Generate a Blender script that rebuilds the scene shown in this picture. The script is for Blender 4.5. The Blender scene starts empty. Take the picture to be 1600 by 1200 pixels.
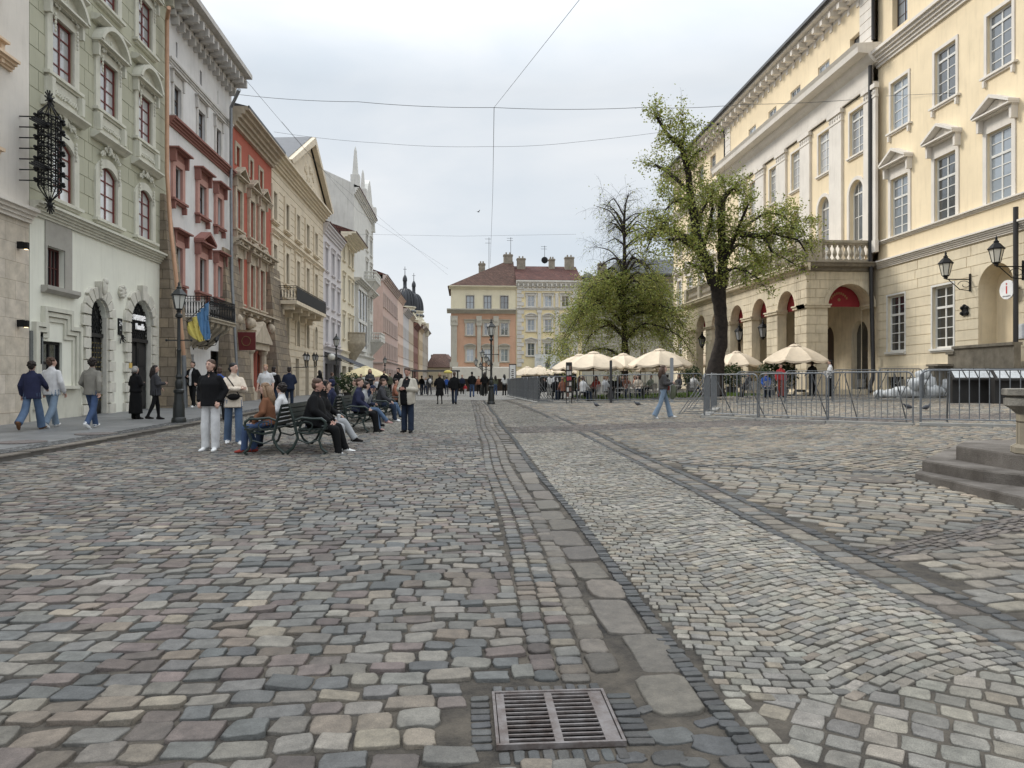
import bpy, math, random
import numpy as np
from mathutils import Vector, Matrix
R = math.radians
PI = math.pi
SC = bpy.context.scene
COL = SC.collection
# ------------------------------------------------------------------ camera
FPX, CX, HY, EYE = 1110.0, 800.0, 598.0, 1.42
YAW = math.atan(73.0 / 1110.0)
CO, SI = math.cos(YAW), math.sin(YAW)
cam = bpy.data.cameras.new('camera')
cam.sensor_width = 36.0
cam.lens = 36.0 * FPX / 1600.0
cam.shift_y = -2.0 / 1600.0
cam.clip_end = 3000.0
cam.clip_start = 0.05
camo = bpy.data.objects.new('camera', cam)
COL.objects.link(camo)
camo.location = (0, 0, EYE)
camo.rotation_euler = (R(90), 0, -YAW)
SC.camera = camo
# ------------------------------------------------------------------ light
SUN_EL, SUN_AZ = R(38), math.atan2(-0.80, 0.60)      # azimuth measured from +Y towards +X
SC.view_settings.view_transform = 'Standard'
SC.view_settings.look = 'None'
SC.view_settings.gamma = 1.0
SC.view_settings.use_curve_mapping = False
SC.view_settings.exposure = 0.74
w = bpy.data.worlds.new('World'); SC.world = w; w.use_nodes = True
nt = w.node_tree; nt.nodes.clear()
def wn(t, **k):
    n = nt.nodes.new(t)
    for a, b in k.items(): setattr(n, a, b)
    return n
sky = wn('ShaderNodeTexSky', sky_type='NISHITA', sun_disc=False)
sky.sun_elevation = SUN_EL; sky.sun_rotation = SUN_AZ
tc = wn('ShaderNodeTexCoord')
mp = wn('ShaderNodeMapping'); mp.inputs['Scale'].default_value = (1.3, 1.3, 4.2); mp.inputs['Location'].default_value = (3.1, 1.7, .4)
n1 = wn('ShaderNodeTexNoise'); n1.inputs['Scale'].default_value = 1.6; n1.inputs['Detail'].default_value = 7; n1.inputs['Roughness'].default_value = .52; n1.inputs['Distortion'].default_value = .35
cr = wn('ShaderNodeValToRGB')
cr.color_ramp.elements[0].position = .33; cr.color_ramp.elements[0].color = (.40, .437, .474, 1)
cr.color_ramp.elements[1].position = .66; cr.color_ramp.elements[1].color = (.50, .515, .53, 1)
mixn = wn('ShaderNodeVectorMath', operation='SCALE'); mixn.inputs['Scale'].default_value = .004
addn = wn('ShaderNodeVectorMath', operation='ADD')
bg = wn('ShaderNodeBackground'); bg.inputs['Strength'].default_value = 1.0
wo = wn('ShaderNodeOutputWorld')
L = nt.links.new
L(tc.outputs['Generated'], mp.inputs['Vector']); L(mp.outputs['Vector'], n1.inputs['Vector']); L(n1.outputs['Fac'], cr.inputs['Fac'])
L(sky.outputs['Color'], mixn.inputs[0]); L(mixn.outputs[0], addn.inputs[0]); L(cr.outputs['Color'], addn.inputs[1])
sx_ = wn('ShaderNodeSeparateXYZ'); zr_ = wn('ShaderNodeMapRange'); zr_.inputs['From Min'].default_value = .38; zr_.inputs['From Max'].default_value = .95; zr_.inputs['To Min'].default_value = 1.0; zr_.inputs['To Max'].default_value = 3.1
wm_ = wn('ShaderNodeVectorMath', operation='SCALE'); wt_ = wn('ShaderNodeVectorMath', operation='MULTIPLY'); wt_.inputs[1].default_value = (1.0, 1.0, 1.0)
L(tc.outputs['Generated'], sx_.inputs[0]); L(sx_.outputs['Z'], zr_.inputs['Value']); L(addn.outputs[0], wm_.inputs[0]); L(zr_.outputs[0], wm_.inputs['Scale'])   # an overcast sky is brightest overhead
L(wm_.outputs[0], bg.inputs['Color']); L(bg.outputs[0], wo.inputs['Surface'])
sl = bpy.data.lights.new('sun', 'SUN'); sl.energy = 1.5; sl.angle = R(14); sl.color = (1.0, .95, .87)
so = bpy.data.objects.new('sun', sl); COL.objects.link(so)
sd = Vector((math.sin(SUN_AZ) * math.cos(SUN_EL), math.cos(SUN_AZ) * math.cos(SUN_EL), math.sin(SUN_EL)))
so.rotation_euler = sd.to_track_quat('Z', 'Y').to_euler()
so.location = (-30, 40, 60)
# ------------------------------------------------------------------ geometry of the place
def sstep(x, a, b):
    t = np.clip((np.asarray(x, float) - a) / (b - a), 0, 1)
    return t * t * (3 - 2 * t)
KERB = -8.0
def Gn(x, y):
    """street level"""
    x = np.asarray(x, float); y = np.asarray(y, float)
    g = .30 * sstep(y, 3, 42) - .25 * sstep(y, 60, 125)
    xx = np.maximum(x - 1.5, 0)
    g = g + .024 * np.minimum(xx, 18) * sstep(y, 5, 16)
    return g
def G(x, y):
    g = float(Gn(x, y))
    if x < KERB: g += .10
    return g
def ray(px, py):
    a = (px - CX) / FPX; b = (HY - py) / FPX
    return a * CO + SI, CO - a * SI, b
def gp(px, py):
    """point of the ground seen at a photo position"""
    dx, dy, b = ray(px, py); t = EYE / max(-b, 1e-4)
    for _ in range(25): t = (EYE - G(dx * t, dy * t)) / max(-b, 1e-4)
    return dx * t, dy * t
def at(px, py, t):
    dx, dy, b = ray(px, py)
    return Vector((dx * t, dy * t, EYE + b * t))
def depth_of(x, y): return x * SI + y * CO
# ------------------------------------------------------------------ materials
MATS = {}
DESAT = .2
def _new(name):
    m = bpy.data.materials.new(name); m.use_nodes = True
    t = m.node_tree; b = t.nodes['Principled BSDF']
    return m, t, b
def c4(c): return (c[0], c[1], c[2], 1)
def srgb(*c):
    c = [x / 255. for x in c]
    return tuple(x / 12.92 if x <= .04045 else ((x + .055) / 1.055) ** 2.4 for x in c)
def mat(name, color, rough=.8, var=.12, scale=1.5, bump=.0, bscale=40., metal=0., spec=.35, stain=0., color2=None, fine=0.):
    """plain painted/plastered/stone surface with blotches, streak stains and a fine bump"""
    if name in MATS: return MATS[name]
    lum = .3 * color[0] + .55 * color[1] + .15 * color[2]; color = tuple(x * (1 - DESAT) + lum * DESAT for x in color)
    m, t, b = _new(name); N = t.nodes; L = t.links.new
    b.inputs['Roughness'].default_value = rough; b.inputs['Metallic'].default_value = metal
    b.inputs['Specular IOR Level'].default_value = spec
    tc = N.new('ShaderNodeTexCoord')
    n = N.new('ShaderNodeTexNoise'); n.inputs['Scale'].default_value = scale; n.inputs['Detail'].default_value = 6; n.inputs['Roughness'].default_value = .6
    L(tc.outputs['Object'], n.inputs['Vector'])
    r = N.new('ShaderNodeValToRGB'); e = r.color_ramp.elements
    lo = color2 or tuple(x * (1 - var * 2) for x in color)
    e[0].position = .3; e[0].color = c4(lo); e[1].position = .68; e[1].color = c4(tuple(min(1, x * (1 + var * .5)) for x in color))
    L(n.outputs['Fac'], r.inputs['Fac'])
    out = r.outputs['Color']
    if stain:
        mp = N.new('ShaderNodeMapping'); mp.inputs['Scale'].default_value = (2.2, 2.2, .22)
        L(tc.outputs['Object'], mp.inputs['Vector'])
        n2 = N.new('ShaderNodeTexNoise'); n2.inputs['Scale'].default_value = 2.2; n2.inputs['Detail'].default_value = 8; n2.inputs['Roughness'].default_value = .65
        L(mp.outputs['Vector'], n2.inputs['Vector'])
        r2 = N.new('ShaderNodeValToRGB'); r2.color_ramp.elements[0].position = .5; r2.color_ramp.elements[0].color = (1, 1, 1, 1)
        r2.color_ramp.elements[1].position = .8; r2.color_ramp.elements[1].color = c4((1 - stain, 1 - stain * 1.03, 1 - stain * 1.1))
        L(n2.outputs['Fac'], r2.inputs['Fac'])
        mx = N.new('ShaderNodeMixRGB'); mx.blend_type = 'MULTIPLY'; mx.inputs['Fac'].default_value = 1
        L(out, mx.inputs['Color1']); L(r2.outputs['Color'], mx.inputs['Color2']); out = mx.outputs['Color']
    if fine:
        n4 = N.new('ShaderNodeTexNoise'); n4.inputs['Scale'].default_value = bscale * 2; n4.inputs['Detail'].default_value = 3
        L(tc.outputs['Object'], n4.inputs['Vector'])
        mr = N.new('ShaderNodeMapRange'); mr.inputs['From Min'].default_value = .3; mr.inputs['From Max'].default_value = .7
        mr.inputs['To Min'].default_value = 1 - fine; mr.inputs['To Max'].default_value = 1 + fine
        L(n4.outputs['Fac'], mr.inputs['Value'])
        vm = N.new('ShaderNodeVectorMath'); vm.operation = 'SCALE'
        L(out, vm.inputs[0]); L(mr.outputs['Result'], vm.inputs['Scale']); out = vm.outputs[0]
    L(out, b.inputs['Base Color'])
    if bump:
        n3 = N.new('ShaderNodeTexNoise'); n3.inputs['Scale'].default_value = bscale; n3.inputs['Detail'].default_value = 5
        L(tc.outputs['Object'], n3.inputs['Vector'])
        bp = N.new('ShaderNodeBump'); bp.inputs['Strength'].default_value = bump; bp.inputs['Distance'].default_value = .01
        L(n3.outputs['Fac'], bp.inputs['Height']); L(bp.outputs['Normal'], b.inputs['Normal'])
    MATS[name] = m
    MATS[name] = m
    return m
def blockmat(name, color, color2, bw, bh, mortar=.012, rough=.85, mcol=None, bump=.5, offset=.5, var=.5):
    """masonry in object space on the x-z plane (x+y used so that returns keep their courses)"""
    if name in MATS: return MATS[name]
    m, t, b = _new(name); N = t.nodes; L = t.links.new
    b.inputs['Roughness'].default_value = rough; b.inputs['Specular IOR Level'].default_value = .25
    tc = N.new('ShaderNodeTexCoord'); sp = N.new('ShaderNodeSeparateXYZ'); cb = N.new('ShaderNodeCombineXYZ')
    ad = N.new('ShaderNodeMath'); ad.operation = 'ADD'
    L(tc.outputs['Object'], sp.inputs[0]); L(sp.outputs['X'], ad.inputs[0]); L(sp.outputs['Y'], ad.inputs[1])
    L(ad.outputs[0], cb.inputs['X']); L(sp.outputs['Z'], cb.inputs['Y'])
    br = N.new('ShaderNodeTexBrick'); br.inputs['Scale'].default_value = 1
    br.inputs['Brick Width'].default_value = bw; br.inputs['Row Height'].default_value = bh
    br.inputs['Mortar Size'].default_value = mortar; br.inputs['Mortar Smooth'].default_value = .3; br.offset = offset
    br.inputs['Color1'].default_value = c4(color); br.inputs['Color2'].default_value = c4(color2)
    br.inputs['Mortar'].default_value = c4(mcol or tuple(x * .5 for x in color)); br.inputs['Bias'].default_value = var - .5
    L(cb.outputs[0], br.inputs['Vector'])
    n = N.new('ShaderNodeTexNoise'); n.inputs['Scale'].default_value = 2.5; n.inputs['Detail'].default_value = 9; n.inputs['Roughness'].default_value = .65
    L(tc.outputs['Object'], n.inputs['Vector'])
    mr = N.new('ShaderNodeMapRange'); mr.inputs['From Min'].default_value = .3; mr.inputs['From Max'].default_value = .7; mr.inputs['To Min'].default_value = .72; mr.inputs['To Max'].default_value = 1.15
    L(n.outputs['Fac'], mr.inputs['Value'])
    vm = N.new('ShaderNodeVectorMath'); vm.operation = 'SCALE'
    L(br.outputs['Color'], vm.inputs[0]); L(mr.outputs['Result'], vm.inputs['Scale']); L(vm.outputs[0], b.inputs['Base Color'])
    sb = N.new('ShaderNodeMath'); sb.operation = 'MULTIPLY_ADD'; sb.inputs[1].default_value = -1
    L(br.outputs['Fac'], sb.inputs[0]); L(n.outputs['Fac'], sb.inputs[2])
    bp = N.new('ShaderNodeBump'); bp.inputs['Strength'].default_value = bump; bp.inputs['Distance'].default_value = .02
    L(sb.outputs[0], bp.inputs['Height']); L(bp.outputs['Normal'], b.inputs['Normal'])
    MATS[name] = m
    return m
def glassmat(name, color=(.035, .045, .055), rough=.04, spec=1.0):
    if name in MATS: return MATS[name]
    m, t, b = _new(name); N = t.nodes; L = t.links.new
    b.inputs['Roughness'].default_value = rough; b.inputs['Specular IOR Level'].default_value = spec; b.inputs['IOR'].default_value = 1.9
    tc = N.new('ShaderNodeTexCoord'); n = N.new('ShaderNodeTexNoise'); n.inputs['Scale'].default_value = 1.1; n.inputs['Detail'].default_value = 1
    L(tc.outputs['Object'], n.inputs['Vector'])
    oi = N.new('ShaderNodeObjectInfo')
    r = N.new('ShaderNodeMixRGB'); r.inputs['Color1'].default_value = c4(tuple(x * .3 for x in color)); r.inputs['Color2'].default_value = c4(tuple(min(.7, x * 2.8) for x in color))
    L(oi.outputs['Random'], r.inputs['Fac']); L(r.outputs[0], b.inputs['Base Color'])
    bp = N.new('ShaderNodeBump'); bp.inputs['Strength'].default_value = .12; bp.inputs['Distance'].default_value = .05
    L(n.outputs['Fac'], bp.inputs['Height']); L(bp.outputs['Normal'], b.inputs['Normal'])
    MATS[name] = m
    return m
# ------------------------------------------------------------------ mesh builder
class MB:
    def __init__(s): s.v = []; s.f = []; s.m = []; s.mi = 0
    def add(s, vs, fs, mi=None):
        o = len(s.v); s.v += [tuple(p) for p in vs]
        k = s.mi if mi is None else mi
        for f in fs: s.f.append(tuple(i + o for i in f)); s.m.append(k)
        return s
    def box(s, x0, x1, y0, y1, z0, z1, mi=None):
        if x1 < x0: x0, x1 = x1, x0
        if y1 < y0: y0, y1 = y1, y0
        if z1 < z0: z0, z1 = z1, z0
        return s.add([(x0,y0,z0),(x1,y0,z0),(x1,y1,z0),(x0,y1,z0),(x0,y0,z1),(x1,y0,z1),(x1,y1,z1),(x0,y1,z1)],
              [(0,3,2,1),(4,5,6,7),(0,1,5,4),(1,2,6,5),(2,3,7,6),(3,0,4,7)], mi)
    def bar(s, p, q, w, h=None, up=(0, 0, 1), mi=None):
        """square bar from p to q"""
        p = Vector(p); q = Vector(q); d = (q - p).normalized(); u = Vector(up)
        if abs(d.dot(u)) > .98: u = Vector((1, 0, 0))
        a = d.cross(u).normalized() * (w / 2); b = a.cross(d).normalized() * ((h or w) / 2)
        vs = [p - a - b, p + a - b, p + a + b, p - a + b, q - a - b, q + a - b, q + a + b, q - a + b]
        return s.add(vs, [(0,1,2,3),(7,6,5,4),(0,4,5,1),(1,5,6,2),(2,6,7,3),(3,7,4,0)], mi)
    def tube(s, pts, r, n=8, mi=None, cap=True):
        """round tube through pts; r number or list"""
        pts = [Vector(p) for p in pts]; k = len(pts); rr = r if isinstance(r, (list, tuple)) else [r] * k
        vs = []; ref = None
        for i, p in enumerate(pts):
            d = (pts[min(i + 1, k - 1)] - pts[max(i - 1, 0)]).normalized()
            if ref is None:
                ref = d.cross(Vector((0, 0, 1)) if abs(d.z) < .9 else Vector((1, 0, 0))).normalized()
            else:
                ref = (ref - d * ref.dot(d)).normalized()
            b = d.cross(ref)
            for j in range(n):
                t = 2 * PI * j / n
                vs.append(p + (ref * math.cos(t) + b * math.sin(t)) * rr[i])
        fs = []
        for i in range(k - 1):
            for j in range(n):
                a = i * n + j; c = i * n + (j + 1) % n
                fs.append((a, c, c + n, a + n))
        if cap: fs += [tuple(range(n))[::-1], tuple(range((k - 1) * n, k * n))]
        return s.add(vs, fs, mi)
    def rev(s, prof, n=16, c=(0, 0, 0), mi=None, sx=1, sy=1, ph=0):
        """profile [(r,z)] revolved about z"""
        vs = []; fs = []
        for r, z in prof:
            for j in range(n):
                t = 2 * PI * j / n + ph
                vs.append((c[0] + r * sx * math.cos(t), c[1] + r * sy * math.sin(t), c[2] + z))
        for i in range(len(prof) - 1):
            for j in range(n):
                a = i * n + j; b = i * n + (j + 1) % n
                fs.append((a, b, b + n, a + n))
        fs += [tuple(range(n))[::-1], tuple(range((len(prof) - 1) * n, len(prof) * n))]
        return s.add(vs, fs, mi)
    def ball(s, c, r, n=12, k=8, mi=None):
        if not isinstance(r, (tuple, list)): r = (r, r, r)
        prof = [(math.sin(PI * i / k), -math.cos(PI * i / k)) for i in range(k + 1)]
        prof[0] = (.02, -1); prof[-1] = (.02, 1)
        vs = []; fs = []
        for a, z in prof:
            for j in range(n):
                t = 2 * PI * j / n
                vs.append((c[0] + r[0] * a * math.cos(t), c[1] + r[1] * a * math.sin(t), c[2] + r[2] * z))
        for i in range(k):
            for j in range(n):
                a = i * n + j; b = i * n + (j + 1) % n
                fs.append((a, b, b + n, a + n))
        fs += [tuple(range(n))[::-1], tuple(range(k * n, (k + 1) * n))]
        return s.add(vs, fs, mi)
    def prism(s, poly, y0, y1, mi=None):
        """polygon [(x,z)] (counter-clockwise seen from -y) extruded along y"""
        n = len(poly)
        vs = [(x, y0, z) for x, z in poly] + [(x, y1, z) for x, z in poly]
        fs = [tuple(range(n)), tuple(range(n, 2 * n))[::-1]] + [(i, i + n, (i + 1) % n + n, (i + 1) % n) for i in range(n)]
        return s.add(vs, fs, mi)
    def prismz(s, poly, z0, z1, mi=None):
        n = len(poly)
        vs = [(x, y, z0) for x, y in poly] + [(x, y, z1) for x, y in poly]
        fs = [tuple(range(n))[::-1], tuple(range(n, 2 * n))] + [(i, (i + 1) % n, (i + 1) % n + n, i + n) for i in range(n)]
        return s.add(vs, fs, mi)
    def run(s, prof, x0, x1, mi=None):
        """moulding: profile [(d,z)] from bottom to top (d outwards = -y), closed at the wall, run along x"""
        p = [(0.0, prof[0][1])] + list(prof) + [(0.0, prof[-1][1])]
        n = len(p)
        vs = [(x0, -d, z) for d, z in p] + [(x1, -d, z) for d, z in p]
        fs = [(i, i + n, i + n + 1, i + 1)[::-1] for i in range(n - 1)] + [tuple(range(n)), tuple(range(n, 2 * n))[::-1]]
        return s.add(vs, fs, mi)
    def build(s, name, mats, parent=None, smooth=False, loc=None, rz=0):
        if not s.f: return None
        me = bpy.data.meshes.new(name)
        me.from_pydata(s.v, [], s.f)
        if not isinstance(mats, (list, tuple)): mats = [mats]
        for m in mats: me.materials.append(m)
        me.polygons.foreach_set('material_index', np.array(s.m, dtype=np.int32))
        if smooth:
            me.polygons.foreach_set('use_smooth', np.ones(len(s.f), dtype=bool))
            if smooth != 'all':
                me.set_sharp_from_angle(angle=R(smooth if isinstance(smooth, (int, float)) and smooth > 1 else 38))
        me.update()
        return link(name, me, parent, loc, rz)
def link(name, me, parent=None, loc=None, rz=0):
    o = bpy.data.objects.new(name, me); COL.objects.link(o)
    if parent is not None: o.parent = parent
    if loc is not None: o.location = loc
    if rz: o.rotation_euler = (0, 0, rz)
    return o
def empty(name, loc, rz=0, parent=None):
    o = bpy.data.objects.new(name, None); COL.objects.link(o); o.location = loc; o.rotation_euler = (0, 0, rz)
    o.empty_display_size = .2
    if parent: o.parent = parent
    return o
def tag(o, label=None, cat=None, group=None, kind=None):
    if label: o['label'] = label
    if cat: o['category'] = cat
    if group: o['group'] = group
    if kind: o['kind'] = kind
    return o
def copy_tree(o, parent=None):
    c = o.copy(); COL.objects.link(c)
    if parent is not None: c.parent = parent
    for ch in list(o.children): copy_tree(ch, c)
    return c
def fastmesh(name, V, F4, mats, mi=None, smooth=True, colors=None, extra=None):
    """numpy mesh: V (n,3), F4 list of index arrays (k,m) possibly of different m"""
    me = bpy.data.meshes.new(name)
    V = np.asarray(V, np.float32)
    loops = np.concatenate([f.ravel() for f in F4]).astype(np.int32)
    tot = np.concatenate([np.full(len(f), f.shape[1], np.int32) for f in F4])
    me.vertices.add(len(V)); me.vertices.foreach_set('co', V.ravel())
    me.loops.add(len(loops)); me.loops.foreach_set('vertex_index', loops)
    me.polygons.add(len(tot)); st = np.concatenate([[0], np.cumsum(tot)[:-1]]).astype(np.int32)
    me.polygons.foreach_set('loop_start', st); me.polygons.foreach_set('loop_total', tot)
    if not isinstance(mats, (list, tuple)): mats = [mats]
    for m in mats: me.materials.append(m)
    if mi is not None: me.polygons.foreach_set('material_index', np.asarray(mi, np.int32))
    me.polygons.foreach_set('use_smooth', np.full(len(tot), bool(smooth)))
    if colors is not None:
        ca = me.color_attributes.new('col', 'FLOAT_COLOR', 'POINT')
        ca.data.foreach_set('color', np.asarray(colors, np.float32).ravel())
    me.update(calc_edges=True); me.validate()
    return me
# ================================================================== GROUND
def stonemat(name, rough=.62, grain=.2, bscale=60, bump=.8):
    m, t, b = _new(name); N = t.nodes; L = t.links.new
    tc = N.new('ShaderNodeTexCoord'); at_ = N.new('ShaderNodeAttribute'); at_.attribute_name = 'col'
    n = N.new('ShaderNodeTexNoise'); n.inputs['Scale'].default_value = 13; n.inputs['Detail'].default_value = 9; n.inputs['Roughness'].default_value = .68
    n2 = N.new('ShaderNodeTexNoise'); n2.inputs['Scale'].default_value = bscale * 3.2; n2.inputs['Detail'].default_value = 3
    L(tc.outputs['Object'], n.inputs['Vector']); L(tc.outputs['Object'], n2.inputs['Vector'])
    a = N.new('ShaderNodeMapRange'); a.inputs['From Min'].default_value = .25; a.inputs['From Max'].default_value = .75; a.inputs['To Min'].default_value = .58; a.inputs['To Max'].default_value = 1.38
    L(n.outputs['Fac'], a.inputs['Value'])
    c = N.new('ShaderNodeMapRange'); c.inputs['From Min'].default_value = .3; c.inputs['From Max'].default_value = .7; c.inputs['To Min'].default_value = 1 - grain; c.inputs['To Max'].default_value = 1 + grain
    L(n2.outputs['Fac'], c.inputs['Value'])
    mu = N.new('ShaderNodeMath'); mu.operation = 'MULTIPLY'; L(a.outputs[0], mu.inputs[0]); L(c.outputs[0], mu.inputs[1])
    n5 = N.new('ShaderNodeTexNoise'); n5.inputs['Scale'].default_value = .55; n5.inputs['Detail'].default_value = 7; n5.inputs['Roughness'].default_value = .6; L(tc.outputs['Object'], n5.inputs['Vector'])
    s5 = N.new('ShaderNodeMapRange'); s5.inputs['From Min'].default_value = .32; s5.inputs['From Max'].default_value = .68; s5.inputs['To Min'].default_value = .74; s5.inputs['To Max'].default_value = 1.16; L(n5.outputs['Fac'], s5.inputs['Value'])
    m5 = N.new('ShaderNodeMath'); m5.operation = 'MULTIPLY'; L(mu.outputs[0], m5.inputs[0]); L(s5.outputs[0], m5.inputs[1]); mu = m5
    vm = N.new('ShaderNodeVectorMath'); vm.operation = 'SCALE'
    L(at_.outputs['Color'], vm.inputs[0]); L(mu.outputs[0], vm.inputs['Scale']); L(vm.outputs[0], b.inputs['Base Color'])
    n3 = N.new('ShaderNodeTexNoise'); n3.inputs['Scale'].default_value = bscale * .45; n3.inputs['Detail'].default_value = 7; n3.inputs['Roughness'].default_value = .62
    L(tc.outputs['Object'], n3.inputs['Vector'])
    bp = N.new('ShaderNodeBump'); bp.inputs['Strength'].default_value = bump; bp.inputs['Distance'].default_value = .012
    L(n3.outputs['Fac'], bp.inputs['Height']); L(bp.outputs['Normal'], b.inputs['Normal'])
    rr = N.new('ShaderNodeMapRange'); rr.inputs['To Min'].default_value = rough - .17; rr.inputs['To Max'].default_value = rough + .2
    L(n.outputs['Fac'], rr.inputs['Value']); L(rr.outputs[0], b.inputs['Roughness'])
    b.inputs['Specular IOR Level'].default_value = .42
    return m
M_STONE = stonemat('worn paving stone')
M_GRAN = stonemat('granite sett', rough=.75, grain=.33, bscale=75, bump=.6)
rng = np.random.default_rng(7)
def C(*cs): return np.array([srgb(*c) for c in cs]) * np.array([1.04, .985, .875])
PAL_STREET = C((124,124,122),(112,115,117),(132,128,122),(141,134,124),(150,140,124),(118,104,104),(126,112,110),(100,106,112),(138,136,132),(133,120,108),(120,122,124),(146,142,136),(110,100,98),(104,109,114))
PAL_LIGHT = C((152,149,142),(146,144,138),(158,154,145),(140,139,135),(150,143,132),(136,136,134))
PAL_FAN = C((160,157,148),(152,151,144),(166,160,148),(145,145,141),(152,141,126),(138,138,137),(162,158,152))
PAL_BLUE = C((92,97,104),(84,88,95),(101,105,110),(96,97,100))
PAL_TAN = C((142,133,121),(150,140,126),(134,126,116),(128,127,123),(157,147,132),(140,128,120),(122,123,123))
PAL_RIGHT = C((146,140,128),(138,136,130),(152,142,126),(126,127,126),(158,144,124),(118,121,122),(142,130,118))
PAL_PURP = C((122,112,110),(130,118,114),(116,108,108),(136,126,120),(112,110,112))
PAL_SLAB = C((125,118,111),(118,113,108),(133,126,117),(128,120,110))
class Pave:
    def __init__(s): s.V = []; s.F = []; s.Cc = []; s.n = 0
    def stones(s, cx, cy, hw, hl, ang, pal, up=.018, dome=.35, lod=None, round_=.3, jit=.10, tilt=.03, zoff=None, dark=.66):
        """cx,cy centre; hw half width (along ang), hl half length (across)"""
        cx = np.asarray(cx, float); n = len(cx)
        if n == 0: return
        cy = np.asarray(cy, float); hw = np.broadcast_to(hw, n).astype(float); hl = np.broadcast_to(hl, n).astype(float); ang = np.broadcast_to(ang, n).astype(float)
        ca, sa = np.cos(ang), np.sin(ang)
        base = pal[rng.integers(0, len(pal), n)]
        base = (base * .62 + base.mean(1, keepdims=True) * np.array([.405, .38, .345])) * dark
        base = base * rng.uniform(.76, 1.18, (n, 1)) * rng.uniform(.985, 1.015, (n, 3))
        far = lod is True or (lod is None and False)
        if far: P = np.broadcast_to(np.array([(-1,-1),(1,-1),(1,1),(-1,1)], float)[None], (n, 4, 2)); q = 4
        else:
            cc = round_ * np.minimum(hw, hl) * rng.uniform(.5, 1.5, n); kx = 1 - cc / hw; ky = 1 - cc / hl; o = np.ones(n); e_ = o * 0; q = 12
            P = np.stack([np.stack(p, -1) for p in ((-kx,-o),(e_,-o * 1.01),(kx,-o),(o,-ky),(o * 1.01,e_),(o,ky),(kx,o),(e_,o * 1.01),(-kx,o),(-o,ky),(-o * 1.01,e_),(-o,-ky))], 1)
        sk = rng.normal(0, jit * .22, (n, 1)); P = P.copy()
        mn = np.minimum(hw, hl)
        J = rng.uniform(-jit, jit * .35, (n, q, 2)) * np.stack([mn / hw, mn / hl], -1)[:, None]
        P = P * (1 + J); P[:, :, 0] += sk * P[:, :, 1] * (mn / hw)[:, None]
        g0 = Gn(cx, cy) + (0 if zoff is None else zoff)
        top = up * rng.uniform(.55, 1.25, n)
        tx = rng.normal(0, tilt, n); ty = rng.normal(0, tilt, n)
        dm = dome * np.minimum(hw, hl)
        ins = np.minimum(hw, hl) * (.2 if not far else .16)
        def lvl(scale_in, zz):
            sx = (hw - scale_in)[:, None]; sy = (hl - scale_in)[:, None]
            lx = P[:, :, 0] * sx; ly = P[:, :, 1] * sy
            z = g0[:, None] + zz[:, None] + lx * tx[:, None] + ly * ty[:, None]
            return np.stack([cx[:, None] + lx * ca[:, None] - ly * sa[:, None], cy[:, None] + lx * sa[:, None] + ly * ca[:, None], z], -1)
        if far:
            A = lvl(ins * 0, top * 0 - .02); B = lvl(ins, top); vs = np.concatenate([A, B], 1)
            F = [(i, (i + 1) % 4, (i + 1) % 4 + 4, i + 4) for i in range(4)]
            idx = s.n + np.arange(n)[:, None] * 8
            s.F.append((idx[:, None] + np.array(F)[None]).reshape(-1, 4)); s.F.append(idx + np.array([[4,5,6,7]]))
            m = 8
        else:
            A = lvl(ins * 0, top * 0 - .03); B = lvl(ins * .12, top - dm * .5); Cc = lvl(ins * .5, top - dm * .16); D = lvl(ins * 1.5, top)
            vs = np.concatenate([A, B, Cc, D], 1); F = []
            for l in range(3):
                for i in range(12): F.append((l * 12 + i, l * 12 + (i + 1) % 12, l * 12 + 12 + (i + 1) % 12, l * 12 + 12 + i))
            idx = s.n + np.arange(n)[:, None] * 48
            s.F.append((idx[:, None] + np.array(F)[None]).reshape(-1, 4)); s.F.append(idx + np.arange(36, 48)[None])
            m = 48
        s.V.append(vs.reshape(-1, 3)); s.n += n * m
        col = np.ones((n, m, 4)); col[:, :, :3] = base[:, None]
        if not far: col[:, :24, :3] *= .6                    # lower rings of each stone darker than its top
        s.Cc.append(col.reshape(-1, 4))
    def build(s, name, m, label=None):
        me = fastmesh(name, np.concatenate(s.V), s.F, m, colors=np.concatenate(s.Cc))
        o = link(name, me); return tag(o, kind='structure')
def visible(x, y, pad=3.2):
    d = x * SI + y * CO; a = (x * CO - y * SI)
    return (d > 1.9) & (np.abs(a) < d * .735 + pad)
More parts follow.
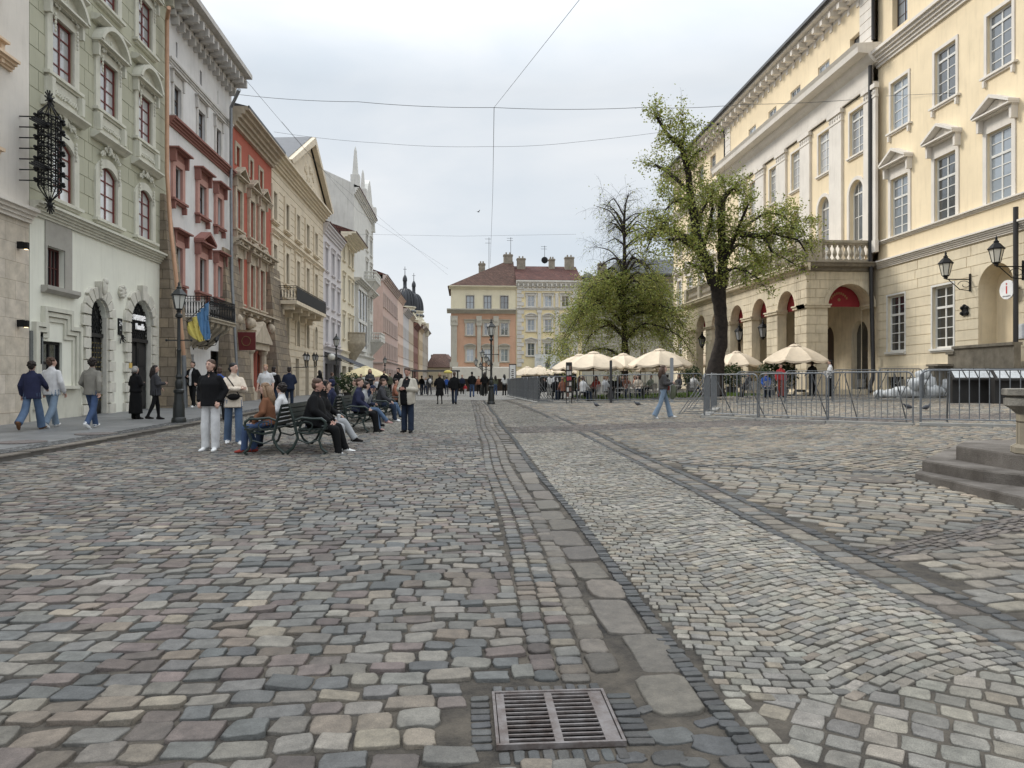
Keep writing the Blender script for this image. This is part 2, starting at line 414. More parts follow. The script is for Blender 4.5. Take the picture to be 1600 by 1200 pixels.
def rows(pv, u0, u1, v0, v1, w, l, pal, mask=None, o=(0, 0), ang=0., gap=.009, wvar=.3, lvar=.2, wave=None, lod_y=15., rowjit=.012, wob=1., aj=.022, **kw):
    """courses of stones: u along a course, v across; (o, ang) places the frame"""
    ca, sa = math.cos(ang), math.sin(ang); v = v0; X = []; Y = []; HW = []; HL = []; A = []
    while v < v1 - l * .4:
        ll = l * (1 + rng.uniform(-lvar, lvar)); lf = 1.
        n = int((u1 - u0) / w * 1.5) + 4
        ws = w * (1 + rng.uniform(-wvar, wvar, n)); e = u0 - rng.uniform(0, w) + np.cumsum(ws); c = e - ws / 2
        lo = np.maximum(c - ws / 2, u0); hi = np.minimum(c + ws / 2, u1); k = (hi - lo) > .4 * w; c = ((lo + hi) / 2)[k]; ws = (hi - lo)[k]
        vv = v + ll / 2 + rng.normal(0, rowjit, len(c)) + wob * .03 * np.sin(c * .7 + v * .5); an = np.full(len(c), ang)
        if wave is not None:
            dv, da = wave(c); vv = vv + dv; an = an + da; cf = np.cos(da); ws = ws / cf; lf = cf
        an = an + rng.normal(0, aj, len(c))
        X.append(o[0] + c * ca - vv * sa); Y.append(o[1] + c * sa + vv * ca); HW.append(ws / 2 - gap / 2); HL.append((ll / 2 * lf * np.ones(len(c)) - gap / 2) * rng.uniform(.93, 1.03, len(c))); A.append(an)
        v += ll
    X, Y, HW, HL, A = map(np.concatenate, (X, Y, HW, HL, A))
    k = visible(X, Y)
    if mask is not None: k &= mask(X, Y)
    X, Y, HW, HL, A = X[k], Y[k], HW[k], HL[k], A[k]
    near = Y < lod_y
    pv.stones(X[near], Y[near], HW[near], HL[near], A[near], pal, **kw)
    f = ~near
    kw2 = dict(kw); kw2['lod'] = True
    pv.stones(X[f], Y[f], HW[f], HL[f], A[f], pal, **kw2)
XA, XB, XC, XD, XE, XF_, XG = .34, .62, .80, 1.06, 1.17, 2.86, 3.34
GR = (gp(772, 1089), gp(950, 1088), gp(972, 1168), gp(775, 1172))
gx0, gx1 = GR[0][0] - .01, .5 * (GR[1][0] + GR[2][0]); gy0, gy1 = GR[2][1], GR[0][1]
def not_grate(x, y, m=.0): return ~((x > gx0 - m) & (x < gx1 + m) & (y > gy0 - m) & (y < gy1 + m))
YCH = 18.6                                                    # where the street changes to small setts
pv = Pave(); pg = Pave()
# left carriageway: big worn blocks, courses across the street
def wv(c): return .05 * np.sin(c * 1.1), .02 * np.cos(c * .9)
rows(pv, KERB, XA, 1.9, 7.2, .18, .15, PAL_STREET, lambda x, y: not_grate(x, y, .13), wvar=.26, gap=.007, wave=wv, jit=.15, round_=.22, dome=.15, dark=.71, tilt=.045)
rows(pv, KERB, XA, 7.2, YCH, .175, .135, PAL_STREET, lambda x, y: (x > KERB + .1), wvar=.26, gap=.008, wave=wv, up=.02, jit=.14, round_=.22, dome=.2, dark=.69)
rows(pv, KERB, XA, YCH, 46, .125, .115, PAL_LIGHT, lambda x, y: (x > KERB + .06), gap=.012, up=.018)
# two or three files of stones running along the street
for x0, x1, p in ((XA, .48, PAL_STREET), (.48, .63, PAL_STREET), (.63, .8, PAL_SLAB)):
    rows(pv, 1.9, 44, -x1, -x0, .115 if x0 < .6 else .2, x1 - x0, p, lambda x, y: not_grate(x, y, .13) & ~((x > .63) & (y < 3.4)), ang=PI / 2, lvar=.02, wvar=.3, gap=.008, rowjit=.004, jit=.1)
# long kerb slabs and the thin blue file
yy = 2.95
while yy < 19:
    ln = rng.uniform(.4, .68)
    pv.stones([.94 + .02 * rng.normal()], [yy + ln / 2], ln / 2 - .012, .13 + .01 * rng.normal(), PI / 2, PAL_SLAB, up=.016, round_=.3, jit=.12, dome=.1)
    yy += ln
rows(pv, 19, 44, -1.06, -.76, .2, .15, PAL_TAN, ang=PI / 2, lvar=.02)
rows(pv, 1.9, 44, -XE, -XD, .062, XE - XD - .01, PAL_BLUE, ang=PI / 2, lvar=.01, gap=.009, rowjit=.003, up=.02, wvar=.25)
# fan of light granite setts
def fan(c):
    r = np.clip((c - 1.72) / 1.2, 0, 1); l_ = np.clip((1.72 - c) / .6, 0, 1.2)
    return .52 * np.sin(PI / 2 * r) + .09 * l_ ** 2, np.arctan(np.where(c > 1.72, .52 * PI / 2 / 1.2 * np.cos(PI / 2 * r), -.3 * l_))
rows(pg, XE, XF_, 1.2, 19, .1, .074, PAL_FAN, lambda x, y: (x > XE) & (x < XF_) & (y > 3.2 + .12 * np.sin(x * 3)) & (y < YCH - .3), wave=fan, gap=.005, wvar=.16, lvar=.05, up=.016, jit=.10, rowjit=.002, wob=0, aj=.012, round_=.22, dark=.72)
rows(pg, 0, 14, 0, 14, .14, .135, PAL_FAN, lambda x, y: (x > XE + .13) & (x < XF_ + .1) & (y <= 3.27 + .12 * np.sin(x * 3)), o=(-3, 4), ang=-.62, gap=.007, wvar=.06, lvar=.04, rowjit=.003, up=.006, round_=.14, dome=.08, wob=0, aj=.01, dark=.76)
rows(pg, XE, 8, YCH + 2.0, 46, .12, .11, PAL_LIGHT, lambda x, y: (x > XE + .05) & (x < XF_ + .1 - (y - 20) * .03), gap=.01)
rows(pg, 1.9, 3.25, -XE - .12, -XE - .01, .12, .11, PAL_FAN, ang=PI / 2, lvar=.01, gap=.008, up=.008, dark=.76)
# blue / tan / blue band
for x0, x1, p, ww in ((XF_, XF_ + .11, PAL_BLUE, .13), (XF_ + .11, XG - .13, PAL_TAN, .21), (XG - .13, XG, PAL_BLUE, .13)):
    rows(pv, 2.2, 44, -x1, -x0, ww, x1 - x0, p, lambda x, y: (y < YCH - .2) | (y > YCH + 2), ang=PI / 2, lvar=.01, gap=.012, rowjit=.003, wvar=.15, up=.012)
# right-hand square: panels of big blocks laid in different directions, split by bands
B1a = gp(1367, 872); B1b = gp(1600, 818); B2a = gp(1062, 727); B2b = gp(1300, 736)
def line(a, b):
    dx, dy = b[0] - a[0], b[1] - a[1]; l = math.hypot(dx, dy)
    return lambda x, y: ((x - a[0]) * -dy + (y - a[1]) * dx) / l      # >0 : far side
L1 = line(B1a, B1b); L2 = line(B2a, B2b)
rows(pv, -2, 14, -10, 14, .26, .165, PAL_TAN, lambda x, y: (x > XG + .06) & (L1(x, y) < -.16) & (y < 14), o=(5, 3), ang=.12, gap=.01, jit=.14, up=.02, dark=.78)
rows(pv, -14, 14, -10, 14, .235, .15, PAL_RIGHT, lambda x, y: (x > XG + .06) & (L1(x, y) > .2) & (L2(x, y) < -.12) & (y < YCH), o=(5, 8), ang=-.62, gap=.011, jit=.1, up=.02, dark=.76, wvar=.2, lvar=.1, wob=.3)
rows(pv, -22, 22, -16, 16, .22, .14, PAL_RIGHT, lambda x, y: (x > XG + .06) & (L2(x, y) > .12) & (y < YCH - .1), o=(8, 15), ang=.55, gap=.012, lod_y=13, dark=.74)
an1 = math.atan2(B1b[1] - B1a[1], B1b[0] - B1a[0])
rows(pv, -.3, 9, -.17, .2, .13, .07, PAL_PURP, lambda x, y: (x > XG + .02), o=B1a, ang=an1, gap=.012, lvar=.02, up=.014)
an2 = math.atan2(B2b[1] - B2a[1], B2b[0] - B2a[0])
rows(pv, 0, 16, -.1, .1, .15, .095, PAL_BLUE, lambda x, y: (x > XG + .02) & (y < YCH), o=B2a, ang=an2, gap=.012, lvar=.02, up=.012)
# the cross band of small purple setts, then long tan courses up to the café
rows(pv, XE + .1, 30, YCH - .2, YCH + 2.0, .13, .105, PAL_PURP, lambda x, y: (x > XE), wave=lambda c: (.12 * np.abs(np.sin(c * 1.4)), .15 * np.sign(np.sin(2.8 * c))), gap=.01)
rows(pv, -30, 34, -30, 30, .25, .16, PAL_RIGHT, lambda x, y: (x > XF_ + .55 - (y - 20) * .03) & (x < 24) & (y > YCH + 2.05) & (y < 44), o=(10, 30), ang=-.5, gap=.014, dark=.74)
pv.build('street_paving', M_STONE); pg.build('granite_sett_paving', M_GRAN)
# small blue stones round the grate and crazy paving beside it
pb = Pave()
for side in range(4):
    n = 9 if side % 2 == 0 else 8
    for i in range(n):
        if side == 0: x, y = gx0 + (gx1 - gx0) * (i + .5) / n, gy1 + .05
        elif side == 2: x, y = gx0 + (gx1 - gx0) * (i + .5) / n, gy0 - .055
        elif side == 1: x, y = gx1 + .065, gy0 + (gy1 - gy0) * (i + .5) / n
        else: x, y = gx0 - .055, gy0 + (gy1 - gy0) * (i + .5) / n
        a = (gx1 - gx0) / n / 2 - .006
        if side % 2 == 0: pb.stones([x], [y], a, .042, 0, PAL_BLUE, up=.01, round_=.25, jit=.1)
        else: pb.stones([x], [y], .042 if side == 3 else .055, (gy1 - gy0) / n / 2 - .006, 0, PAL_BLUE, up=.01, round_=.25, jit=.1)
for px, py, a, b, an in ((1050,1150,.10,.07,.2),(1120,1165,.10,.08,-.3),(1045,1187,.07,.05,.1),(1105,1130,.06,.03,.3),(1085,1192,.06,.04,0),(1160,1192,.08,.05,.2),(985,1185,.06,.04,0),(1010,1110,.05,.03,.5)):
    x, y = gp(px, py); pb.stones([x], [y], a, b, an, PAL_BLUE, up=.012, round_=.45, jit=.2, dome=.12)
pb.build('drain_surround_paving', M_STONE)
# ---- ground sheet (joint dirt) with the street levels
def groundmat():
    m, t, b = _new('joint sand and dirt'); N = t.nodes; L = t.links.new
    tc = N.new('ShaderNodeTexCoord'); n = N.new('ShaderNodeTexNoise'); n.inputs['Scale'].default_value = 1.6; n.inputs['Detail'].default_value = 12; n.inputs['Roughness'].default_value = .75
    L(tc.outputs['Object'], n.inputs['Vector']); r = N.new('ShaderNodeValToRGB'); e = r.color_ramp.elements
    e[0].position = .38; e[0].color = c4(srgb(36, 33, 30)); e[1].position = .66; e[1].color = c4(srgb(100, 92, 81))
    L(n.outputs['Fac'], r.inputs['Fac']); L(r.outputs[0], b.inputs['Base Color']); b.inputs['Roughness'].default_value = .95
    n2 = N.new('ShaderNodeTexNoise'); n2.inputs['Scale'].default_value = 90; n2.inputs['Detail'].default_value = 5; L(tc.outputs['Object'], n2.inputs['Vector'])
    bp = N.new('ShaderNodeBump'); bp.inputs['Strength'].default_value = .7; bp.inputs['Distance'].default_value = .012
    L(n2.outputs['Fac'], bp.inputs['Height']); L(bp.outputs['Normal'], b.inputs['Normal'])
    return m
M_DIRT = groundmat()
def sheet(name, xs, ys, m, dz=0., fn=Gn):
    X, Y = np.meshgrid(xs, ys); Z = fn(X, Y) + dz
    V = np.stack([X, Y, Z], -1).reshape(-1, 3); nx, ny = len(xs), len(ys)
    i = (np.arange(ny - 1)[:, None] * nx + np.arange(nx - 1)[None]).ravel()
    me = fastmesh(name, V, [np.stack([i, i + 1, i + nx + 1, i + nx], -1)], m)
    return tag(link(name, me), kind='structure')
sheet('ground', np.unique(np.concatenate([np.linspace(-900, -40, 12), np.linspace(-40, 60, 101), np.linspace(60, 900, 12)])),
      np.unique(np.concatenate([np.linspace(-200, 0, 6), np.linspace(0, 130, 131), np.linspace(130, 1500, 14)])), M_DIRT)
# distant paving beyond the modelled stones
M_FARPAVE = blockmat('far setts', srgb(150,146,138), srgb(128,124,118), .14, .12, .02, bump=.2)
def farpave():
    m, t, b = _new('far sett paving'); N = t.nodes; L = t.links.new
    tc = N.new('ShaderNodeTexCoord'); br = N.new('ShaderNodeTexBrick'); br.inputs['Scale'].default_value = 1
    br.inputs['Brick Width'].default_value = .16; br.inputs['Row Height'].default_value = .13; br.inputs['Mortar Size'].default_value = .016
    br.inputs['Color1'].default_value = c4(srgb(150,147,140)); br.inputs['Color2'].default_value = c4(srgb(122,118,112)); br.inputs['Mortar'].default_value = c4(srgb(84,80,74))
    L(tc.outputs['Object'], br.inputs['Vector']); L(br.outputs['Color'], b.inputs['Base Color']); b.inputs['Roughness'].default_value = .8
    return m
sheet('far_paving', np.linspace(KERB, 60, 69), np.linspace(45.5, 128, 84), farpave(), .012)
# ---- left pavement with its kerb
M_PAVEMENT = mat('grey pavement slabs', srgb(118,118,117), .7, .12, 1.2, .25, 30, fine=.07)
def pavmat():
    m, t, b = _new('pavement slabs'); N = t.nodes; L = t.links.new
    tc = N.new('ShaderNodeTexCoord'); br = N.new('ShaderNodeTexBrick'); br.inputs['Scale'].default_value = 1
    br.inputs['Brick Width'].default_value = .9; br.inputs['Row Height'].default_value = .6; br.inputs['Mortar Size'].default_value = .008
    br.inputs['Color1'].default_value = c4(srgb(122,122,121)); br.inputs['Color2'].default_value = c4(srgb(110,111,111)); br.inputs['Mortar'].default_value = c4(srgb(70,69,67))
    n = N.new('ShaderNodeTexNoise'); n.inputs['Scale'].default_value = .9; n.inputs['Detail'].default_value = 9; n.inputs['Roughness'].default_value = .7
    L(tc.outputs['Object'], n.inputs['Vector']); mr = N.new('ShaderNodeMapRange'); mr.inputs['From Min'].default_value = .3; mr.inputs['From Max'].default_value = .7; mr.inputs['To Min'].default_value = .68; mr.inputs['To Max'].default_value = 1.12
    L(n.outputs['Fac'], mr.inputs['Value']); vm = N.new('ShaderNodeVectorMath'); vm.operation = 'SCALE'
    L(tc.outputs['Object'], br.inputs['Vector']); L(br.outputs['Color'], vm.inputs[0]); L(mr.outputs[0], vm.inputs['Scale']); L(vm.outputs[0], b.inputs['Base Color'])
    b.inputs['Roughness'].default_value = .55
    return m
PAVX = KERB - .30
sheet('pavement', np.concatenate([np.linspace(-15.5, PAVX, 8)]), np.linspace(4, 100, 97), pavmat(), .10)
pk = Pave()
y = 6.0
while y < 60:
    ln = rng.uniform(.7, 1.2)
    pk.stones([KERB - .13], [y + ln / 2], ln / 2 - .006, .13, PI / 2, PAL_SLAB, up=.003, zoff=.098, round_=.07, jit=.02, tilt=.006, dome=.12, lod=y > 40)
    y += ln
rows(pk, 6, 50, -(PAVX + .06), -(PAVX - .42), .12, .1, PAL_BLUE * .9, ang=PI / 2, zoff=.098, up=.006, gap=.012)
pk.build('kerb', M_STONE)
mb = MB(); 
for i in range(6, 60): mb.box(KERB - .26, KERB - .012, i, i + 1, G(0, i) - .1, G(0, i + .5) + .082)
tag(mb.build('kerb_base', mat('kerb stone', srgb(104,99,93), .85, .2, 3, .3, 40)), kind='structure')
# ---- drain grate
M_IRON = mat('worn cast iron', srgb(128,122,120), .5, .25, 14, .3, 120, metal=.35, color2=srgb(92,80,74))
M_DARK = mat('painted pit shade', (.004, .004, .004), 1., spec=0.)
gz = float(Gn(.3, 3.0))
root = empty('drain_grate', ((gx0 + gx1) / 2, (gy0 + gy1) / 2, gz))
tag(root, 'rectangular cast iron drain grate with two columns of slots set in the cobbles', 'drain grate')
hw, hl = (gx1 - gx0) / 2, (gy1 - gy0) / 2
mb = MB(); mb.box(-hw + .01, hw - .01, -hl + .01, hl - .01, .001, .004); mb.build('pit_shade', M_DARK, root)  # thin near-black plate paints the shade beneath the slots
mb = MB()
for a, b_, c, d in ((-hw, hw, -hl, -hl + .012), (-hw, hw, hl - .012, hl), (-hw, -hw + .012, -hl + .0125, hl - .0125), (hw - .012, hw, -hl + .0125, hl - .0125)): mb.box(a, b_, c, d, .004, .026)
mb.build('frame', M_IRON, root)
mb = MB(); nb = 12; x0, x1 = -hw + .016, hw - .016
gap = (2 * hl - .03) / nb
mb.box(x0, x0 + .035, -hl + .015, hl - .015, .004, .021); mb.box(x1 - .06, x1, -hl + .015, hl - .015, .004, .021); mb.box(-.022, .012, -hl + .015, hl - .015, .004, .0212)
for i in range(nb + 1):
    y = -hl + .015 + gap * i
    t = .0095 if 0 < i < nb else .02
    mb.box(x0 + .035, -.022, y - t / 2, y + t / 2, .012, .02); mb.box(.012, x1 - .06, y - t / 2, y + t / 2, .012, .02)
mb.build('grille', M_IRON, root)
# manhole cover in the square
mx, my = gp(1365, 750)
mb = MB(); mb.rev([(.42, 0), (.42, .014), (.40, .016), (.37, .016), (.36, .012), (.3, .012), (.29, .016), (.2, .016), (.19, .012), (.1, .012), (.09, .016), (.01, .016)], 36)
tag(mb.build('manhole_cover', mat('rusty iron', srgb(104,96,88), .6, .2, 12, .3, 100, metal=.3), loc=(mx, my, G(mx, my) + .006), smooth=True), 'round rusty manhole cover with concentric rings among tan blocks', 'manhole cover')
for i, (px, py, l) in enumerate(((35, 691, 'pavement hatch cover left of the walkers, nearest the photo edge'), (150, 678, 'pavement hatch cover below the walker in the grey shirt'))):
    x, y = gp(px, py); mb = MB(); mb.rev([(.45, 0), (.45, .012), (.41, .012), (.4, .008), (.02, .008)], 28)
    tag(mb.build('hatch_cover', M_IRON, loc=(x, y, G(x, y) + .002)), l, 'manhole cover', 'covers in the pavement')
# ================================================================== FACADE TOOLS
def arcpts(w, zs, rise, n=12, x0=0.):
    """arch curve from left springing to right springing"""
    if rise <= 0: return [(x0, zs), (x0 + w, zs)]
    r = (w * w / 4 + rise * rise) / (2 * rise); cz = zs + rise - r; a0 = math.asin(min(1, w / 2 / r))
    if rise > w / 2: a0 = PI - a0
    return [(x0 + w / 2 + r * math.sin(t), cz + r * math.cos(t)) for t in np.linspace(-a0, a0, n + 1)]
class Fac:
    def __init__(s, name, label, cat, pL, pR, group=None):
        s.O = Vector((pL[0], pL[1], 0)); d = Vector((pR[0] - pL[0], pR[1] - pL[1], 0)); s.W = d.length; s.u = d / s.W
        s.into = Vector((-s.u.y, s.u.x, 0)); s.rz = math.atan2(s.u.y, s.u.x)
        s.root = empty(name, s.O, s.rz); tag(s.root, label, cat, group); s.cache = {}
        s.zg = min(G(*(s.O.xy)), G(pR[0], pR[1])) - .3
    def uv(s, px, py, d=0.):
        dx, dy, b = ray(px, py); n = -s.into; o = s.O + n * d
        t = (o.x * n.x + o.y * n.y) / (dx * n.x + dy * n.y)
        p = Vector((dx * t, dy * t, 0)) - s.O
        return p.dot(s.u), EYE + b * t
    def s_(s, px, d=0.): return s.uv(px, 500, d)[0]
    def z_(s, px, py, d=0.): return s.uv(px, py, d)[1]
    def world(s, u, d, z):
        p = s.O + s.u * u - s.into * d; return Vector((p.x, p.y, z))
    def mb(s, mbld, name, mats, smooth=False, parent=None):
        if getattr(s, 'bake', None) is not None: mbld.v = [tuple(s.bake @ Vector(p)) for p in mbld.v]
        return mbld.build(name, mats, parent or s.root, smooth)
    def into_of(s, F2):
        """draw on another plane but as parts of F2's thing"""
        inv = (Matrix.Translation(F2.O) @ Matrix.Rotation(F2.rz, 4, 'Z')).inverted()
        s.bake = inv @ Matrix.Translation(s.O) @ Matrix.Rotation(s.rz, 4, 'Z'); bpy.data.objects.remove(s.root); s.root = F2.root; return s
    def wall(s, name, m, s0, s1, z0, z1, holes=(), grooves=(), vgr=(), d=0., gd=.025, mats=None):
        """holes (a, b, c, d, rise, depth); grooves (z, half) full width; vgr (x, half, za, zb)"""
        xs = {s0, s1}; zs = {z0, z1}
        for h in holes:
            xs |= {h[0], h[1]}; zs |= {h[2], h[3]}
        for g in grooves: zs |= {g[0] - g[1], g[0] + g[1]}
        for g in vgr: xs |= {g[0] - g[1], g[0] + g[1]}; zs |= {g[2], g[3]}
        xs = np.array(sorted(x for x in xs if s0 <= x <= s1)); zs = np.array(sorted(z for z in zs if z0 <= z <= z1))
        xs = xs[np.concatenate([[True], np.diff(xs) > 1e-4])]; zs = zs[np.concatenate([[True], np.diff(zs) > 1e-4])]
        nx, nz = len(xs) - 1, len(zs) - 1; xc = (xs[1:] + xs[:-1]) / 2; zc = (zs[1:] + zs[:-1]) / 2
        D = np.zeros((nx, nz)); H = np.zeros((nx, nz), bool)
        for g in grooves: D[:, np.abs(zc - g[0]) < g[1]] = gd
        for g in vgr: D[np.ix_(np.abs(xc - g[0]) < g[1], (zc > g[2]) & (zc < g[3]))] = gd
        for h in holes:
            ix = (xc > h[0]) & (xc < h[1]); iz = (zc > h[2]) & (zc < h[3]); D[np.ix_(ix, iz)] = h[5]; H[np.ix_(ix, iz)] = True
        M = MB()
        def q(a, b, c, e): M.add([a, b, c, e], [(0, 1, 2, 3)])
        # merge cells in x runs
        for j in range(nz):
            i = 0
            while i < nx:
                if H[i, j]: i += 1; continue
                k = i
                while k + 1 < nx and not H[k + 1, j] and D[k + 1, j] == D[i, j]: k += 1
                y = D[i, j] - d; q((xs[i], y, zs[j]), (xs[k + 1], y, zs[j]), (xs[k + 1], y, zs[j + 1]), (xs[i], y, zs[j + 1])); i = k + 1
        for i in range(nx - 1):
            for j in range(nz):
                a, b = D[i, j], D[i + 1, j]
                if abs(a - b) > 1e-6:
                    x = xs[i + 1]; y0, y1 = a - d, b - d
                    q((x, y0, zs[j]), (x, y1, zs[j]), (x, y1, zs[j + 1]), (x, y0, zs[j + 1])) if a < b or True else None
        for j in range(nz - 1):
            for i in range(nx):
                a, b = D[i, j], D[i, j + 1]
                if abs(a - b) > 1e-6:
                    z = zs[j + 1]; q((xs[i], a - d, z), (xs[i], b - d, z), (xs[i + 1], b - d, z), (xs[i + 1], a - d, z))
        for h in holes:
            if h[4] > 0:
                w = h[1] - h[0]; zsp = h[3] - h[4]; pts = arcpts(w, zsp, h[4], 14, h[0]); y0 = -d - .001
                for (xa, za), (xb, zb) in zip(pts[:-1], pts[1:]):
                    q((xa, y0, za), (xb, y0, zb), (xb, y0, h[3]), (xa, y0, h[3]))
                    q((xa, y0, za), (xa, h[5] - d, za), (xb, h[5] - d, zb), (xb, y0, zb))
        return s.mb(M, name, mats or m)
    def window(s, s0, s1, z0, z1, rec=.18, cols=2, rws=4, tr=None, rise=0., fm=None, gm=None, fw=.06, bw=.03, sur=None, name='window', tw=None, d=0.):
        """frame mesh with its pane; sur = dict(m, w, p, sill, hood, hm)"""
        w, h = s1 - s0, z1 - z0; key = (round(w, 1), round(h, 1), rec, cols, rws, tr, round(rise, 1), fm.name, gm.name, repr(sorted((k, getattr(v, 'name', v)) for k, v in (sur or {}).items())))
        if key not in s.cache:
            M = MB(); zs = h - rise; out = arcpts(w, zs, rise, 12); t = .07
            if rise > 0:
                inn = arcpts(w - 2 * fw, zs, rise - fw * .8, 12, fw)
                def arcz(x):
                    for (xa, za), (xb, zb) in zip(inn[:-1], inn[1:]):
                        if xa <= x <= xb: return za + (zb - za) * (x - xa) / max(xb - xa, 1e-5)
                    return zs
                for a, b, c, e in zip(out[:-1], out[1:], inn[1:], inn[:-1]):
                    M.add([(a[0], 0, a[1]), (b[0], 0, b[1]), (c[0], 0, c[1]), (e[0], 0, e[1]), (a[0], t, a[1]), (b[0], t, b[1]), (c[0], t, c[1]), (e[0], t, e[1])],
                          [(0, 3, 2, 1), (3, 7, 6, 2), (0, 1, 5, 4)])
                M.box(0, fw, 0, t, 0, zs); M.box(w - fw, w, 0, t, 0, zs); top = lambda x: arcz(x)
            else:
                M.box(0, fw, 0, t, 0, h); M.box(w - fw, w, 0, t, 0, h); M.box(fw, w - fw, 0, t, h - fw, h); top = lambda x: h - fw
            M.box(fw, w - fw, 0, t, 0, fw)
            for i in range(1, cols):
                x = fw + (w - 2 * fw) * i / cols; bb = fw * .8 if (cols % 2 == 0 and i == cols // 2) or cols == 3 and tr is not None else bw
                M.box(x - bb / 2, x + bb / 2, .012, t - .01, fw, top(x))
            zt = h * tr if tr else None
            if zt: M.box(fw, w - fw, -.006, t, zt - fw * .55, zt + fw * .55)
            hh = zs if rise > w * .3 else h - rise
            zz = [fw + (hh - fw) * i / rws for i in range(1, rws)] if rise > w * .3 else [h * i / rws for i in range(1, rws)]
            for z in zz:
                if zt and abs(z - zt) < .12 * h / rws * 2: continue
                M.box(fw, w - fw, .018, t - .016, z - bw / 2, z + bw / 2)
            if rise > w * .3: M.box(fw, w - fw, .0, t, zs - fw * .5, zs + fw * .5)
            P = MB(); ip = [(.02, .02)] + [(w - .02, .02)] + [(x * (w - .04) / w + .02, z - .02) for x, z in out[::-1]]
            P.add([(x, .045, z) for x, z in ip], [tuple(range(len(ip)))])
            me1 = M.build('window', fm).data; me2 = P.build('pane', gm).data
            for n_ in ('window', 'pane'):
                pass
            bpy.data.objects.remove([o for o in bpy.data.objects if o.data == me1][0]); bpy.data.objects.remove([o for o in bpy.data.objects if o.data == me2][0])
            subs = [('pane', me2)]
            if sur:
                for nm, mbx, mm in surround(w, h, rise, rec, sur):
                    ob = mbx.build(nm, mm, smooth=False); subs.append((nm, ob.data)); bpy.data.objects.remove(ob)
            s.cache[key] = (me1, subs)
        me1, subs = s.cache[key]
        o = link(name, me1, s.root, (s0, rec - d, z0))
        for nm, me in subs: link(nm, me, o)
        return o
def surround(w, h, rise, rec, k):
    """architrave, sill and hood in the window's own frame (y=-rec is the wall face)"""
    a = k.get('w', .14); p = k.get('p', .05); y0 = -rec - p; out = []; M = MB(); hh = h - rise
    M.box(-a, 0, y0, -rec + .002, 0, hh); M.box(w, w + a, y0, -rec + .002, 0, hh)
    if rise > 0:
        o_ = arcpts(w + 2 * a, hh, rise + a, 12, -a); i_ = arcpts(w, hh, rise, 12)
        for A, B, C_, D_ in zip(o_[:-1], o_[1:], i_[1:], i_[:-1]):
            M.add([(A[0], y0, A[1]), (B[0], y0, B[1]), (C_[0], y0, C_[1]), (D_[0], y0, D_[1]), (A[0], -rec, A[1]), (B[0], -rec, B[1]), (C_[0], -rec, C_[1]), (D_[0], -rec, D_[1])], [(0, 3, 2, 1), (0, 1, 5, 4), (3, 7, 6, 2)])
    else: M.box(-a, w + a, y0, -rec + .002, h, h + a)
    out.append(('surround', M, k['m']))
    hm = k.get('hm', k['m'])
    if k.get('sill', True):
        S = MB(); sx = k.get('sx', .08); S.box(-a - sx, w + a + sx, -rec - p - .12, -rec + .003, -.10, 0); S.box(-a, w + a, -rec - p - .05, -rec + .003, -.18, -.10)
        if k.get('sc'):
            for x in (-a + .06, w + a - .06): S.prism([(x - .07, -.18), (x - .05, -.48), (x + .05, -.48), (x + .07, -.18)], -rec - p - .09, -rec)
        out.append(('sill', S, hm))
    hd = k.get('hood'); fz = k.get('frieze', .25)
    if hd:
        T = MB(); z = h + a + fz; x0, x1 = -a - .12, w + a + .12; pj = k.get('hp', .28)
        if fz > .06: T.box(-a, w + a, y0 + .01, -rec + .002, h + a + .002, z)
        for x in (x0 + .1, x1 - .1):
            T.prism([(x - .08, z), (x - .06, z - .42 - fz * .3), (x + .06, z - .42 - fz * .3), (x + .08, z)], -rec - pj * .62, -rec)
        vs = [(x0, -rec, z), (x0, -rec - pj * .6, z), (x0, -rec - pj, z + .08), (x0, -rec - pj, z + .13), (x0, -rec, z + .13)]
        T.box(x0, x1, -rec - pj * .6, -rec, z, z + .06); T.box(x0 - .05, x1 + .05, -rec - pj, -rec, z + .06, z + .13)
        if hd == 'tri':
            ph = (x1 - x0) * k.get('ph', .26); xm = (x0 + x1) / 2; zt = z + .13
            T.prism([(x0 + .05, zt), (x1 - .05, zt), (xm, zt + ph - .08)], -rec - pj * .35, -rec)
            for sg, xa, xb in ((1, x0 - .06, xm), (-1, x1 + .06, xm)):
                poly = [(xa, zt), (xb, zt + ph), (xb, zt + ph + .15), (xa, zt + .13)]
                if sg < 0: poly = poly[::-1]
                T.prism(poly, -rec - pj - .03, -rec)
        if hd == 'arc':
            ph = (x1 - x0) * k.get('ph', .24); zt = z + .13; oo = arcpts(x1 - x0 + .1, zt, ph + .14, 14, x0 - .05); ii = arcpts(x1 - x0 - .2, zt, ph, 14, x0 + .1)
            T.prism([(x, z_) for x, z_ in ii[::-1]], -rec - pj * .3, -rec)
            for A, B, C_, D_ in zip(oo[:-1], oo[1:], ii[1:], ii[:-1]):
                y = -rec - pj - .03
                T.add([(A[0], y, A[1]), (B[0], y, B[1]), (C_[0], y, C_[1]), (D_[0], y, D_[1]), (A[0], -rec, A[1]), (B[0], -rec, B[1]), (C_[0], -rec, C_[1]), (D_[0], -rec, D_[1])], [(0, 3, 2, 1), (0, 1, 5, 4), (3, 7, 6, 2)])
        out.append(('pediment' if hd != 'flat' else 'hood', T, hm))
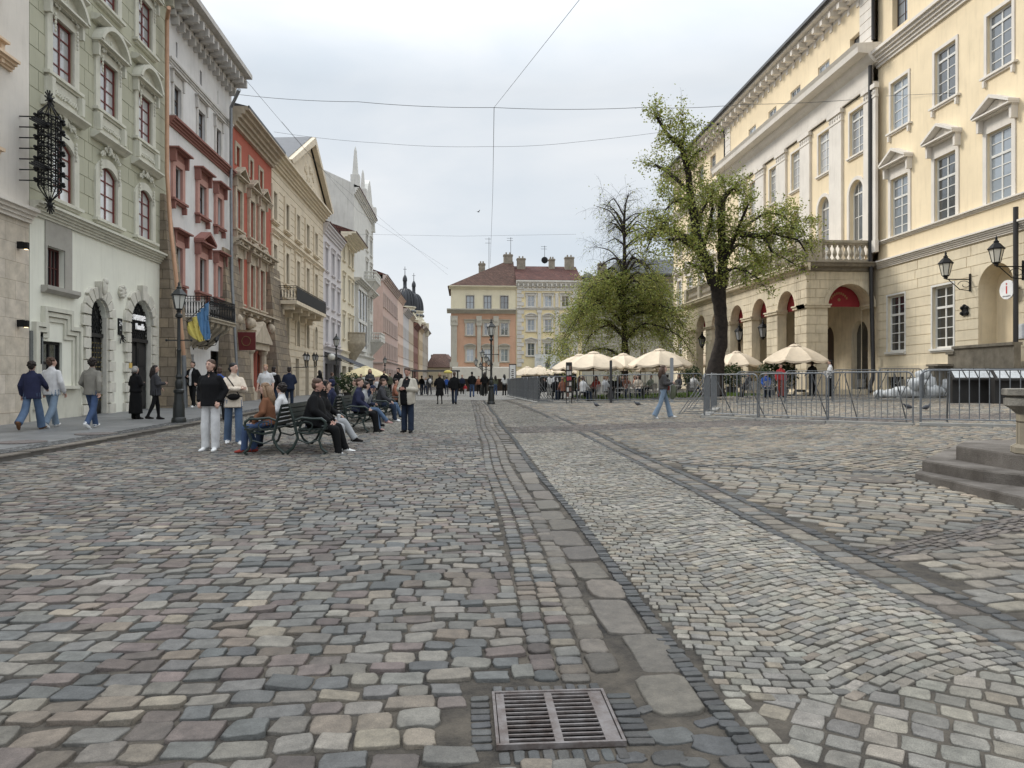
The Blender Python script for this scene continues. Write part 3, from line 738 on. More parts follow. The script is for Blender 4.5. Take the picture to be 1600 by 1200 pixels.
    if k.get('orn'):
        # carved stucco: scrolls and leaves as small raised curls
        O = MB(); rr = random.Random(int(w * 100)); z0, zh, oy = k['orn']; xm = w / 2; y = -rec - oy
        for i in range(26):
            t = i / 25; sx = 1 if i % 2 else -1; rad = rr.uniform(.035, .075); x = xm + sx * t * (w / 2 + a * .2) * .98; z = z0 + h + zh * (1 - t * t * .75) * rr.uniform(.35, .95)
            ps = [(x + rad * (1 - q / 11) * math.cos(q * .75 + i), y, z + rad * (1 - q / 11) * 1.3 * math.sin(q * .75 + i)) for q in range(9)]
            O.tube(ps, [.03 * (1 - q * .06) for q in range(9)], 5)
        O.ball((xm, y, z0 + h + zh * .55), (.1, .05, .14), 8, 6)
        for sx in (-.02, w + .02):
            for q in range(5): O.ball((sx, y, h + z0 - .12 - q * .13), (.05 - q * .005, .04, .07), 6, 4)
        out.append(('carving', O, k['m']))
    return out
def cornice(F, s0, s1, z, h, proj, m, name='cornice', steps=4, mod=None, modm=None, ret=None, sgn=1):
    """stepped cornice with optional brackets every mod metres"""
    M = MB(); prof = []
    for i in range(steps):
        t0 = i / steps; dd = proj * (.12 + .88 * ((i + 1) / steps) ** 1.4)
        prof += [(dd, z + h * t0 + (.0 if i else 0)), (dd, z + h * (i + 1) / steps - .001)]
    M.run(prof, s0, s1)
    if mod:
        n = max(1, int((s1 - s0) / mod)); bw = mod * .28
        for i in range(n):
            x = s0 + (s1 - s0) * (i + .5) / n; a = proj * .82
            M.prism([(x - bw / 2, z + h * .45), (x - bw / 2, z - h * .35), (x + bw / 2, z - h * .35), (x + bw / 2, z + h * .45)], -a * .35, -.0)
            M.prism([(x - bw / 2, z + h * .5), (x - bw / 2, z + h * .12), (x + bw / 2, z + h * .12), (x + bw / 2, z + h * .5)], -a, -a * .3)
    return F.mb(M, name, m)
def body(F, s0, s1, z1, dep, m, y0=.9, name='side_walls'):
    """flanks and back of the block behind the street wall"""
    M = MB(); zb = F.zg
    M.add([(s0, 0, zb), (s0, dep, zb), (s0, dep, z1), (s0, 0, z1)], [(0, 3, 2, 1)]); M.add([(s1, 0, zb), (s1, dep, zb), (s1, dep, z1), (s1, 0, z1)], [(0, 1, 2, 3)])
    M.add([(s0, dep, zb), (s1, dep, zb), (s1, dep, z1), (s0, dep, z1)], [(0, 3, 2, 1)]); M.add([(s0, y0, zb), (s1, y0, zb), (s1, y0, z1), (s0, y0, z1)], [(0, 1, 2, 3)])
    M.add([(s0, 0, z1), (s1, 0, z1), (s1, dep, z1), (s0, dep, z1)], [(0, 1, 2, 3)])
    return F.mb(M, name, m)
def roof(F, s0, s1, z, dep, rh, m, ov=.5, name='roof', hip=0.):
    """ridge parallel to the street"""
    M = MB(); y0, y1, ym = -ov, dep + ov * .3, dep / 2
    M.add([(s0 - .0, y0, z), (s1, y0, z), (s1, y1, z), (s0, y1, z), (s0 + hip, ym, z + rh), (s1 - hip, ym, z + rh)], [(0, 1, 5, 4), (2, 3, 4, 5), (0, 4, 3), (1, 2, 5), (0, 3, 2, 1)])
    M.box(s0, s1, y0 - .06, y0, z - .1, z + .04)
    return F.mb(M, name, m)
def pipe(F, pts, r, m, name='downpipe'):
    M = MB(); M.tube(pts, r, 10)
    for i in range(1, len(pts)):
        a, b = Vector(pts[i - 1]), Vector(pts[i]); L_ = (b - a).length
        for q in range(1, int(L_ / 2.) + 1):
            p = a.lerp(b, q * 2. / max(L_, 2.01)); dd = (b - a).normalized() * .03; M.tube([p - dd, p + dd], r * 1.18, 10)
    return F.mb(M, name, m, smooth=True)
def slots(F, cols): return [(F.s_(a), F.s_(b)) for a, b in cols]
def reveal_hole(s0, s1, z0, z1, rec, rise=0.): return (s0, s1, z0, z1, rise, rec + .06)
def baluster_rail(M, p, q, z0, h, n, r=.09, rail=.16, posts=True):
    p = Vector(p); q = Vector(q)
    for i in range(n):
        t = (i + .5) / n; c = p.lerp(q, t)
        M.rev([(r * .9, 0), (r * .9, .06), (r * .45, .1), (r * .5, .16), (r, .32), (r * .9, .42), (r * .42, .62), (r * .5, .72), (r * .9, .76), (r * .9, h)], 8, (c.x, c.y, z0))
    M.bar((p.x, p.y, z0 + h + .06), (q.x, q.y, z0 + h + .06), rail * 1.5, .13); M.bar((p.x, p.y, z0 - .05), (q.x, q.y, z0 - .05), rail * 1.4, .1)
TXT = {}
def text(body_, size, m, parent, loc, rot=(PI / 2, 0, 0), ext=.01, align='CENTER', name='lettering', sx=1.):
    cu = bpy.data.curves.new(name, 'FONT'); cu.body = body_; cu.size = size; cu.extrude = ext; cu.align_x = align; cu.align_y = 'CENTER'
    o = bpy.data.objects.new(name, cu); COL.objects.link(o)
    dg = bpy.context.evaluated_depsgraph_get(); me = bpy.data.meshes.new_from_object(o.evaluated_get(dg)); bpy.data.objects.remove(o); bpy.data.curves.remove(cu)
    me.materials.clear(); me.materials.append(m); me.name = name
    o = link(name, me, parent, loc); o.rotation_euler = rot; o.scale = (sx, 1, 1)
    return o
def lantern(M, c, sc, mi_m=0, mi_g=1):
    """hexagonal tapered street lantern standing at c"""
    x, y, z = c
    M.rev([(.05*sc, 0), (.07*sc, .03*sc), (.06*sc, .06*sc), (.11*sc, .09*sc), (.12*sc, .12*sc)], 6, c, mi_m)
    M.rev([(.115*sc, .12*sc), (.2*sc, .52*sc)], 6, c, mi_g)
    for j in range(6):
        t = 2 * PI * j / 6
        M.bar((x + .12*sc*math.cos(t), y + .12*sc*math.sin(t), z + .12*sc), (x + .21*sc*math.cos(t), y + .21*sc*math.sin(t), z + .53*sc), .018*sc, mi=mi_m)
    M.rev([(.24*sc, .52*sc), (.25*sc, .55*sc), (.17*sc, .64*sc), (.12*sc, .7*sc), (.07*sc, .74*sc), (.08*sc, .78*sc), (.05*sc, .8*sc), (.03*sc, .86*sc), (.04*sc, .89*sc), (.008*sc, .96*sc)], 6, c, mi_m)
# ------------------------------------------------------------------ shared materials
GL = glassmat('window glass', (.10, .115, .13)); GLD = glassmat('dark window glass', (.012, .014, .016), .08, .7)  # GL base colour lifted to stand in for reflected sky
GLL = glassmat('painted sky-sheen glass', (.32, .35, .38), .08, .8)  # pale base colour paints in the bright sky reflection
WHT = mat('white window paint', srgb(214, 212, 205), .5, .04)
BRN = mat('dark brown window paint', srgb(74, 58, 50), .5, .1)
REDF = mat('red brown window paint', srgb(122, 52, 46), .5, .08)
ZINC = mat('zinc sheet', srgb(138, 142, 146), .45, .1, 3, metal=.6)
BLK = mat('black painted iron', (.011, .011, .012), .6, .1, 8, spec=.25)
DKWOOD = mat('black painted door', (.016, .016, .018), .4, .1, 6)
TILE = blockmat('clay roof tiles', srgb(104, 80, 70), srgb(84, 66, 58), .22, .3, .02, bump=1., mcol=srgb(60, 40, 36))
TILED = blockmat('dark clay roof tiles', srgb(104, 70, 62), srgb(84, 56, 52), .22, .3, .02, bump=1., mcol=srgb(50, 36, 34))
METR = mat('dark sheet metal roof', srgb(86, 88, 92), .5, .1, 2, metal=.4)
PEAT = blockmat('old sandstone blocks', srgb(150, 136, 116), srgb(122, 112, 100), .62, .42, .012, bump=.9, mcol=srgb(86, 78, 68))
STN = mat('weathered sandstone trim', srgb(172, 160, 138), .85, .14, 3, .4, 30, stain=.35)
# ================================================================== LEFT ROW
XL = -13.1
def Lp(px):
    dx, dy, b = ray(px, 500); t = XL / dx; return (XL, dy * t)
# ---------- 1 cream house cut by the photo's edge
F = Fac('cream_house', 'cream stucco house with beige stone ground floor at the far left edge of the photo', 'house', (XL, 15.0), Lp(45.5))
cw = mat('cream white stucco', srgb(222, 214, 202), .85, .06, .8, .2, 60, stain=.15)
bs = blockmat('beige limestone blocks', srgb(206, 196, 182), srgb(194, 184, 168), .95, .55, .006, bump=.4, mcol=srgb(150, 138, 122))
pk_ = mat('peach stucco', srgb(226, 196, 160), .85, .05)
W = F.W; zc = F.z_(0, 330)
wn_ = [(F.s_(-28), F.s_(-4))]
F.wall('stone_wall', bs, 0, W, F.zg, zc, [(W - 3.4, W - 2.35, .2, 3.2, 0, .5), (1, 2.2, .2, 3.2, 0, .5), (W - 3.2, W - 2.4, 4.1, 5.4, 0, .25)])
F.wall('stucco_wall', cw, 0, W, zc, 21, [(W - 3.1, W - 1.75, 8.0, 10.4, 0, .25), (W - 3.1, W - 1.75, 12.4, 15, 0, .25), (1, 2.2, 8, 10.4, 0, .25), (1, 2.2, 12.4, 15, 0, .25)])
body(F, 0, W, 21, 12, cw); roof(F, 0, W, 21, 12, 3, TILED)
for a, b in ((W - 3.1, W - 1.75), (1, 2.2)):
    for z0, z1 in ((8, 10.4), (12.4, 15)): F.window(a, b, z0, z1, fm=WHT, gm=GL, sur=dict(m=pk_, w=.25, p=.08, hood='flat'))
F.window(W - 3.2, W - 2.4, 4.1, 5.4, rec=.19, fm=BRN, gm=GLD, rws=2); 
M = MB(); M.box(W - 3.4, W - 2.35, .44, .5, F.zg, 3.2); M.box(W - 3.3, W - 2.45, .40, .44, .3, 3.1); F.mb(M, 'door', DKWOOD)
cornice(F, 0, W + .02, zc - .05, .42, .32, cw, 'belt_cornice'); cornice(F, 0, W - .9, F.z_(5, 100) - .1, .3, .3, pk_, 'upper_belt')
M = MB(); M.box(W - 4.2, W - .15, -.08, 0, F.zg, .55); F.mb(M, 'plinth', bs)
LAMPW = mat('warm lamp light', srgb(255, 220, 150), .5); b_ = LAMPW.node_tree.nodes['Principled BSDF']; b_.inputs['Emission Color'].default_value = (1, .75, .4, 1); b_.inputs['Emission Strength'].default_value = 3
for (px, py, lb) in ((28, 383, 'small black wall spotlight on the beige stone wall, the upper of the pair'), (28, 505, 'small black wall spotlight on the beige stone wall, the lower of the pair')):
    u, z = F.uv(px, py); p = F.world(u, 0, z); M = MB(); M.box(-.06, .06, -.16, 0, -.1, .1); M.box(-.05, .05, -.3, -.16, -.12, .08)
    o = M.build('wall_spotlight', BLK, None, loc=p, rz=F.rz); tag(o, lb, 'wall lamp', 'spotlights on the beige stone wall')
    M2 = MB(); M2.box(-.04, .04, -.27, -.19, -.126, -.121); M2.build('bulb', LAMPW, o)
# ---------- 2 pale green bank house
F = Fac('green_house', 'pale green four storey house with red window frames, stucco carving and two arched doors', 'house', Lp(46.2), Lp(263))
W = F.W; B1 = F
gup = mat('olive green stucco', srgb(178, 177, 152), .85, .05, .7, .15, 60, stain=.1)
glo = mat('pale mint stucco', srgb(226, 226, 210), .85, .04, .6, .1, 60, stain=.14)
gtr = mat('light grey green stucco trim', srgb(205, 203, 186), .8, .06, 2, .15, 50, stain=.22)
zb = 6.62
ground = F.wall
hw_ = (F.s_(72.5), F.s_(100), F.z_(72, 445), F.z_(72, 383), 0, .35)
bw_ = (F.s_(64.5), F.s_(97), F.z_(64, 601), F.z_(64, 532), 0, .3)
dl, dr = (F.s_(137.7), F.s_(165.7)), (F.s_(201.3), F.s_(234.8))
zt1, zt2 = F.z_(151, 467), F.z_(217, 470); zg = G(XL + .3, 27)
holes = [hw_, bw_, (dl[0], dl[1], zg - .05, zt1, (dl[1] - dl[0]) / 2, .2), (dr[0], dr[1], zg - .05, zt2, (dr[1] - dr[0]) / 2, .2)]
F.wall('lower_wall', glo, 0, W, F.zg, zb, holes)
W2 = [(79.4, 113.2), (153.8, 181.5), (214.4, 235.7)]; S2 = slots(F, W2)
rows_ = ((7.28, 9.15, .28), (11.2, 13.1, 0), (15.1, 17.0, 0))
up = []
for (z0, z1, rs) in rows_:
    for a, b in S2: up.append((a, b, z0, z1 + (.12 if rs else 0), rs, .24))
gro = [(z, .014) for z in np.arange(7.3, 18.2, .62)]; vg = []
for i, z in enumerate(np.arange(7.3, 18.0, .62)):
    for x in (np.array([.45, 3.1, 3.6, 6.3, 6.85, 9.6]) if i % 2 else np.array([.75, 3.35, 6.6, 9.9])): vg.append((x, .014, z, z + .62))
F.wall('upper_wall', gup, 0, W, zb, 18.5, up, gro, vg, gd=.02)
body(F, 0, W, 18.5, 12, gup); roof(F, 0, W, 19.2, 12, 3, TILED, ov=.9)
for (z0, z1, rs), hd in zip(rows_, (None, 'arc', 'arc')):
    for i, (a, b) in enumerate(S2):
        sur = dict(m=gtr, w=.30, p=.07, sill=True, sx=.1)
        if hd: sur.update(hood='arc', frieze=.04, ph=.30, hp=.34, orn=(.12, .62, .16))
        else: sur.update(orn=(.22, .75, .12))
        F.window(a, b, z0, z1 + (.12 if rs else 0), rec=.06, rise=rs, cols=2, rws=4, fm=REDF, gm=GLL, sur=sur, fw=.07, bw=.04)
for i, (a, b) in enumerate(S2):                                      # carved aprons between the floors
    M = MB(); M.run([(.12, 10.05), (.2, 10.12), (.34, 10.2), (.34, 10.26), (.06, 10.34)], a - .55, b + .55)
    M.box(a - .35, b + .35, -.07, 0, 10.34, 11.0)
    rr = random.Random(i)
    for q in range(12):
        x = a - .05 + (b - a + .1) * q / 11; M.tube([(x + .07 * (1 - t / 9) * math.cos(t + q), -.1, 10.66 + .1 * (1 - t / 9) * math.sin(t + q)) for t in range(8)], .028, 5)
    for x in (a - .25, b + .25): M.prism([(x - .1, 11), (x - .07, 10.4), (x + .07, 10.4), (x + .1, 11)], -.24, 0)
    M.run([(.16, 14.2), (.34, 14.32), (.34, 14.38), (.06, 14.45)], a - .5, b + .5)
    F.mb(M, 'apron', gtr)
cornice(F, 0, W, zb - .1, .42, .34, gtr, 'belt_cornice', steps=5)
cornice(F, 0, W + .3, 18.3, .9, 1.0, gtr, 'cornice', mod=.8)
# small upper window with shutters, cross window with stepped stone frame
sh = mat('dark red shutter paint', srgb(84, 36, 32), .6, .1)
F.window(hw_[0] + .1, hw_[1] - .0, hw_[2], hw_[3], rec=.16, cols=4, rws=2, fm=sh, gm=GLD, fw=.06)
M = MB(); gry = mat('grey stone frame', srgb(164, 160, 150), .85, .08, 2, .3, 40)
a, b, c, d = hw_[:4]; M.box(a - .1, a, -.04, 0, c, d + .95); M.box(b, b + .42, -.04, 0, c, d + .95); M.box(a, b, -.04, 0, d, d + .95); M.box(a - .1, b + .42, -.07, 0, d + .95, d + 1.02)
M.run([(.12, c - .25), (.22, c - .15), (.22, c - .03)], a - .3, b + .62); F.mb(M, 'window_frame_stone', gry)
F.window(bw_[0], bw_[1], bw_[2], bw_[3], rec=.08, cols=2, rws=2, fm=BLK, gm=GLD, fw=.09, bw=.09)
M = MB(); a, b, c, d = bw_[:4]; zt = F.z_(64, 494)
for k_, off in enumerate((.0, .16, .32)):
    p = .05 + .05 * k_; e = .13
    x0, x1 = a - .05 - off, b + .55 + off; zz = d + .1 + off; xm0, xm1 = a + .35 - off * .8, b + .05 + off * .8
    M.box(x0 - e, x0, -p, 0, c - .1 if k_ < 2 else .6, zz + e); M.box(x1, x1 + e, -p, 0, c - .1, zz + e)
    M.box(x0, xm0, -p, 0, zz, zz + e); M.box(xm1, x1, -p, 0, zz, zz + e)
    z2 = zz + .52; M.box(xm0 - e, xm0, -p, 0, zz + e, z2 + e); M.box(xm1, xm1 + e, -p, 0, zz + e, z2 + e); M.box(xm0, xm1, -p, 0, z2, z2 + e)
M.box(a - .6, b + 1.1, -.04, 0, F.zg, c - .12); M.box(a - .1, b + .7, -.2, 0, c - .14, c - .04); F.mb(M, 'stepped_stone_frame', gtr)
wst = mat('pale door surround stone', srgb(206, 202, 188), .8, .08, 3, .3, 40, stain=.2)
for k_, ((a, b), zt) in enumerate(((dl, zt1), (dr, zt2))):
    w_ = b - a; r = w_ / 2; zs = zt - r; M = MB(); nb_ = 9
    for i in range(nb_):                                             # rusticated jamb blocks, long and short
        z0 = zg + (zs - zg) * i / nb_; z1 = zg + (zs - zg) * (i + 1) / nb_ - .04; lw = .5 if i % 2 == 0 else .36
        M.box(a - lw, a - .02, -.12, 0, z0, z1); M.box(b + .02, b + lw, -.12, 0, z0, z1)
    M.box(a - .06, a + .06, -.05, .1, zg, zs); M.box(b - .06, b + .06, -.05, .1, zg, zs)
    for i in range(9):
        t0, t1 = PI - PI * i / 9 - .03, PI - PI * (i + 1) / 9 + .03; ro = r + (.62 if i == 4 else .42 if i % 2 else .5); cx_ = (a + b) / 2
        pts = [(cx_ + (r + .02) * math.cos(t), zs + (r + .02) * math.sin(t)) for t in np.linspace(t0, t1, 4)] + [(cx_ + ro * math.cos(t), zs + ro * math.sin(t)) for t in np.linspace(t1, t0, 4)]
        M.prism(pts[::-1], -.13 - (.08 if i == 4 else 0), 0)
    if k_ == 0: M.ball(((a + b) / 2, -.26, zt + .45), (.12, .1, .3), 8, 6); M.ball(((a + b) / 2, -.3, zt + .62), (.09, .09, .12), 8, 6)
    dr_ = F.mb(M, 'door_surround', wst)
    D = MB(); zf = zg + 2.75
    D.box(a, b, .18, .26, zg, zf - .02)
    D.box(a, b, .06, .26, zf, zf + .14)
    cx_ = (a + b) / 2
    for (x0, x1) in ((a + .08, cx_ - .05), (cx_ + .05, b - .08)):
        for z0, z1 in ((zg + .15, zg + .8), (zg + .95, zg + 1.65), (zg + 1.8, zf - .15)): D.box(x0, x1, .14, .18, z0, z1); D.box(x0 + .09, x1 - .09, .125, .14, z0 + .09, z1 - .09)
    D.box(cx_ - .03, cx_ + .03, .11, .18, zg, zf)
    if k_ == 1: D.box(cx_ + .12, cx_ + .42, .10, .125, zg + 1.3, zg + 1.75)
    door = F.mb(D, 'door', DKWOOD)
    Gg = MB(); pts = [(x, z) for x, z in arcpts(w_, zs, r, 14, a)]; Gg.add([(a, .24, zf + .14)] + [(b, .24, zf + .14)] + [(x, .24, z) for x, z in pts[::-1]], [tuple(range(len(pts) + 2))]); Gg.build('fanlight', GLD, door)
    I = MB()
    for q in np.arange(-1.6, 1.7, .17):                              # diamond grille
        for sg in (1, -1):
            seg = []
            for t in np.linspace(0, 1.5, 31):
                x = cx_ + q + sg * (t - .75) * .6; z = zf + .14 + t
                inside = a < x < b and (z < zs or (x - cx_) ** 2 + (z - zs) ** 2 < (r - .03) ** 2)
                if inside: seg.append((x, z))
            if len(seg) > 2: I.bar((seg[0][0], .14, seg[0][1]), (seg[-1][0], .14, seg[-1][1]), .025, .02, up=(0, 1, 0))
    I.build('fanlight_grille', BLK, door)
    if k_ == 0:
        S = MB(); gold = mat('dull gold studs', srgb(150, 132, 70), .5, .1, metal=.4)
        for i in range(6):
            for j in range(13): S.ball((a + .14 + i * (w_ - .28) / 5 + (.06 if j % 2 else 0), .115, zg + .5 + j * .17), .026, 5, 4)
        S.build('stud', gold, door)['kind'] = 'stuff'
    else:
        Lw = mat('white sign lettering', srgb(240, 240, 240), .5, .0); bb = Lw.node_tree.nodes['Principled BSDF']; bb.inputs['Emission Color'].default_value = (1, 1, 1, 1); bb.inputs['Emission Strength'].default_value = .12
        sg_ = empty('bank_sign', F.world(cx_, -.04, zs + .18), F.rz); tag(sg_, 'white illuminated lettering over the right hand arched door of the green house', 'shop sign')
        text('sense', .46, Lw, sg_, (.02, 0, .12), ext=.04); text('bank', .36, Lw, sg_, (.1, 0, -.28), ext=.04)
# number plate, plaque, relief
u, z = F.uv(186.5, 510); M = MB(); M.box(-.14, .14, -.05, 0, -.32, .3); o = tag(M.build('number_plate', BLK, loc=F.world(u, 0, z), rz=F.rz), 'small black house number plate between the two arched doors', 'house number')
Lw2 = mat('white enamel', srgb(225, 225, 222), .5, .02)
text('24', .26, Lw2, o, (0, -.055, .1), ext=.004); text('•', .16, Lw2, o, (0, -.055, -.15), ext=.004)
u, z = F.uv(49, 540); M = MB(); M.box(0, .62, -.05, 0, -.55, .45)
for i in range(9): M.box(.08, .54, -.056, -.05, -.45 + i * .09, -.43 + i * .09)
tag(M.build('memorial_plaque', mat('grey bronze plaque', srgb(112, 116, 116), .5, .1, 8, .3), loc=F.world(u - .1, 0, z), rz=F.rz), 'grey memorial plaque on the left corner of the green house', 'plaque')
u, z = F.uv(188, 456); M = MB(); M.ball((0, -.05, 0), (.22, .1, .25), 10, 8); 
for q in range(9): M.ball((.17 * math.cos(q * .7), -.1, .19 * math.sin(q * .7)), (.07, .07, .07), 6, 4)
tag(M.build('carved_rosette', wst, loc=F.world(u, 0, z), rz=F.rz, smooth=True), 'small carved stone emblem between the door arches', 'carving')
u, z = F.uv(187, 530); M = MB(); 
for q in range(7): M.tube([(0, -.08, .1), (.22 * math.cos(q * .52), -.12, -.05 + .12 * math.sin(q * 1.9))], .02, 5)
M.ball((0, -.1, .12), .06, 6, 5)
tag(M.build('iron_ornament', BLK, loc=F.world(u, 0, z), rz=F.rz), 'small dark iron ornament under the house number plate', 'ornament')
u, z = F.uv(198.5, 571); M = MB(); M.box(-.1, .1, -.03, 0, -.1, .1)
tag(M.build('notice_plate', mat('yellow enamel', srgb(214, 176, 60), .5), loc=F.world(u, .12, z), rz=F.rz), 'small yellow notice beside the right arched door', 'sign')
# wrought iron cage sign
us, zs_ = F.uv(86, 150, .9); _, ze = F.uv(86, 322, .9); cr_ = empty('iron_cage', F.world(us, .75, ze), F.rz); tag(cr_, 'tall black wrought iron lattice ornament hung on the green house beside the left window', 'ornament')
H_ = zs_ - ze; M = MB(); rd = .42
for j in range(10):
    t = 2 * PI * j / 10; M.bar((rd * math.cos(t), rd * .6 * math.sin(t), .5), (rd * math.cos(t), rd * .6 * math.sin(t), H_ - .6), .028)
    M.bar((rd * math.cos(t), rd * .6 * math.sin(t), .5), (0, 0, .1), .022); M.bar((rd * math.cos(t), rd * .6 * math.sin(t), H_ - .6), (0, 0, H_ - .2), .022)
nz_ = 26
for j in range(16):
    for i in range(nz_):
        z0 = .5 + (H_ - 1.1) * i / nz_; z1 = .5 + (H_ - 1.1) * (i + 1) / nz_
        for sg in (1, -1):
            t0 = 2 * PI * j / 16; t1 = t0 + sg * 2 * PI / 16
            M.bar((rd * math.cos(t0), rd * .6 * math.sin(t0), z0), (rd * math.cos(t1), rd * .6 * math.sin(t1), z1), .009)
M.build('lattice', BLK, cr_)
M = MB()
for i in range(7):
    z = .7 + (H_ - 1.4) * i / 6
    M.tube([(rd * 1.12 * math.cos(t), rd * .68 * math.sin(t), z) for t in np.linspace(0, 2 * PI, 13)], .02, 6)
    ln = .85 if i in (1, 5) else .55
    M.bar((-ln - .1, -.1, z), (ln, -.1, z), .03); M.bar((-.2, .75, z), (-.2, 0, z), .03)
    for t in range(10):
        a = 2 * PI * t / 10; M.ball((rd * 1.2 * math.cos(a), rd * .76 * math.sin(a), z), .05, 6, 4)
    if i in (1, 5):
        for q in range(3): M.bar((-ln - .3 + q * .1, -.1, z - .08 + q * .06), (-.3, -.1, z - .06 + q * .06), .04)
M.build('band', BLK, cr_)
M = MB()
for zc_ in (H_ - .1, .02):
    M.ball((0, 0, zc_), .09, 8, 6)
    for t in range(12): a = 2 * PI * t / 12; M.bar((0, 0, zc_), (.26 * math.cos(a), 0, zc_ + .26 * math.sin(a)), .03)
M.build('finial', BLK, cr_)
# buttress between green and white house
cu_pipe = mat('new copper downpipe', srgb(196, 148, 112), .45, .08, 3, metal=.25)
a0, a1 = B1.s_(250), B1.s_(277, .0)
M = MB(); zt = B1.z_(256, 306); z1 = G(XL + .6, 33)
M.add([(a0, 0, zt), (a0 + .6, 0, zt), (a0 + .6, -.15, zt), (a0, -.15, zt), (a0 - .15, 0, -.2), (a1 + .1, 0, -.2), (a1 + .1, -.95, -.2), (a0 - .15, -.95, -.2)], [(0, 1, 2, 3), (3, 2, 6, 7), (0, 3, 7, 4), (2, 1, 5, 6), (1, 0, 4, 5)])
o = M.build('stone_buttress', PEAT, loc=B1.O, rz=B1.rz); tag(o, 'tapering sandstone buttress between the green and the white house', 'buttress', 'stone buttresses of the left row')
M = MB(); P_ = lambda px, py, d: (B1.s_(px, d), -d, B1.z_(px, py, d))
M.tube([P_(264, 12, .7), P_(261, 30, .3), P_(261, 90, .25), P_(261, 270, .25), P_(267, 360, .5), P_(276, 440, .95), P_(287, 555, 1.05)], .085, 10)
o = M.build('downpipe', cu_pipe, loc=B1.O, rz=B1.rz, smooth=True); tag(o, 'long copper coloured downpipe running down past the stone buttress', 'downpipe', 'downpipes of the left row')
M = MB(); M.tube([P_(287, 555, 1.05), P_(290, 640, 1.05)], .1, 10); M.build('pipe_foot', ZINC, o, smooth=True)
# ---------- 3 white house with red-brown trims
F = Fac('white_house', 'white stucco house with red brown window trims, bracket cornice and an iron balcony', 'house', Lp(263.5), Lp(361.8)); W = F.W; B2 = F
wst2 = mat('white grey stucco', srgb(214, 212, 210), .85, .06, .8, .2, 50, stain=.2)
red = mat('red brown stucco trim', srgb(150, 96, 84), .8, .06, 2, .15, 40, stain=.15)
pnk = mat('salmon window surround', srgb(188, 136, 122), .8, .05, 2, .1)
gcor = mat('grey white cornice stucco', srgb(196, 192, 186), .8, .08, 2, .2, 40, stain=.3)
cw3 = slots(F, [(270.5, 281.5), (308.7, 319), (337, 344)]); zz = [(13.4, 14.85), (9.68, 11.2), (5.9, 7.58)]
hol = []
for k_, (z0, z1) in enumerate(zz):
    for a, b in cw3: hol.append((a, b, z0, z1, 0, .26))
for a, b in cw3: hol.append((a + .3, b - .3, 16.2, 16.9, 0, .2))
dz = G(XL + .3, 36); gd0 = (F.s_(282), F.s_(303)); gd1 = (F.s_(329), F.s_(350))
hol += [(gd0[0], gd0[1], dz - .05, dz + 2.4, 0, .5), (gd1[0], gd1[1], dz - .05, dz + 2.7, 0, .5)]
F.wall('wall', wst2, 0, W, F.zg, 18.0, hol)
body(F, 0, W, 18.0, 12, wst2); roof(F, 0, W, 18.8, 12, 2.5, TILED, ov=1.0)
for k_, (z0, z1) in enumerate(zz):
    for i, (a, b) in enumerate(cw3):
        if k_ == 0: sur = dict(m=gcor, w=.2, p=.06, hood='flat', frieze=.3, hp=.2)
        else: sur = dict(m=pnk, w=.3, p=.12, hood='tri' if (k_ == 2 and i == 1) else 'flat', frieze=.3, hp=.45, hm=red, sc=True, sx=.12)
        F.window(a, b, z0, z1, rec=.1, cols=2, rws=2, tr=.62, fm=BRN, gm=GL, sur=sur, bw=.05)
for a, b in cw3: F.window(a + .3, b - .3, 16.2, 16.9, rec=.14, cols=2, rws=1, fm=BRN, gm=GLD)
cornice(F, 0, W, 12.85, .42, .32, red, 'belt_cornice'); cornice(F, 0, W, 17.75, .95, 1.15, gcor, 'cornice', mod=.62); cornice(F, 0, W, 15.6, .3, .14, gcor, 'frieze_moulding', steps=3)
for a, b, hh, mm in ((gd0[0], gd0[1], 2.4, mat('dark red wooden frame', srgb(92, 40, 34), .5, .1)), (gd1[0], gd1[1], 2.7, BRN)):
    M = MB(); M.box(a, b, .4, .46, dz - .05, dz + hh); D_ = F.mb(M, 'door', mm); M = MB(); M.box(a + .25, b - .25, .37, .4, dz + .4, dz + hh - .3); M.build('pane', GLD, D_)
M = MB(); a, b = F.s_(331), F.s_(348); M.box(F.s_(350.5), F.s_(358), -.06, 0, dz + .8, dz + 2.5); o = M.build('shop_poster', mat('teal poster', srgb(92, 132, 136), .6, .2, 2), loc=F.O, rz=F.rz); tag(o, 'teal poster on the wall by the door of the white house', 'poster')
# balcony with brackets
uc0, uc1 = F.s_(294.7), F.s_(368); zr = F.z_(329.7, 463, 1.3); dpt = 1.3; zf = zr - .95
x0b, x1b = F.s_(329.7, dpt), F.s_(368, dpt)
M = MB(); M.box(x0b, x1b, -dpt, 0, zf - .22, zf); M.box(x0b - .05, x1b + .05, -dpt - .06, 0, zf - .08, zf - .02)
for x in np.linspace(x0b + .6, x1b - .6, 4):
    M.add([(x - .2, 0, zf - .2), (x - .2, -dpt + .1, zf - .2), (x - .2, -dpt + .15, zf - .42), (x - .2, -.3, zf - 1.15), (x - .2, 0, zf - 1.4), (x + .2, 0, zf - .2), (x + .2, -dpt + .1, zf - .2), (x + .2, -dpt + .15, zf - .42), (x + .2, -.3, zf - 1.15), (x + .2, 0, zf - 1.4)],
          [(0, 1, 2, 3, 4), (9, 8, 7, 6, 5), (1, 6, 7, 2), (2, 7, 8, 3), (3, 8, 9, 4)])
balc = F.mb(M, 'balcony', STN)
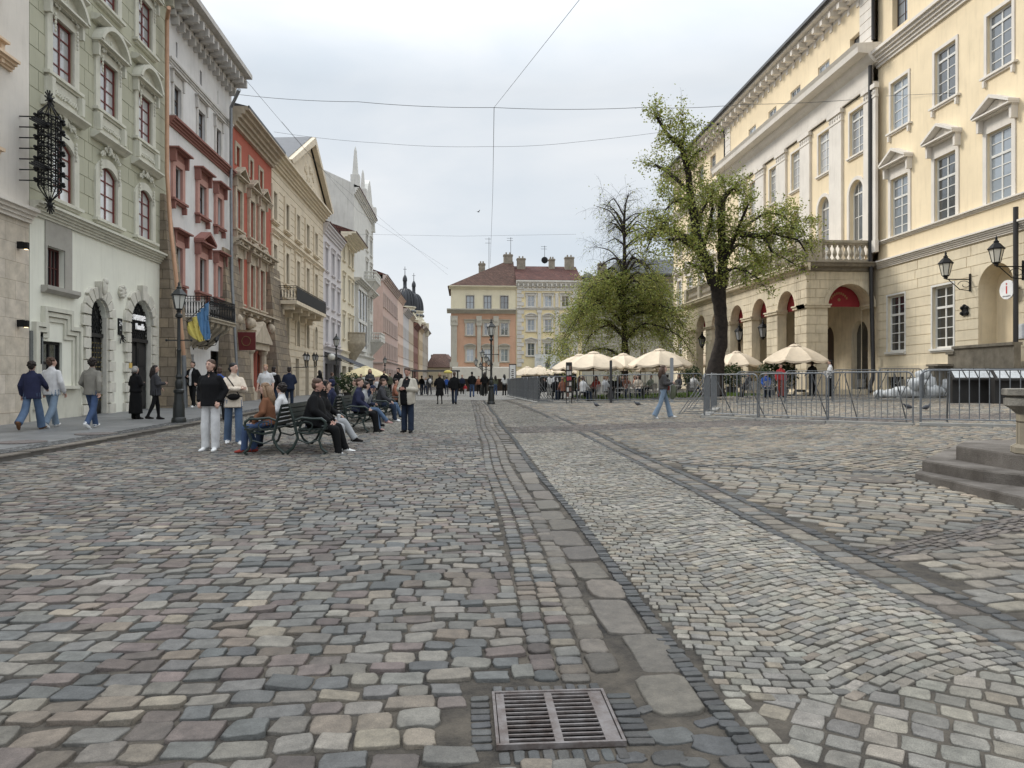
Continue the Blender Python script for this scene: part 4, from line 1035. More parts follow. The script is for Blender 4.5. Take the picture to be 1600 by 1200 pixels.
def iron_rail(M, p, q, z0, h, step=.12, loops=True):
    p = Vector(p); q = Vector(q); n = max(2, int((q - p).length / step))
    M.bar(p + Vector((0, 0, z0 + h)), q + Vector((0, 0, z0 + h)), .05, .03); M.bar(p + Vector((0, 0, z0 + .05)), q + Vector((0, 0, z0 + .05)), .03)
    M.bar(p + Vector((0, 0, z0 + h - .12)), q + Vector((0, 0, z0 + h - .12)), .025)
    for i in range(n + 1):
        c = p.lerp(q, i / n); M.bar(c + Vector((0, 0, z0)), c + Vector((0, 0, z0 + h)), .022)
        if loops and i < n:
            d = (q - p) / n
            M.tube([c + d * (.5 + .42 * math.cos(t)) + Vector((0, 0, z0 + h * .45 + h * .34 * math.sin(t))) for t in np.linspace(0, 2 * PI, 9)], .011, 4, cap=False)
M = MB(); iron_rail(M, (x0b, -dpt + .04, 0), (x1b, -dpt + .04, 0), zf, .95); iron_rail(M, (x0b, 0, 0), (x0b, -dpt + .04, 0), zf, .95); iron_rail(M, (x1b, 0, 0), (x1b, -dpt + .04, 0), zf, .95)
M.build('railing', BLK, balc)
# flag
FB = mat('blue flag cloth', srgb(74, 128, 176), .8, .1); FY = mat('yellow flag cloth', srgb(206, 188, 62), .8, .1)
up_, zp = F.uv(288, 512, .6); fl = empty('flag', F.world(up_, .2, zp - .2), F.rz); tag(fl, 'blue and yellow flag hanging from an angled pole below the balcony', 'flag')
M = MB(); M.tube([(0, 0, 0), (.9, -1.2, 1.55)], .018, 6); M.build('pole', BLK, fl)
M = MB(); nx, nz_ = 14, 16
for side, mi in ((0, 0), (1, 1)):
    vs = []
    for i in range(nx + 1):
        for j in range(nz_ + 1):
            a = (i / nx) * .5 + side * .5; t = j / nz_
            bx = .8 - .42 * (1 - a) * (1 - t * .35); y = -1.2 + .95 * (1 - a) * (1 - t * .6) + .05 * math.sin(i * 1.4 + j * .25); z = 1.5 - 1.3 * (1 - a) * (1 - t * .3) - t * (1.0 + .75 * a)
            vs.append((bx + .03 * math.sin(j * .5 + i), y, z))
    M.add(vs, [(i * (nz_ + 1) + j, (i + 1) * (nz_ + 1) + j, (i + 1) * (nz_ + 1) + j + 1, i * (nz_ + 1) + j + 1) for i in range(nx) for j in range(nz_)], mi)
M.build('cloth', [FY, FB], fl, smooth='all')
M = MB(); P2 = lambda px, py, d: (F.s_(px, d), -d, F.z_(px, py, d))
M.tube([P2(374, 140, 1.1), P2(361, 168, .3), P2(361, 300, .25), P2(362, 430, .3), P2(369, 560, .7), P2(373, 625, .8)], .09, 10)
o = M.build('downpipe', ZINC, loc=F.O, rz=F.rz, smooth=True); tag(o, 'grey zinc downpipe between the white and the orange red house', 'downpipe', 'downpipes of the left row')
for i, (px, py, lb) in enumerate(((325, 535, 'left of the two wall lanterns below the iron balcony'), (338, 535, 'right of the two wall lanterns below the iron balcony'))):
    p = F.world(F.s_(px, .7), .7, F.z_(px, py, .7)); r_ = tag(empty('wall_lantern', p, F.rz), 'black ' + lb, 'wall lamp', 'lanterns below the balcony')
    M = MB(); lantern(M, (0, 0, 0), .85); M.build('lamp_head', [BLK, GLL], r_); M = MB(); M.tube([(0, 0, 0), (0, .02, -.12), (0, .35, -.2), (0, .7, -.1)], .02, 6); M.bar((0, .69, -.35), (0, .69, .2), .05); M.build('bracket', BLK, r_)
# ---------- 4 orange-red house
F = Fac('red_house', 'orange red stucco house with three rows of beige pedimented windows and a columned portal', 'house', Lp(362.2), Lp(424)); W = F.W; B3 = F
orr = mat('orange red stucco', srgb(180, 84, 58), .85, .06, .8, .2, 50, stain=.15)
bei = mat('beige stone trim', srgb(188, 172, 148), .85, .12, 2.5, .35, 30, stain=.3)
c3 = slots(F, [(367, 375), (388.5, 395), (404, 410.5)])
hol = []; zz3 = [(10.2, 12.5), (6.0, 8.6)]
for z0, z1 in zz3:
    for a, b in c3: hol.append((a, b, z0, z1, 0, .3))
for a, b in c3: hol.append((a + .15, b - .15, 13.9, 15.0, 0, .25))
dz = G(XL + .3, 47); dd = (F.s_(402), F.s_(414)); hol.append((dd[0], dd[1], dz - .05, dz + 2.9, 0, .5))
F.wall('wall', orr, 0, W, F.zg, 16.2, hol); body(F, 0, W, 16.2, 12, orr); roof(F, 0, W, 17.0, 12, 1.6, METR, ov=.9)
for k_, (z0, z1) in enumerate(zz3):
    for a, b in c3: F.window(a, b, z0, z1, rec=.1, cols=2, rws=3, tr=.66, fm=WHT, gm=GL, sur=dict(m=bei, w=.27, p=.14, hood='tri', frieze=.3, hp=.42, ph=.3, sill=True, sc=True))
for a, b in c3: F.window(a + .15, b - .15, 13.9, 15.0, rec=.15, cols=2, rws=2, fm=WHT, gm=GLD, sur=dict(m=bei, w=.22, p=.06, sill=False))
cornice(F, 0, W, 15.95, 1.05, .95, bei, 'cornice', steps=5); cornice(F, 0, W, 13.1, .35, .15, bei, 'upper_belt')
cornice(F, 0, W, 9.25, .4, .55, bei, 'middle_belt', mod=1.1); cornice(F, 0, W, 5.3, .4, .6, bei, 'lower_belt', mod=1.3)
for x in [v for a, b in c3 for v in (a - .6, b + .6)]:
    M = MB(); M.ball((x, -.35, 4.95), (.3, .3, .35), 8, 6); F.mb(M, 'console', bei, True)
M = MB(); a, b = F.s_(374), F.s_(401)
for x in (a + .3, b - .4):
    M.rev([(.3, 0), (.3, .7), (.22, .8), (.2, 2.7), (.3, 2.85), (.3, 3.0)], 10, (x, -.5, dz)); M.box(x - .34, x + .34, -.85, 0, dz - .1, dz + .5)
M.box(a, b, -.8, 0, dz + 3.0, dz + 3.4); M.box(a - .15, b + .15, -.95, 0, dz + 3.4, dz + 3.55); xm = (a + b) / 2
M.prism([(a - .15, dz + 3.55), (b + .15, dz + 3.55), (xm, dz + 4.7)], -.95, 0); F.mb(M, 'portal', bei, 30)
M = MB(); M.box(dd[0], dd[1], .42, .48, dz, dz + 2.9); M.box(dd[0] + .15, dd[1] - .15, .38, .42, dz + .2, dz + 2.3); F.mb(M, 'door', BRN)
M = MB(); a0, a1 = F.s_(415), F.s_(437.5); zt = F.z_(416, 414); M.add([(a0 + .3, 0, zt), (a1 - .8, 0, zt), (a1 - .8, -.15, zt), (a0 + .3, -.15, zt), (a0 - .6, 0, -.2), (a1, 0, -.2), (a1, -1.15, -.2), (a0 - .6, -1.15, -.2)], [(0, 1, 2, 3), (3, 2, 6, 7), (0, 3, 7, 4), (2, 1, 5, 6), (1, 0, 4, 5)])
o = M.build('stone_buttress', PEAT, loc=F.O, rz=F.rz); tag(o, 'tapering sandstone buttress between the orange red and the cream house', 'buttress', 'stone buttresses of the left row')
o2 = o.copy(); COL.objects.link(o2); q_ = Lp(363); q0 = Lp(429); o2.location = (o.location.x, o.location.y + q_[1] - q0[1], 0); o2.scale = (.9, .8, .95); o2.location.y += .1 * (a0 + a1) / 2; tag(o2, 'narrow sandstone buttress behind the zinc downpipe', 'buttress')
p = F.world(F.s_(385, 1.0), 1.0, F.z_(385, 533, 1.0)); s_g = tag(empty('hanging_sign', p, 0), 'dark red framed sign hanging out from the portal of the orange red house', 'shop sign')
M = MB(); M.box(-.5, .5, -.04, .04, -.5, .5); M.build('board', mat('dark red sign paint', srgb(110, 34, 34), .5), s_g)
M = MB(); M.bar((-.55, 0, .55), (.55, 0, .55), .04); M.bar((-.95, 0, .6), (.55, 0, .6), .03); M.tube([(.24 * math.cos(t), -.05, .26 * math.sin(t)) for t in np.linspace(0, 2 * PI, 13)], .02, 5); M.build('frame', mat('gilt sign metal', srgb(150, 118, 70), .5, metal=.4), s_g)
# ---------- 5 cream house with pediment and long balcony
F = Fac('pediment_house', 'cream rusticated house with a carved triangular pediment and long black balcony', 'house', Lp(424.3), Lp(505)); W = F.W; B4 = F
cr4 = mat('warm cream stucco', srgb(216, 200, 172), .85, .07, .8, .2, 50, stain=.25)
c5 = slots(F, [(425.8, 431), (445.5, 450.5), (462.5, 467), (477.5, 482), (491, 495)])
hol = []; z5 = [(12.5, 14.5), (8.6, 10.9)]
for z0, z1 in z5:
    for a, b in c5: hol.append((a, b, z0, z1, 0, .26))
dz = G(XL + .3, 57); arch5 = c5[1:5]
for a, b in arch5: hol.append((a, b, 4.3, 6.3, (b - a) / 2, .3)); hol.append((a - .1, b + .1, dz - .05, dz + 2.9, 0, .4))
gro = [(z, .025) for z in np.arange(.8, 16.2, .52)]
F.wall('wall', cr4, 0, W, F.zg, 16.6, hol, gro, gd=.05); body(F, 0, W, 16.6, 14, cr4); roof(F, 0, W, 17.2, 14, 1.2, METR, ov=.5)
for k_, (z0, z1) in enumerate(z5):
    for i, (a, b) in enumerate(c5):
        F.window(a, b, z0, z1, rec=.2, cols=2, rws=3, fm=BRN, gm=GL, sur=dict(m=cr4, w=.4, p=.1, sill=True, hood='flat' if k_ else None, frieze=.1, hp=.2))
for a, b in arch5:
    F.window(a, b, 4.3, 6.3, rec=.24, cols=2, rws=3, rise=(b - a) / 2, fm=BRN, gm=GLD, sur=dict(m=cr4, w=.3, p=.09, sill=False))
    M = MB(); M.box(a - .1, b + .1, .34, .4, dz - .05, dz + 2.9); M.box(a + .1, b - .1, .3, .34, dz + .3, dz + 2.6); F.mb(M, 'door', BRN)
cornice(F, 0, W, 16.2, .9, .8, cr4, 'cornice', steps=5); cornice(F, 0, W, 11.6, .3, .2, cr4, 'belt_cornice'); cornice(F, 0, W, 7.3, .3, .2, cr4, 'lower_belt')
xa, xb = F.s_(440), F.s_(506); xm = (xa + xb) / 2; M = MB()
M.prism([(xa, 17.1), (xb, 17.1), (xm, 21.0)], -.3, .5)
for sg in (1, -1):
    poly = [(xa if sg > 0 else xb, 17.1), (xm, 21.0), (xm, 21.6), ((xa - .5) if sg > 0 else (xb + .5), 17.25)]
    M.prism(poly if sg > 0 else poly[::-1], -.85, -.45)
rr = random.Random(5)
for q in range(26): x = xm + rr.uniform(-2.6, 2.6); z = 17.5 + rr.uniform(0, 1) * (2.6 - abs(x - xm)); M.ball((x, -.32, z), (.22, .12, .26), 6, 4)
F.mb(M, 'pediment', cr4)
M = MB(); M.add([(xa - .5, -.5, 17.3), (xb + .5, -.5, 17.3), (xm, -.5, 21.65), (xa, 12, 17.1), (xb, 12, 17.1), (xm, 12, 21.1)], [(0, 2, 5, 3), (1, 4, 5, 2), (3, 5, 4)])
for i in range(1, 12): t = i / 12; M.bar((xa + (xm - xa) * 0, .5 + t * 11, 17.15), (xm, .5 + t * 11, 21.4), .05)
F.mb(M, 'pediment_roof', METR)
dpt = 1.5; x0b, x1b = F.s_(464, dpt), F.s_(509.5, dpt); zr = F.z_(464, 446.5, dpt); zf = zr - 1.0
M = MB(); M.box(x0b, x1b, -dpt, 0, zf - .25, zf)
for x in np.linspace(x0b + .5, x1b - .5, 5):
    M.prism([(x - .2, zf - .25), (x - .2, zf - .95), (x + .2, zf - .95), (x + .2, zf - .25)], -.5, 0); M.prism([(x - .2, zf - .25), (x - .2, zf - .6), (x + .2, zf - .6), (x + .2, zf - .25)], -1.2, -.45)
balc = F.mb(M, 'balcony', cr4); M = MB(); iron_rail(M, (x0b, -dpt + .04, 0), (x1b, -dpt + .04, 0), zf, 1.0, .2, False); iron_rail(M, (x0b, 0, 0), (x0b, -dpt + .04, 0), zf, 1.0, .2, True)
M.box(x0b, x1b, -dpt + .0, -dpt + .015, zf + .05, zf + .9); M.build('railing', BLK, balc)
# ---------- 6 pale lilac narrow house
def simple_house(name, label, pa, pb, zt, wm, cols, zrows, fm, tm, rv=None, rise=0., cz=.7, cp=.6, rm=TILED, dep=12, shop=None, mod=None, hood='flat', **kw):
    F = Fac(name, label, 'house', pa, pb); hol = []; W = F.W
    cc = [(W * c - kw.get('ww', .55), W * c + kw.get('ww', .55)) for c in cols]
    for z0, z1 in zrows:
        for a, b in cc: hol.append((a, b, z0, z1, 0, .25))
    if shop: 
        for a, b in shop: hol.append((W * a, W * b, F.zg + .3, F.zg + 3.2, 0, .5))
    F.wall('wall', wm, 0, W, F.zg, zt, hol); body(F, 0, W, zt, dep, wm); roof(F, 0, W, zt + cz, dep, kw.get('rh', 2.5), rm, ov=cp)
    for z0, z1 in zrows:
        for a, b in cc: F.window(a, b, z0, z1, rec=.2, cols=2, rws=kw.get('rws', 3), tr=kw.get('tr'), fm=fm, gm=kw.get('gm', GL), sur=dict(m=tm, w=.18, p=.06, hood=hood, frieze=.1, hp=.2))
    if shop:
        for a, b in shop:
            M = MB(); M.box(W * a, W * b, .42, .5, F.zg, F.zg + 3.2); o = F.mb(M, 'shop_front', BRN); M = MB(); M.box(W * a + .15, W * b - .15, .38, .42, F.zg + .8, F.zg + 3.0); M.build('pane', GLD, o)
    cornice(F, 0, W, zt - .3, cz + .3, cp, tm, 'cornice', mod=mod); cornice(F, 0, W, kw.get('belt', 4.6), .3, .25, tm, 'belt_cornice')
    return F
lil = mat('pale lilac grey stucco', srgb(208, 202, 204), .85, .05, .8, .1, stain=.2)
B5 = simple_house('lilac_house', 'narrow pale lilac grey house beside the pediment house', Lp(505), Lp(532.5), B4.z_(520, 366) if False else 15.6, lil, (.17, .52, .84), ((12.0, 14.2), (8.6, 10.8), (5.2, 7.4)), BRN, lil, shop=((.1, .45), (.55, .9)), ww=.6)
cr6 = mat('pale cream stucco', srgb(224, 212, 184), .85, .05, .8, .1, stain=.25)
B6 = simple_house('narrow_cream_house', 'narrow cream house with a deep wooden eave and a corbelled stone balcony', Lp(532.5), Lp(553), 17.0, cr6, (.2, .6, .86), ((14.6, 16.4), (10.4, 13.0), (6.2, 8.8)), BRN, cr6, shop=((.1, .4), (.55, .9)), cp=1.6, cz=.4)
M = MB(); xm = B6.W * .68; M.rev([(.15, -2.4), (.5, -1.9), (.9, -1.2), (1.5, -.3), (1.6, 0), (1.6, .1)], 12, (xm, -.2, 5.9)); M.rev([(1.5, 0), (1.5, .95), (1.6, 1.0), (1.6, 1.1)], 12, (xm, -.2, 6.0)); B6.mb(M, 'balcony', STN, 40)
w7 = mat('light grey stone facade', srgb(210, 208, 200), .85, .06, .8, .15, stain=.3)
B7 = simple_house('spired_house', 'tall light grey house with stone spires, gable and bulging balconies', Lp(553), Lp(583), 24.0, w7, (.62, .86), ((19.0, 21.2), (15.3, 17.6), (11.3, 13.6), (6.6, 9.5)), BRN, w7, shop=((.08, .4), (.6, .9)), cz=.6, rh=3, dep=14, ww=.8)
F = B7; W = F.W
M = MB()
for z0, z1 in ((5.6, 8.7), (9.2, 12.6)):                             # big glazed bays
    for i in range(3): M.box(W * .1 + i * 2.6, W * .1 + i * 2.6 + 2.2, -.25, -.2, z0, z1)
F.mb(M, 'bay_glazing', GLD)
M = MB()
for z in (5.3, 8.75, 12.7): M.box(W * .06, W * .48, -.4, 0, z, z + .4)
for i in range(5): M.box(W * .075 + i * 2.6 - .3, W * .075 + i * 2.6 + .05, -.36, 0, 5.3, 12.7)
F.mb(M, 'bay_frame', w7)
cornice(F, 0, W, 13.3, .6, .9, w7, 'bay_cornice')
for z, x0, x1, p in ((14.9, .5, .8, 1.5), (7.2, .72, 1.0, 1.7)):
    M = MB(); a, b = W * x0, W * x1; M.box(a, b, -p, 0, z - .2, z); baluster_rail(M, (a, -p + .1, 0), (b, -p + .1, 0), z + .12, .8, 16, .12); baluster_rail(M, (a + .05, -p + .1, 0), (a + .05, 0, 0), z + .12, .8, 5, .12)
    M.add([(a + .3, 0, z - .2), (b - .3, 0, z - .2), (b - .3, -p + .1, z - .2), (a + .3, -p + .1, z - .2), (a + 1.2, 0, z - 1.9), (b - 1.2, 0, z - 1.9), (b - 1.2, -.2, z - 1.9), (a + 1.2, -.2, z - 1.9)], [(3, 2, 6, 7), (0, 3, 7, 4), (2, 1, 5, 6), (4, 7, 6, 5)])
    F.mb(M, 'balcony', w7)
for x, zt in ((.5, 29.5), (W * .38, 28.6), (W * .93, 26.6)):
    M = MB(); M.box(x - .5, x + .5, -.6, .4, 24.5, 26); M.rev([(.5, 0), (.36, 1.6), (.2, 3.4), (.04, 3.9)], 4, (x, -.1, zt - 4), ph=PI / 4); F.mb(M, 'spire', w7)
M = MB(); xm = W * .58; M.prism([(xm - 2.6, 24.5), (xm + 2.6, 24.5), (xm + 2.4, 26), (xm + 1.2, 27.4), (xm, 28.2), (xm - 1.2, 27.4), (xm - 2.4, 26)], -.5, .4); F.mb(M, 'gable', w7)
M = MB(); gz_ = 24.6; M.add([(-.05, 0, 14), (-.05, 14, 14), (-.05, 14, 29.5), (-.05, 7, 28), (-.05, 0, 24.9), ], [(0, 4, 3, 2, 1)]); F.mb(M, 'blank_gable_wall', mat('old white render', srgb(206, 204, 196), .9, .08, .5, .2, stain=.3))
# ---------- beyond the cross street
YN = 110.
def Xat(px, y):
    dx, dy, b = ray(px, 500); return dx / dy * y
px1 = mat('pink stucco', srgb(196, 166, 154), .85, .05, .8, stain=.2); px2 = mat('dusty pink stucco', srgb(190, 172, 164), .85, .05, stain=.2)
xs_ = Xat(598, YN)
def street_house(name, label, ya, yb, x, zt, m, nc, zr, tm, cp=.7, rm=TILED):
    return simple_house(name, label, (x, ya), (x, yb), zt, m, [(i + .5) / nc for i in range(nc)], zr, BRN, tm, ww=.55, cp=cp, rm=rm, hood=None, rws=2)
Fp = street_house('pink_corner_house', 'long pink corner house beyond the grey spired house', YN, 134, xs_, 17.3, px1, 9, ((13.2, 15.3), (9.4, 11.7), (5.4, 7.8), (1.8, 3.6)), px2)
Fs = Fac('pink_flank', None, None, (xs_ - 13, YN - .02), (xs_, YN - .02)); 
Fs.into_of(Fp)
hol = [(13 * (i + .5) / 5 - .5, 13 * (i + .5) / 5 + .5, a, b, 0, .2) for i in range(5) for a, b in ((13.2, 15.3), (9.4, 11.7), (5.4, 7.8))]
Fs.wall('flank_wall', px1, 0, 13, 0, 17.3, hol)
for z in (4.3, 8.4, 17.0): cornice(Fs, 0, 13.1, z, .35, .25, px2, 'flank_moulding', steps=2)
for h_ in hol: M = MB(); M.box(h_[0] + .05, h_[1] - .05, .15, .19, h_[2], h_[3]); Fs.mb(M, 'flank_window', GL)
defs = [('peach_house', 'peach house next along from the pink corner house', 17.4, srgb(222, 190, 168)), ('lavender_house', 'pale lavender house further down the side street', 15.9, srgb(204, 198, 194)),
        ('beige_house', 'beige house in the middle of the side street', 16.4, srgb(206, 186, 158)), ('brick_red_house', 'brick red house near the end of the side street', 15.3, srgb(150, 104, 88)),
        ('ochre_house', 'ochre house near the end of the side street', 15.6, srgb(206, 180, 140)), ('grey_end_house', 'grey beige last house of the side street before the church', 17.0, srgb(178, 164, 146))]
ys = [134, 146, 160, 174, 190, 206, 236]
for i, (nm, lb, zt, c_) in enumerate(defs):
    m_ = mat(nm + ' stucco', c_, .85, .05, .8, stain=.25); street_house(nm, lb, ys[i], ys[i + 1], xs_ + .02 * i + (.3 if i > 3 else 0), zt, m_, 4, ((10.6, 12.8), (6.6, 8.8), (2.6, 4.4)), m_, cp=1.0 if i % 2 else .6)
# ================================================================== TOWN HALL (right)
XW, Y0, Y1 = 24.0, 80.6, 22.0
H = Fac('town_hall', 'long pale yellow town hall with white sash windows, pilasters and an arcaded balcony porch', 'building', (XW, Y0), (XW, Y1)); W = H.W
yel = mat('pale yellow stucco', srgb(236, 214, 172), .88, .06, .5, .15, 60, stain=.16)
wht = mat('cream white stucco', srgb(224, 215, 194), .85, .05, .7, .15, 60, stain=.14)
rus = mat('rusticated cream stucco', srgb(224, 208, 174), .88, .1, .6, .3, 40, stain=.25)
rst = mat('weathered porch limestone', srgb(214, 198, 166), .88, .14, .8, .4, 30, stain=.35)
drk = mat('soot stained stone', srgb(132, 122, 104), .9, .2, 2, .4, 30, stain=.4)
sY = lambda y: Y0 - y
sC0, sC1 = sY(63.4), sY(39.9)                                        # centre block
zB1, zB2, zS, zC, zE = 8.3, 9.55, 2.35, 20.45, 25.0
def Z(px, py, d=0): return H.z_(px, py, d)
cols_w = slots(H, [(1392.5, 1419.7), (1461, 1494.5), (1542.5, 1582)])
stepw = cols_w[1][0] - cols_w[0][0]; cols_w.append((cols_w[2][0] + stepw, cols_w[2][1] + stepw))
top2, bot2 = Z(1460.8, 84), Z(1460.8, 168); top1, bot1 = Z(1461, 249), Z(1461, 347.8)
gw = slots(H, [(1387, 1413.7), (1457, 1490)]); ad = slots(H, [(1528.4, 1584)])[0]; gt, gb = 6.32, 3.15; at_ = Z(1566, 408)
cel = [(a - .0, b + .0, 1.0, 1.75, 0, .3) for a, b in gw]
hol = [(a, b, gb, gt, 0, .28) for a, b in gw] + [(ad[0], ad[1], 1.0, at_, (ad[1] - ad[0]) / 2, 1.6)] + cel
M0 = []
zg = H.zg
H.wall('ground_floor_wall', rus, sC1, W, zg, zB1, hol, [(z, .015) for z in np.arange(2.95, 8.2, .5)], [(s_, .02, z, z + .5) for k, z in enumerate(np.arange(2.95, 7.9, .5)) for s_ in ([sC1 + 3.4 + (k % 2) * .2, gw[1][1] + .9 + (k % 2) * .3] if z > 6.4 else [])], gd=.03)
up = []
for a, b in cols_w: up += [(a, b, bot2, top2, 0, .2), (a, b, bot1, top1, 0, .2), (a + .1, b - .1, zC + .75, zC + 2.9, 0, .35)]
H.wall('upper_wall', yel, sC1, W, zB1, zE, up)
for a, b in gw: H.window(a, b, gb, gt, rec=.16, cols=2, rws=6, tr=.66, fm=WHT, gm=GLD, fw=.11, bw=.045, sur=dict(m=WHT, w=.1, p=.03, sill=True, sx=0))
for a, b in cols_w:
    H.window(a, b, bot2, top2, rec=.12, cols=2, rws=5, tr=.8, fm=WHT, gm=GL, fw=.1, bw=.045, sur=dict(m=wht, w=.16, p=.05, sc=True, sx=.14))
    H.window(a, b, bot1, top1, rec=.12, cols=2, rws=6, tr=.66, fm=WHT, gm=GL, fw=.1, bw=.045, sur=dict(m=wht, w=.22, p=.06, sill=False, hood='tri', frieze=.45, hp=.5, ph=.27))
    H.window(a + .1, b - .1, zC + .75, zC + 2.9, rec=.3, cols=2, rws=3, fm=BRN, gm=GL)
for (a, b) in gw:
    M = MB(); M.box(a, b, .2, .26, 1.0, 1.75); o = H.mb(M, 'cellar_window', GLD); M = MB()
    for q in range(6): M.bar((a + q * (b - a) / 5, .12, 1.0), (a + q * (b - a) / 5, .12, 1.75), .025)
    for q in range(5): M.tube([(a + (q + .5) * (b - a) / 5 + .1 * math.cos(t), .11, 1.4 + .12 * math.sin(t)) for t in np.linspace(0, 2 * PI, 9)], .01, 4)
    M.build('cellar_grille', BLK, o)
M = MB()
M.run([(.05, zS - .1), (.05, zS)], sC1, ad[0]); M.box(sC1, ad[0], -.06, 0, zg, zS - .08); M.box(ad[1], W, -.06, 0, zg, zS - .08)
for c_ in cel:                                                       # plinth steps round the cellar lights
    pass
PL = MB(); xs0 = sC1
for c_ in cel: PL.box(xs0, c_[0], -.07, 0, zg, zS); PL.box(c_[0], c_[1], -.07, 0, 1.75, zS); PL.box(c_[0], c_[1], -.07, 0, zg, 1.0); xs0 = c_[1]
PL.box(xs0, ad[0], -.07, 0, zg, zS); PL.box(ad[1], W, -.07, 0, zg, zS); H.mb(PL, 'plinth', drk if False else rst)
cornice(H, sC1, W, zB1 - .28, .42, .34, wht, 'belt_cornice', steps=5); cornice(H, sC1, W, zB2 - .16, .2, .22, wht, 'sill_belt', steps=3)
cornice(H, sC1, W, zC - .75, .85, .6, wht, 'storey_cornice', steps=5)
# entrance recess
M = MB(); a, b = ad; wd = b - a
M.box(a, b, 1.6, 1.7, 1.0, at_); M.box(a + .35, b, 1.2, 1.6, 1.0, at_ - .1)
H.mb(M, 'entrance_back_wall', yel)
wood = mat('varnished oak door', srgb(150, 92, 54), .4, .2, 3, .1)
M = MB(); M.box(a + 1.0, b - .3, 1.1, 1.2, 2.4, 5.4); o = H.mb(M, 'entrance_door', wood); M = MB(); M.box(a + 1.2, b - .5, 1.06, 1.1, 3.2, 4.5); M.build('pane', GLD, o)
M = MB(); pts = arcpts(wd - 1.2, 5.9, .9, 10, a + 1.0); M.prism([(a + 1.0, 5.5), (b - .2, 5.5)] + [(x, z) for x, z in pts[::-1]], 1.1, 1.2); H.mb(M, 'entrance_fanlight', mat('dark brown grille', srgb(62, 34, 24), .5, .2, 10))
M = MB(); M.box(a + .6, b, .9, 1.2, 5.4, 5.9); H.mb(M, 'entrance_lintel', yel)
M = MB()
for i in range(6): M.box(a - .2 * i - .2, b + .3, -.1 - .32 * i, 1.2 if i == 0 else 0, zg, 2.3 - .3 * i)
H.mb(M, 'entrance_steps', drk)
M = MB(); s_l = ad[0] - .3
M.box(s_l - .1, s_l + .3, -1.2, .0, zg, 2.75); M.box(s_l - .16, s_l + .36, -1.28, .0, 2.75, 2.87); M.box(s_l - .5, s_l - .1, -1.9, 0, zg, 2.2); M.box(s_l - .56, s_l + .3, -1.98, -1.2, 2.2, 2.3)
M.box(s_l + .3, b + 1.5, -1.2, -.9, zg, 3.0); M.box(s_l + .25, b + 1.5, -1.28, -.82, 3.0, 3.12); M.box(s_l - 1.3, s_l - .4, -2.4, -1.2, zg, 1.6); M.box(s_l - 1.36, s_l - .34, -2.46, -1.2, 1.6, 1.7)
H.mb(M, 'entrance_parapet', drk)
# info sign
p = H.world(ad[1] - .05, .25, Z(1581, 453)); r_ = tag(empty('information_sign', p, H.rz), 'round white information sign with a red letter i beside the town hall doorway', 'sign')
M = MB(); M.tube([(0, -.04, 0), (0, .04, 0)], .42, 24); M.build('disc', mat('white sign enamel', srgb(232, 232, 230), .5), r_); rd_ = mat('red sign paint', srgb(208, 44, 36), .5)
text('i', .72, rd_, r_, (0, -.045, .05), ext=.006); text('information', .1, mat('grey print', srgb(120, 120, 120), .6), r_, (0, -.045, -.28), ext=.003)
M = MB(); M.bar((.1, .02, 0), (.6, .1, 0), .04); M.build('bracket', BLK, r_)
p = H.world(ad[1] + .55, .02, Z(1591, 518)); M = MB(); M.box(-.3, .3, -.04, 0, -.32, .32); M.box(-.24, .24, -.046, -.04, -.26, .26)
tag(M.build('notice_plate', mat('pale enamel plate', srgb(222, 224, 226), .5), loc=p, rz=H.rz), 'small pale notice plate on the wall right of the town hall doorway', 'sign')
p = H.world(H.s_(1509), .02, Z(1509, 486)); M = MB(); M.box(-.2, .2, -.05, 0, -.22, .22); [M.ball((x, -.06, z), .09, 6, 4) for x, z in ((-.16, .16), (.16, .16), (0, .24), (-.18, -.1), (.18, -.1))]
tag(M.build('coat_of_arms', BLK, loc=p, rz=H.rz), 'small dark emblem plate on the wall between window and doorway of the town hall', 'ornament')
for (px, py, lb, wl) in ((1498, 440, 'black wall lantern on a scrolled bracket between window and doorway of the town hall', 1517), (1580, 420, 'black wall lantern on a scrolled bracket right of the town hall doorway', 1600)):
    sw = H.s_(wl); zc = Z(wl, py - 4, 0); p = H.world(sw, 1.25, zc); r_ = tag(empty('wall_lantern', p, H.rz), lb, 'wall lamp', 'lanterns on the town hall wall')
    M = MB(); lantern(M, (0, 0, 0), 1.35); M.build('lamp_head', [BLK, mat('frosted lamp glass', srgb(214, 208, 190), .3, .05)], r_)
    M = MB(); M.bar((0, 0, -.02), (0, 1.22, -.02), .045); M.bar((0, 1.2, -.6), (0, 1.2, .25), .06); M.tube([(0, .95 - .35 * math.cos(t) * (1 - t / 9), -.28 + .22 * math.sin(t) * (1 - t / 9)) for t in np.linspace(0, 6.5, 22)], .016, 5); M.tube([(0, 1.2, -.55), (0, .7, -.5), (0, .15, -.05)], .02, 6); M.build('bracket', BLK, r_)
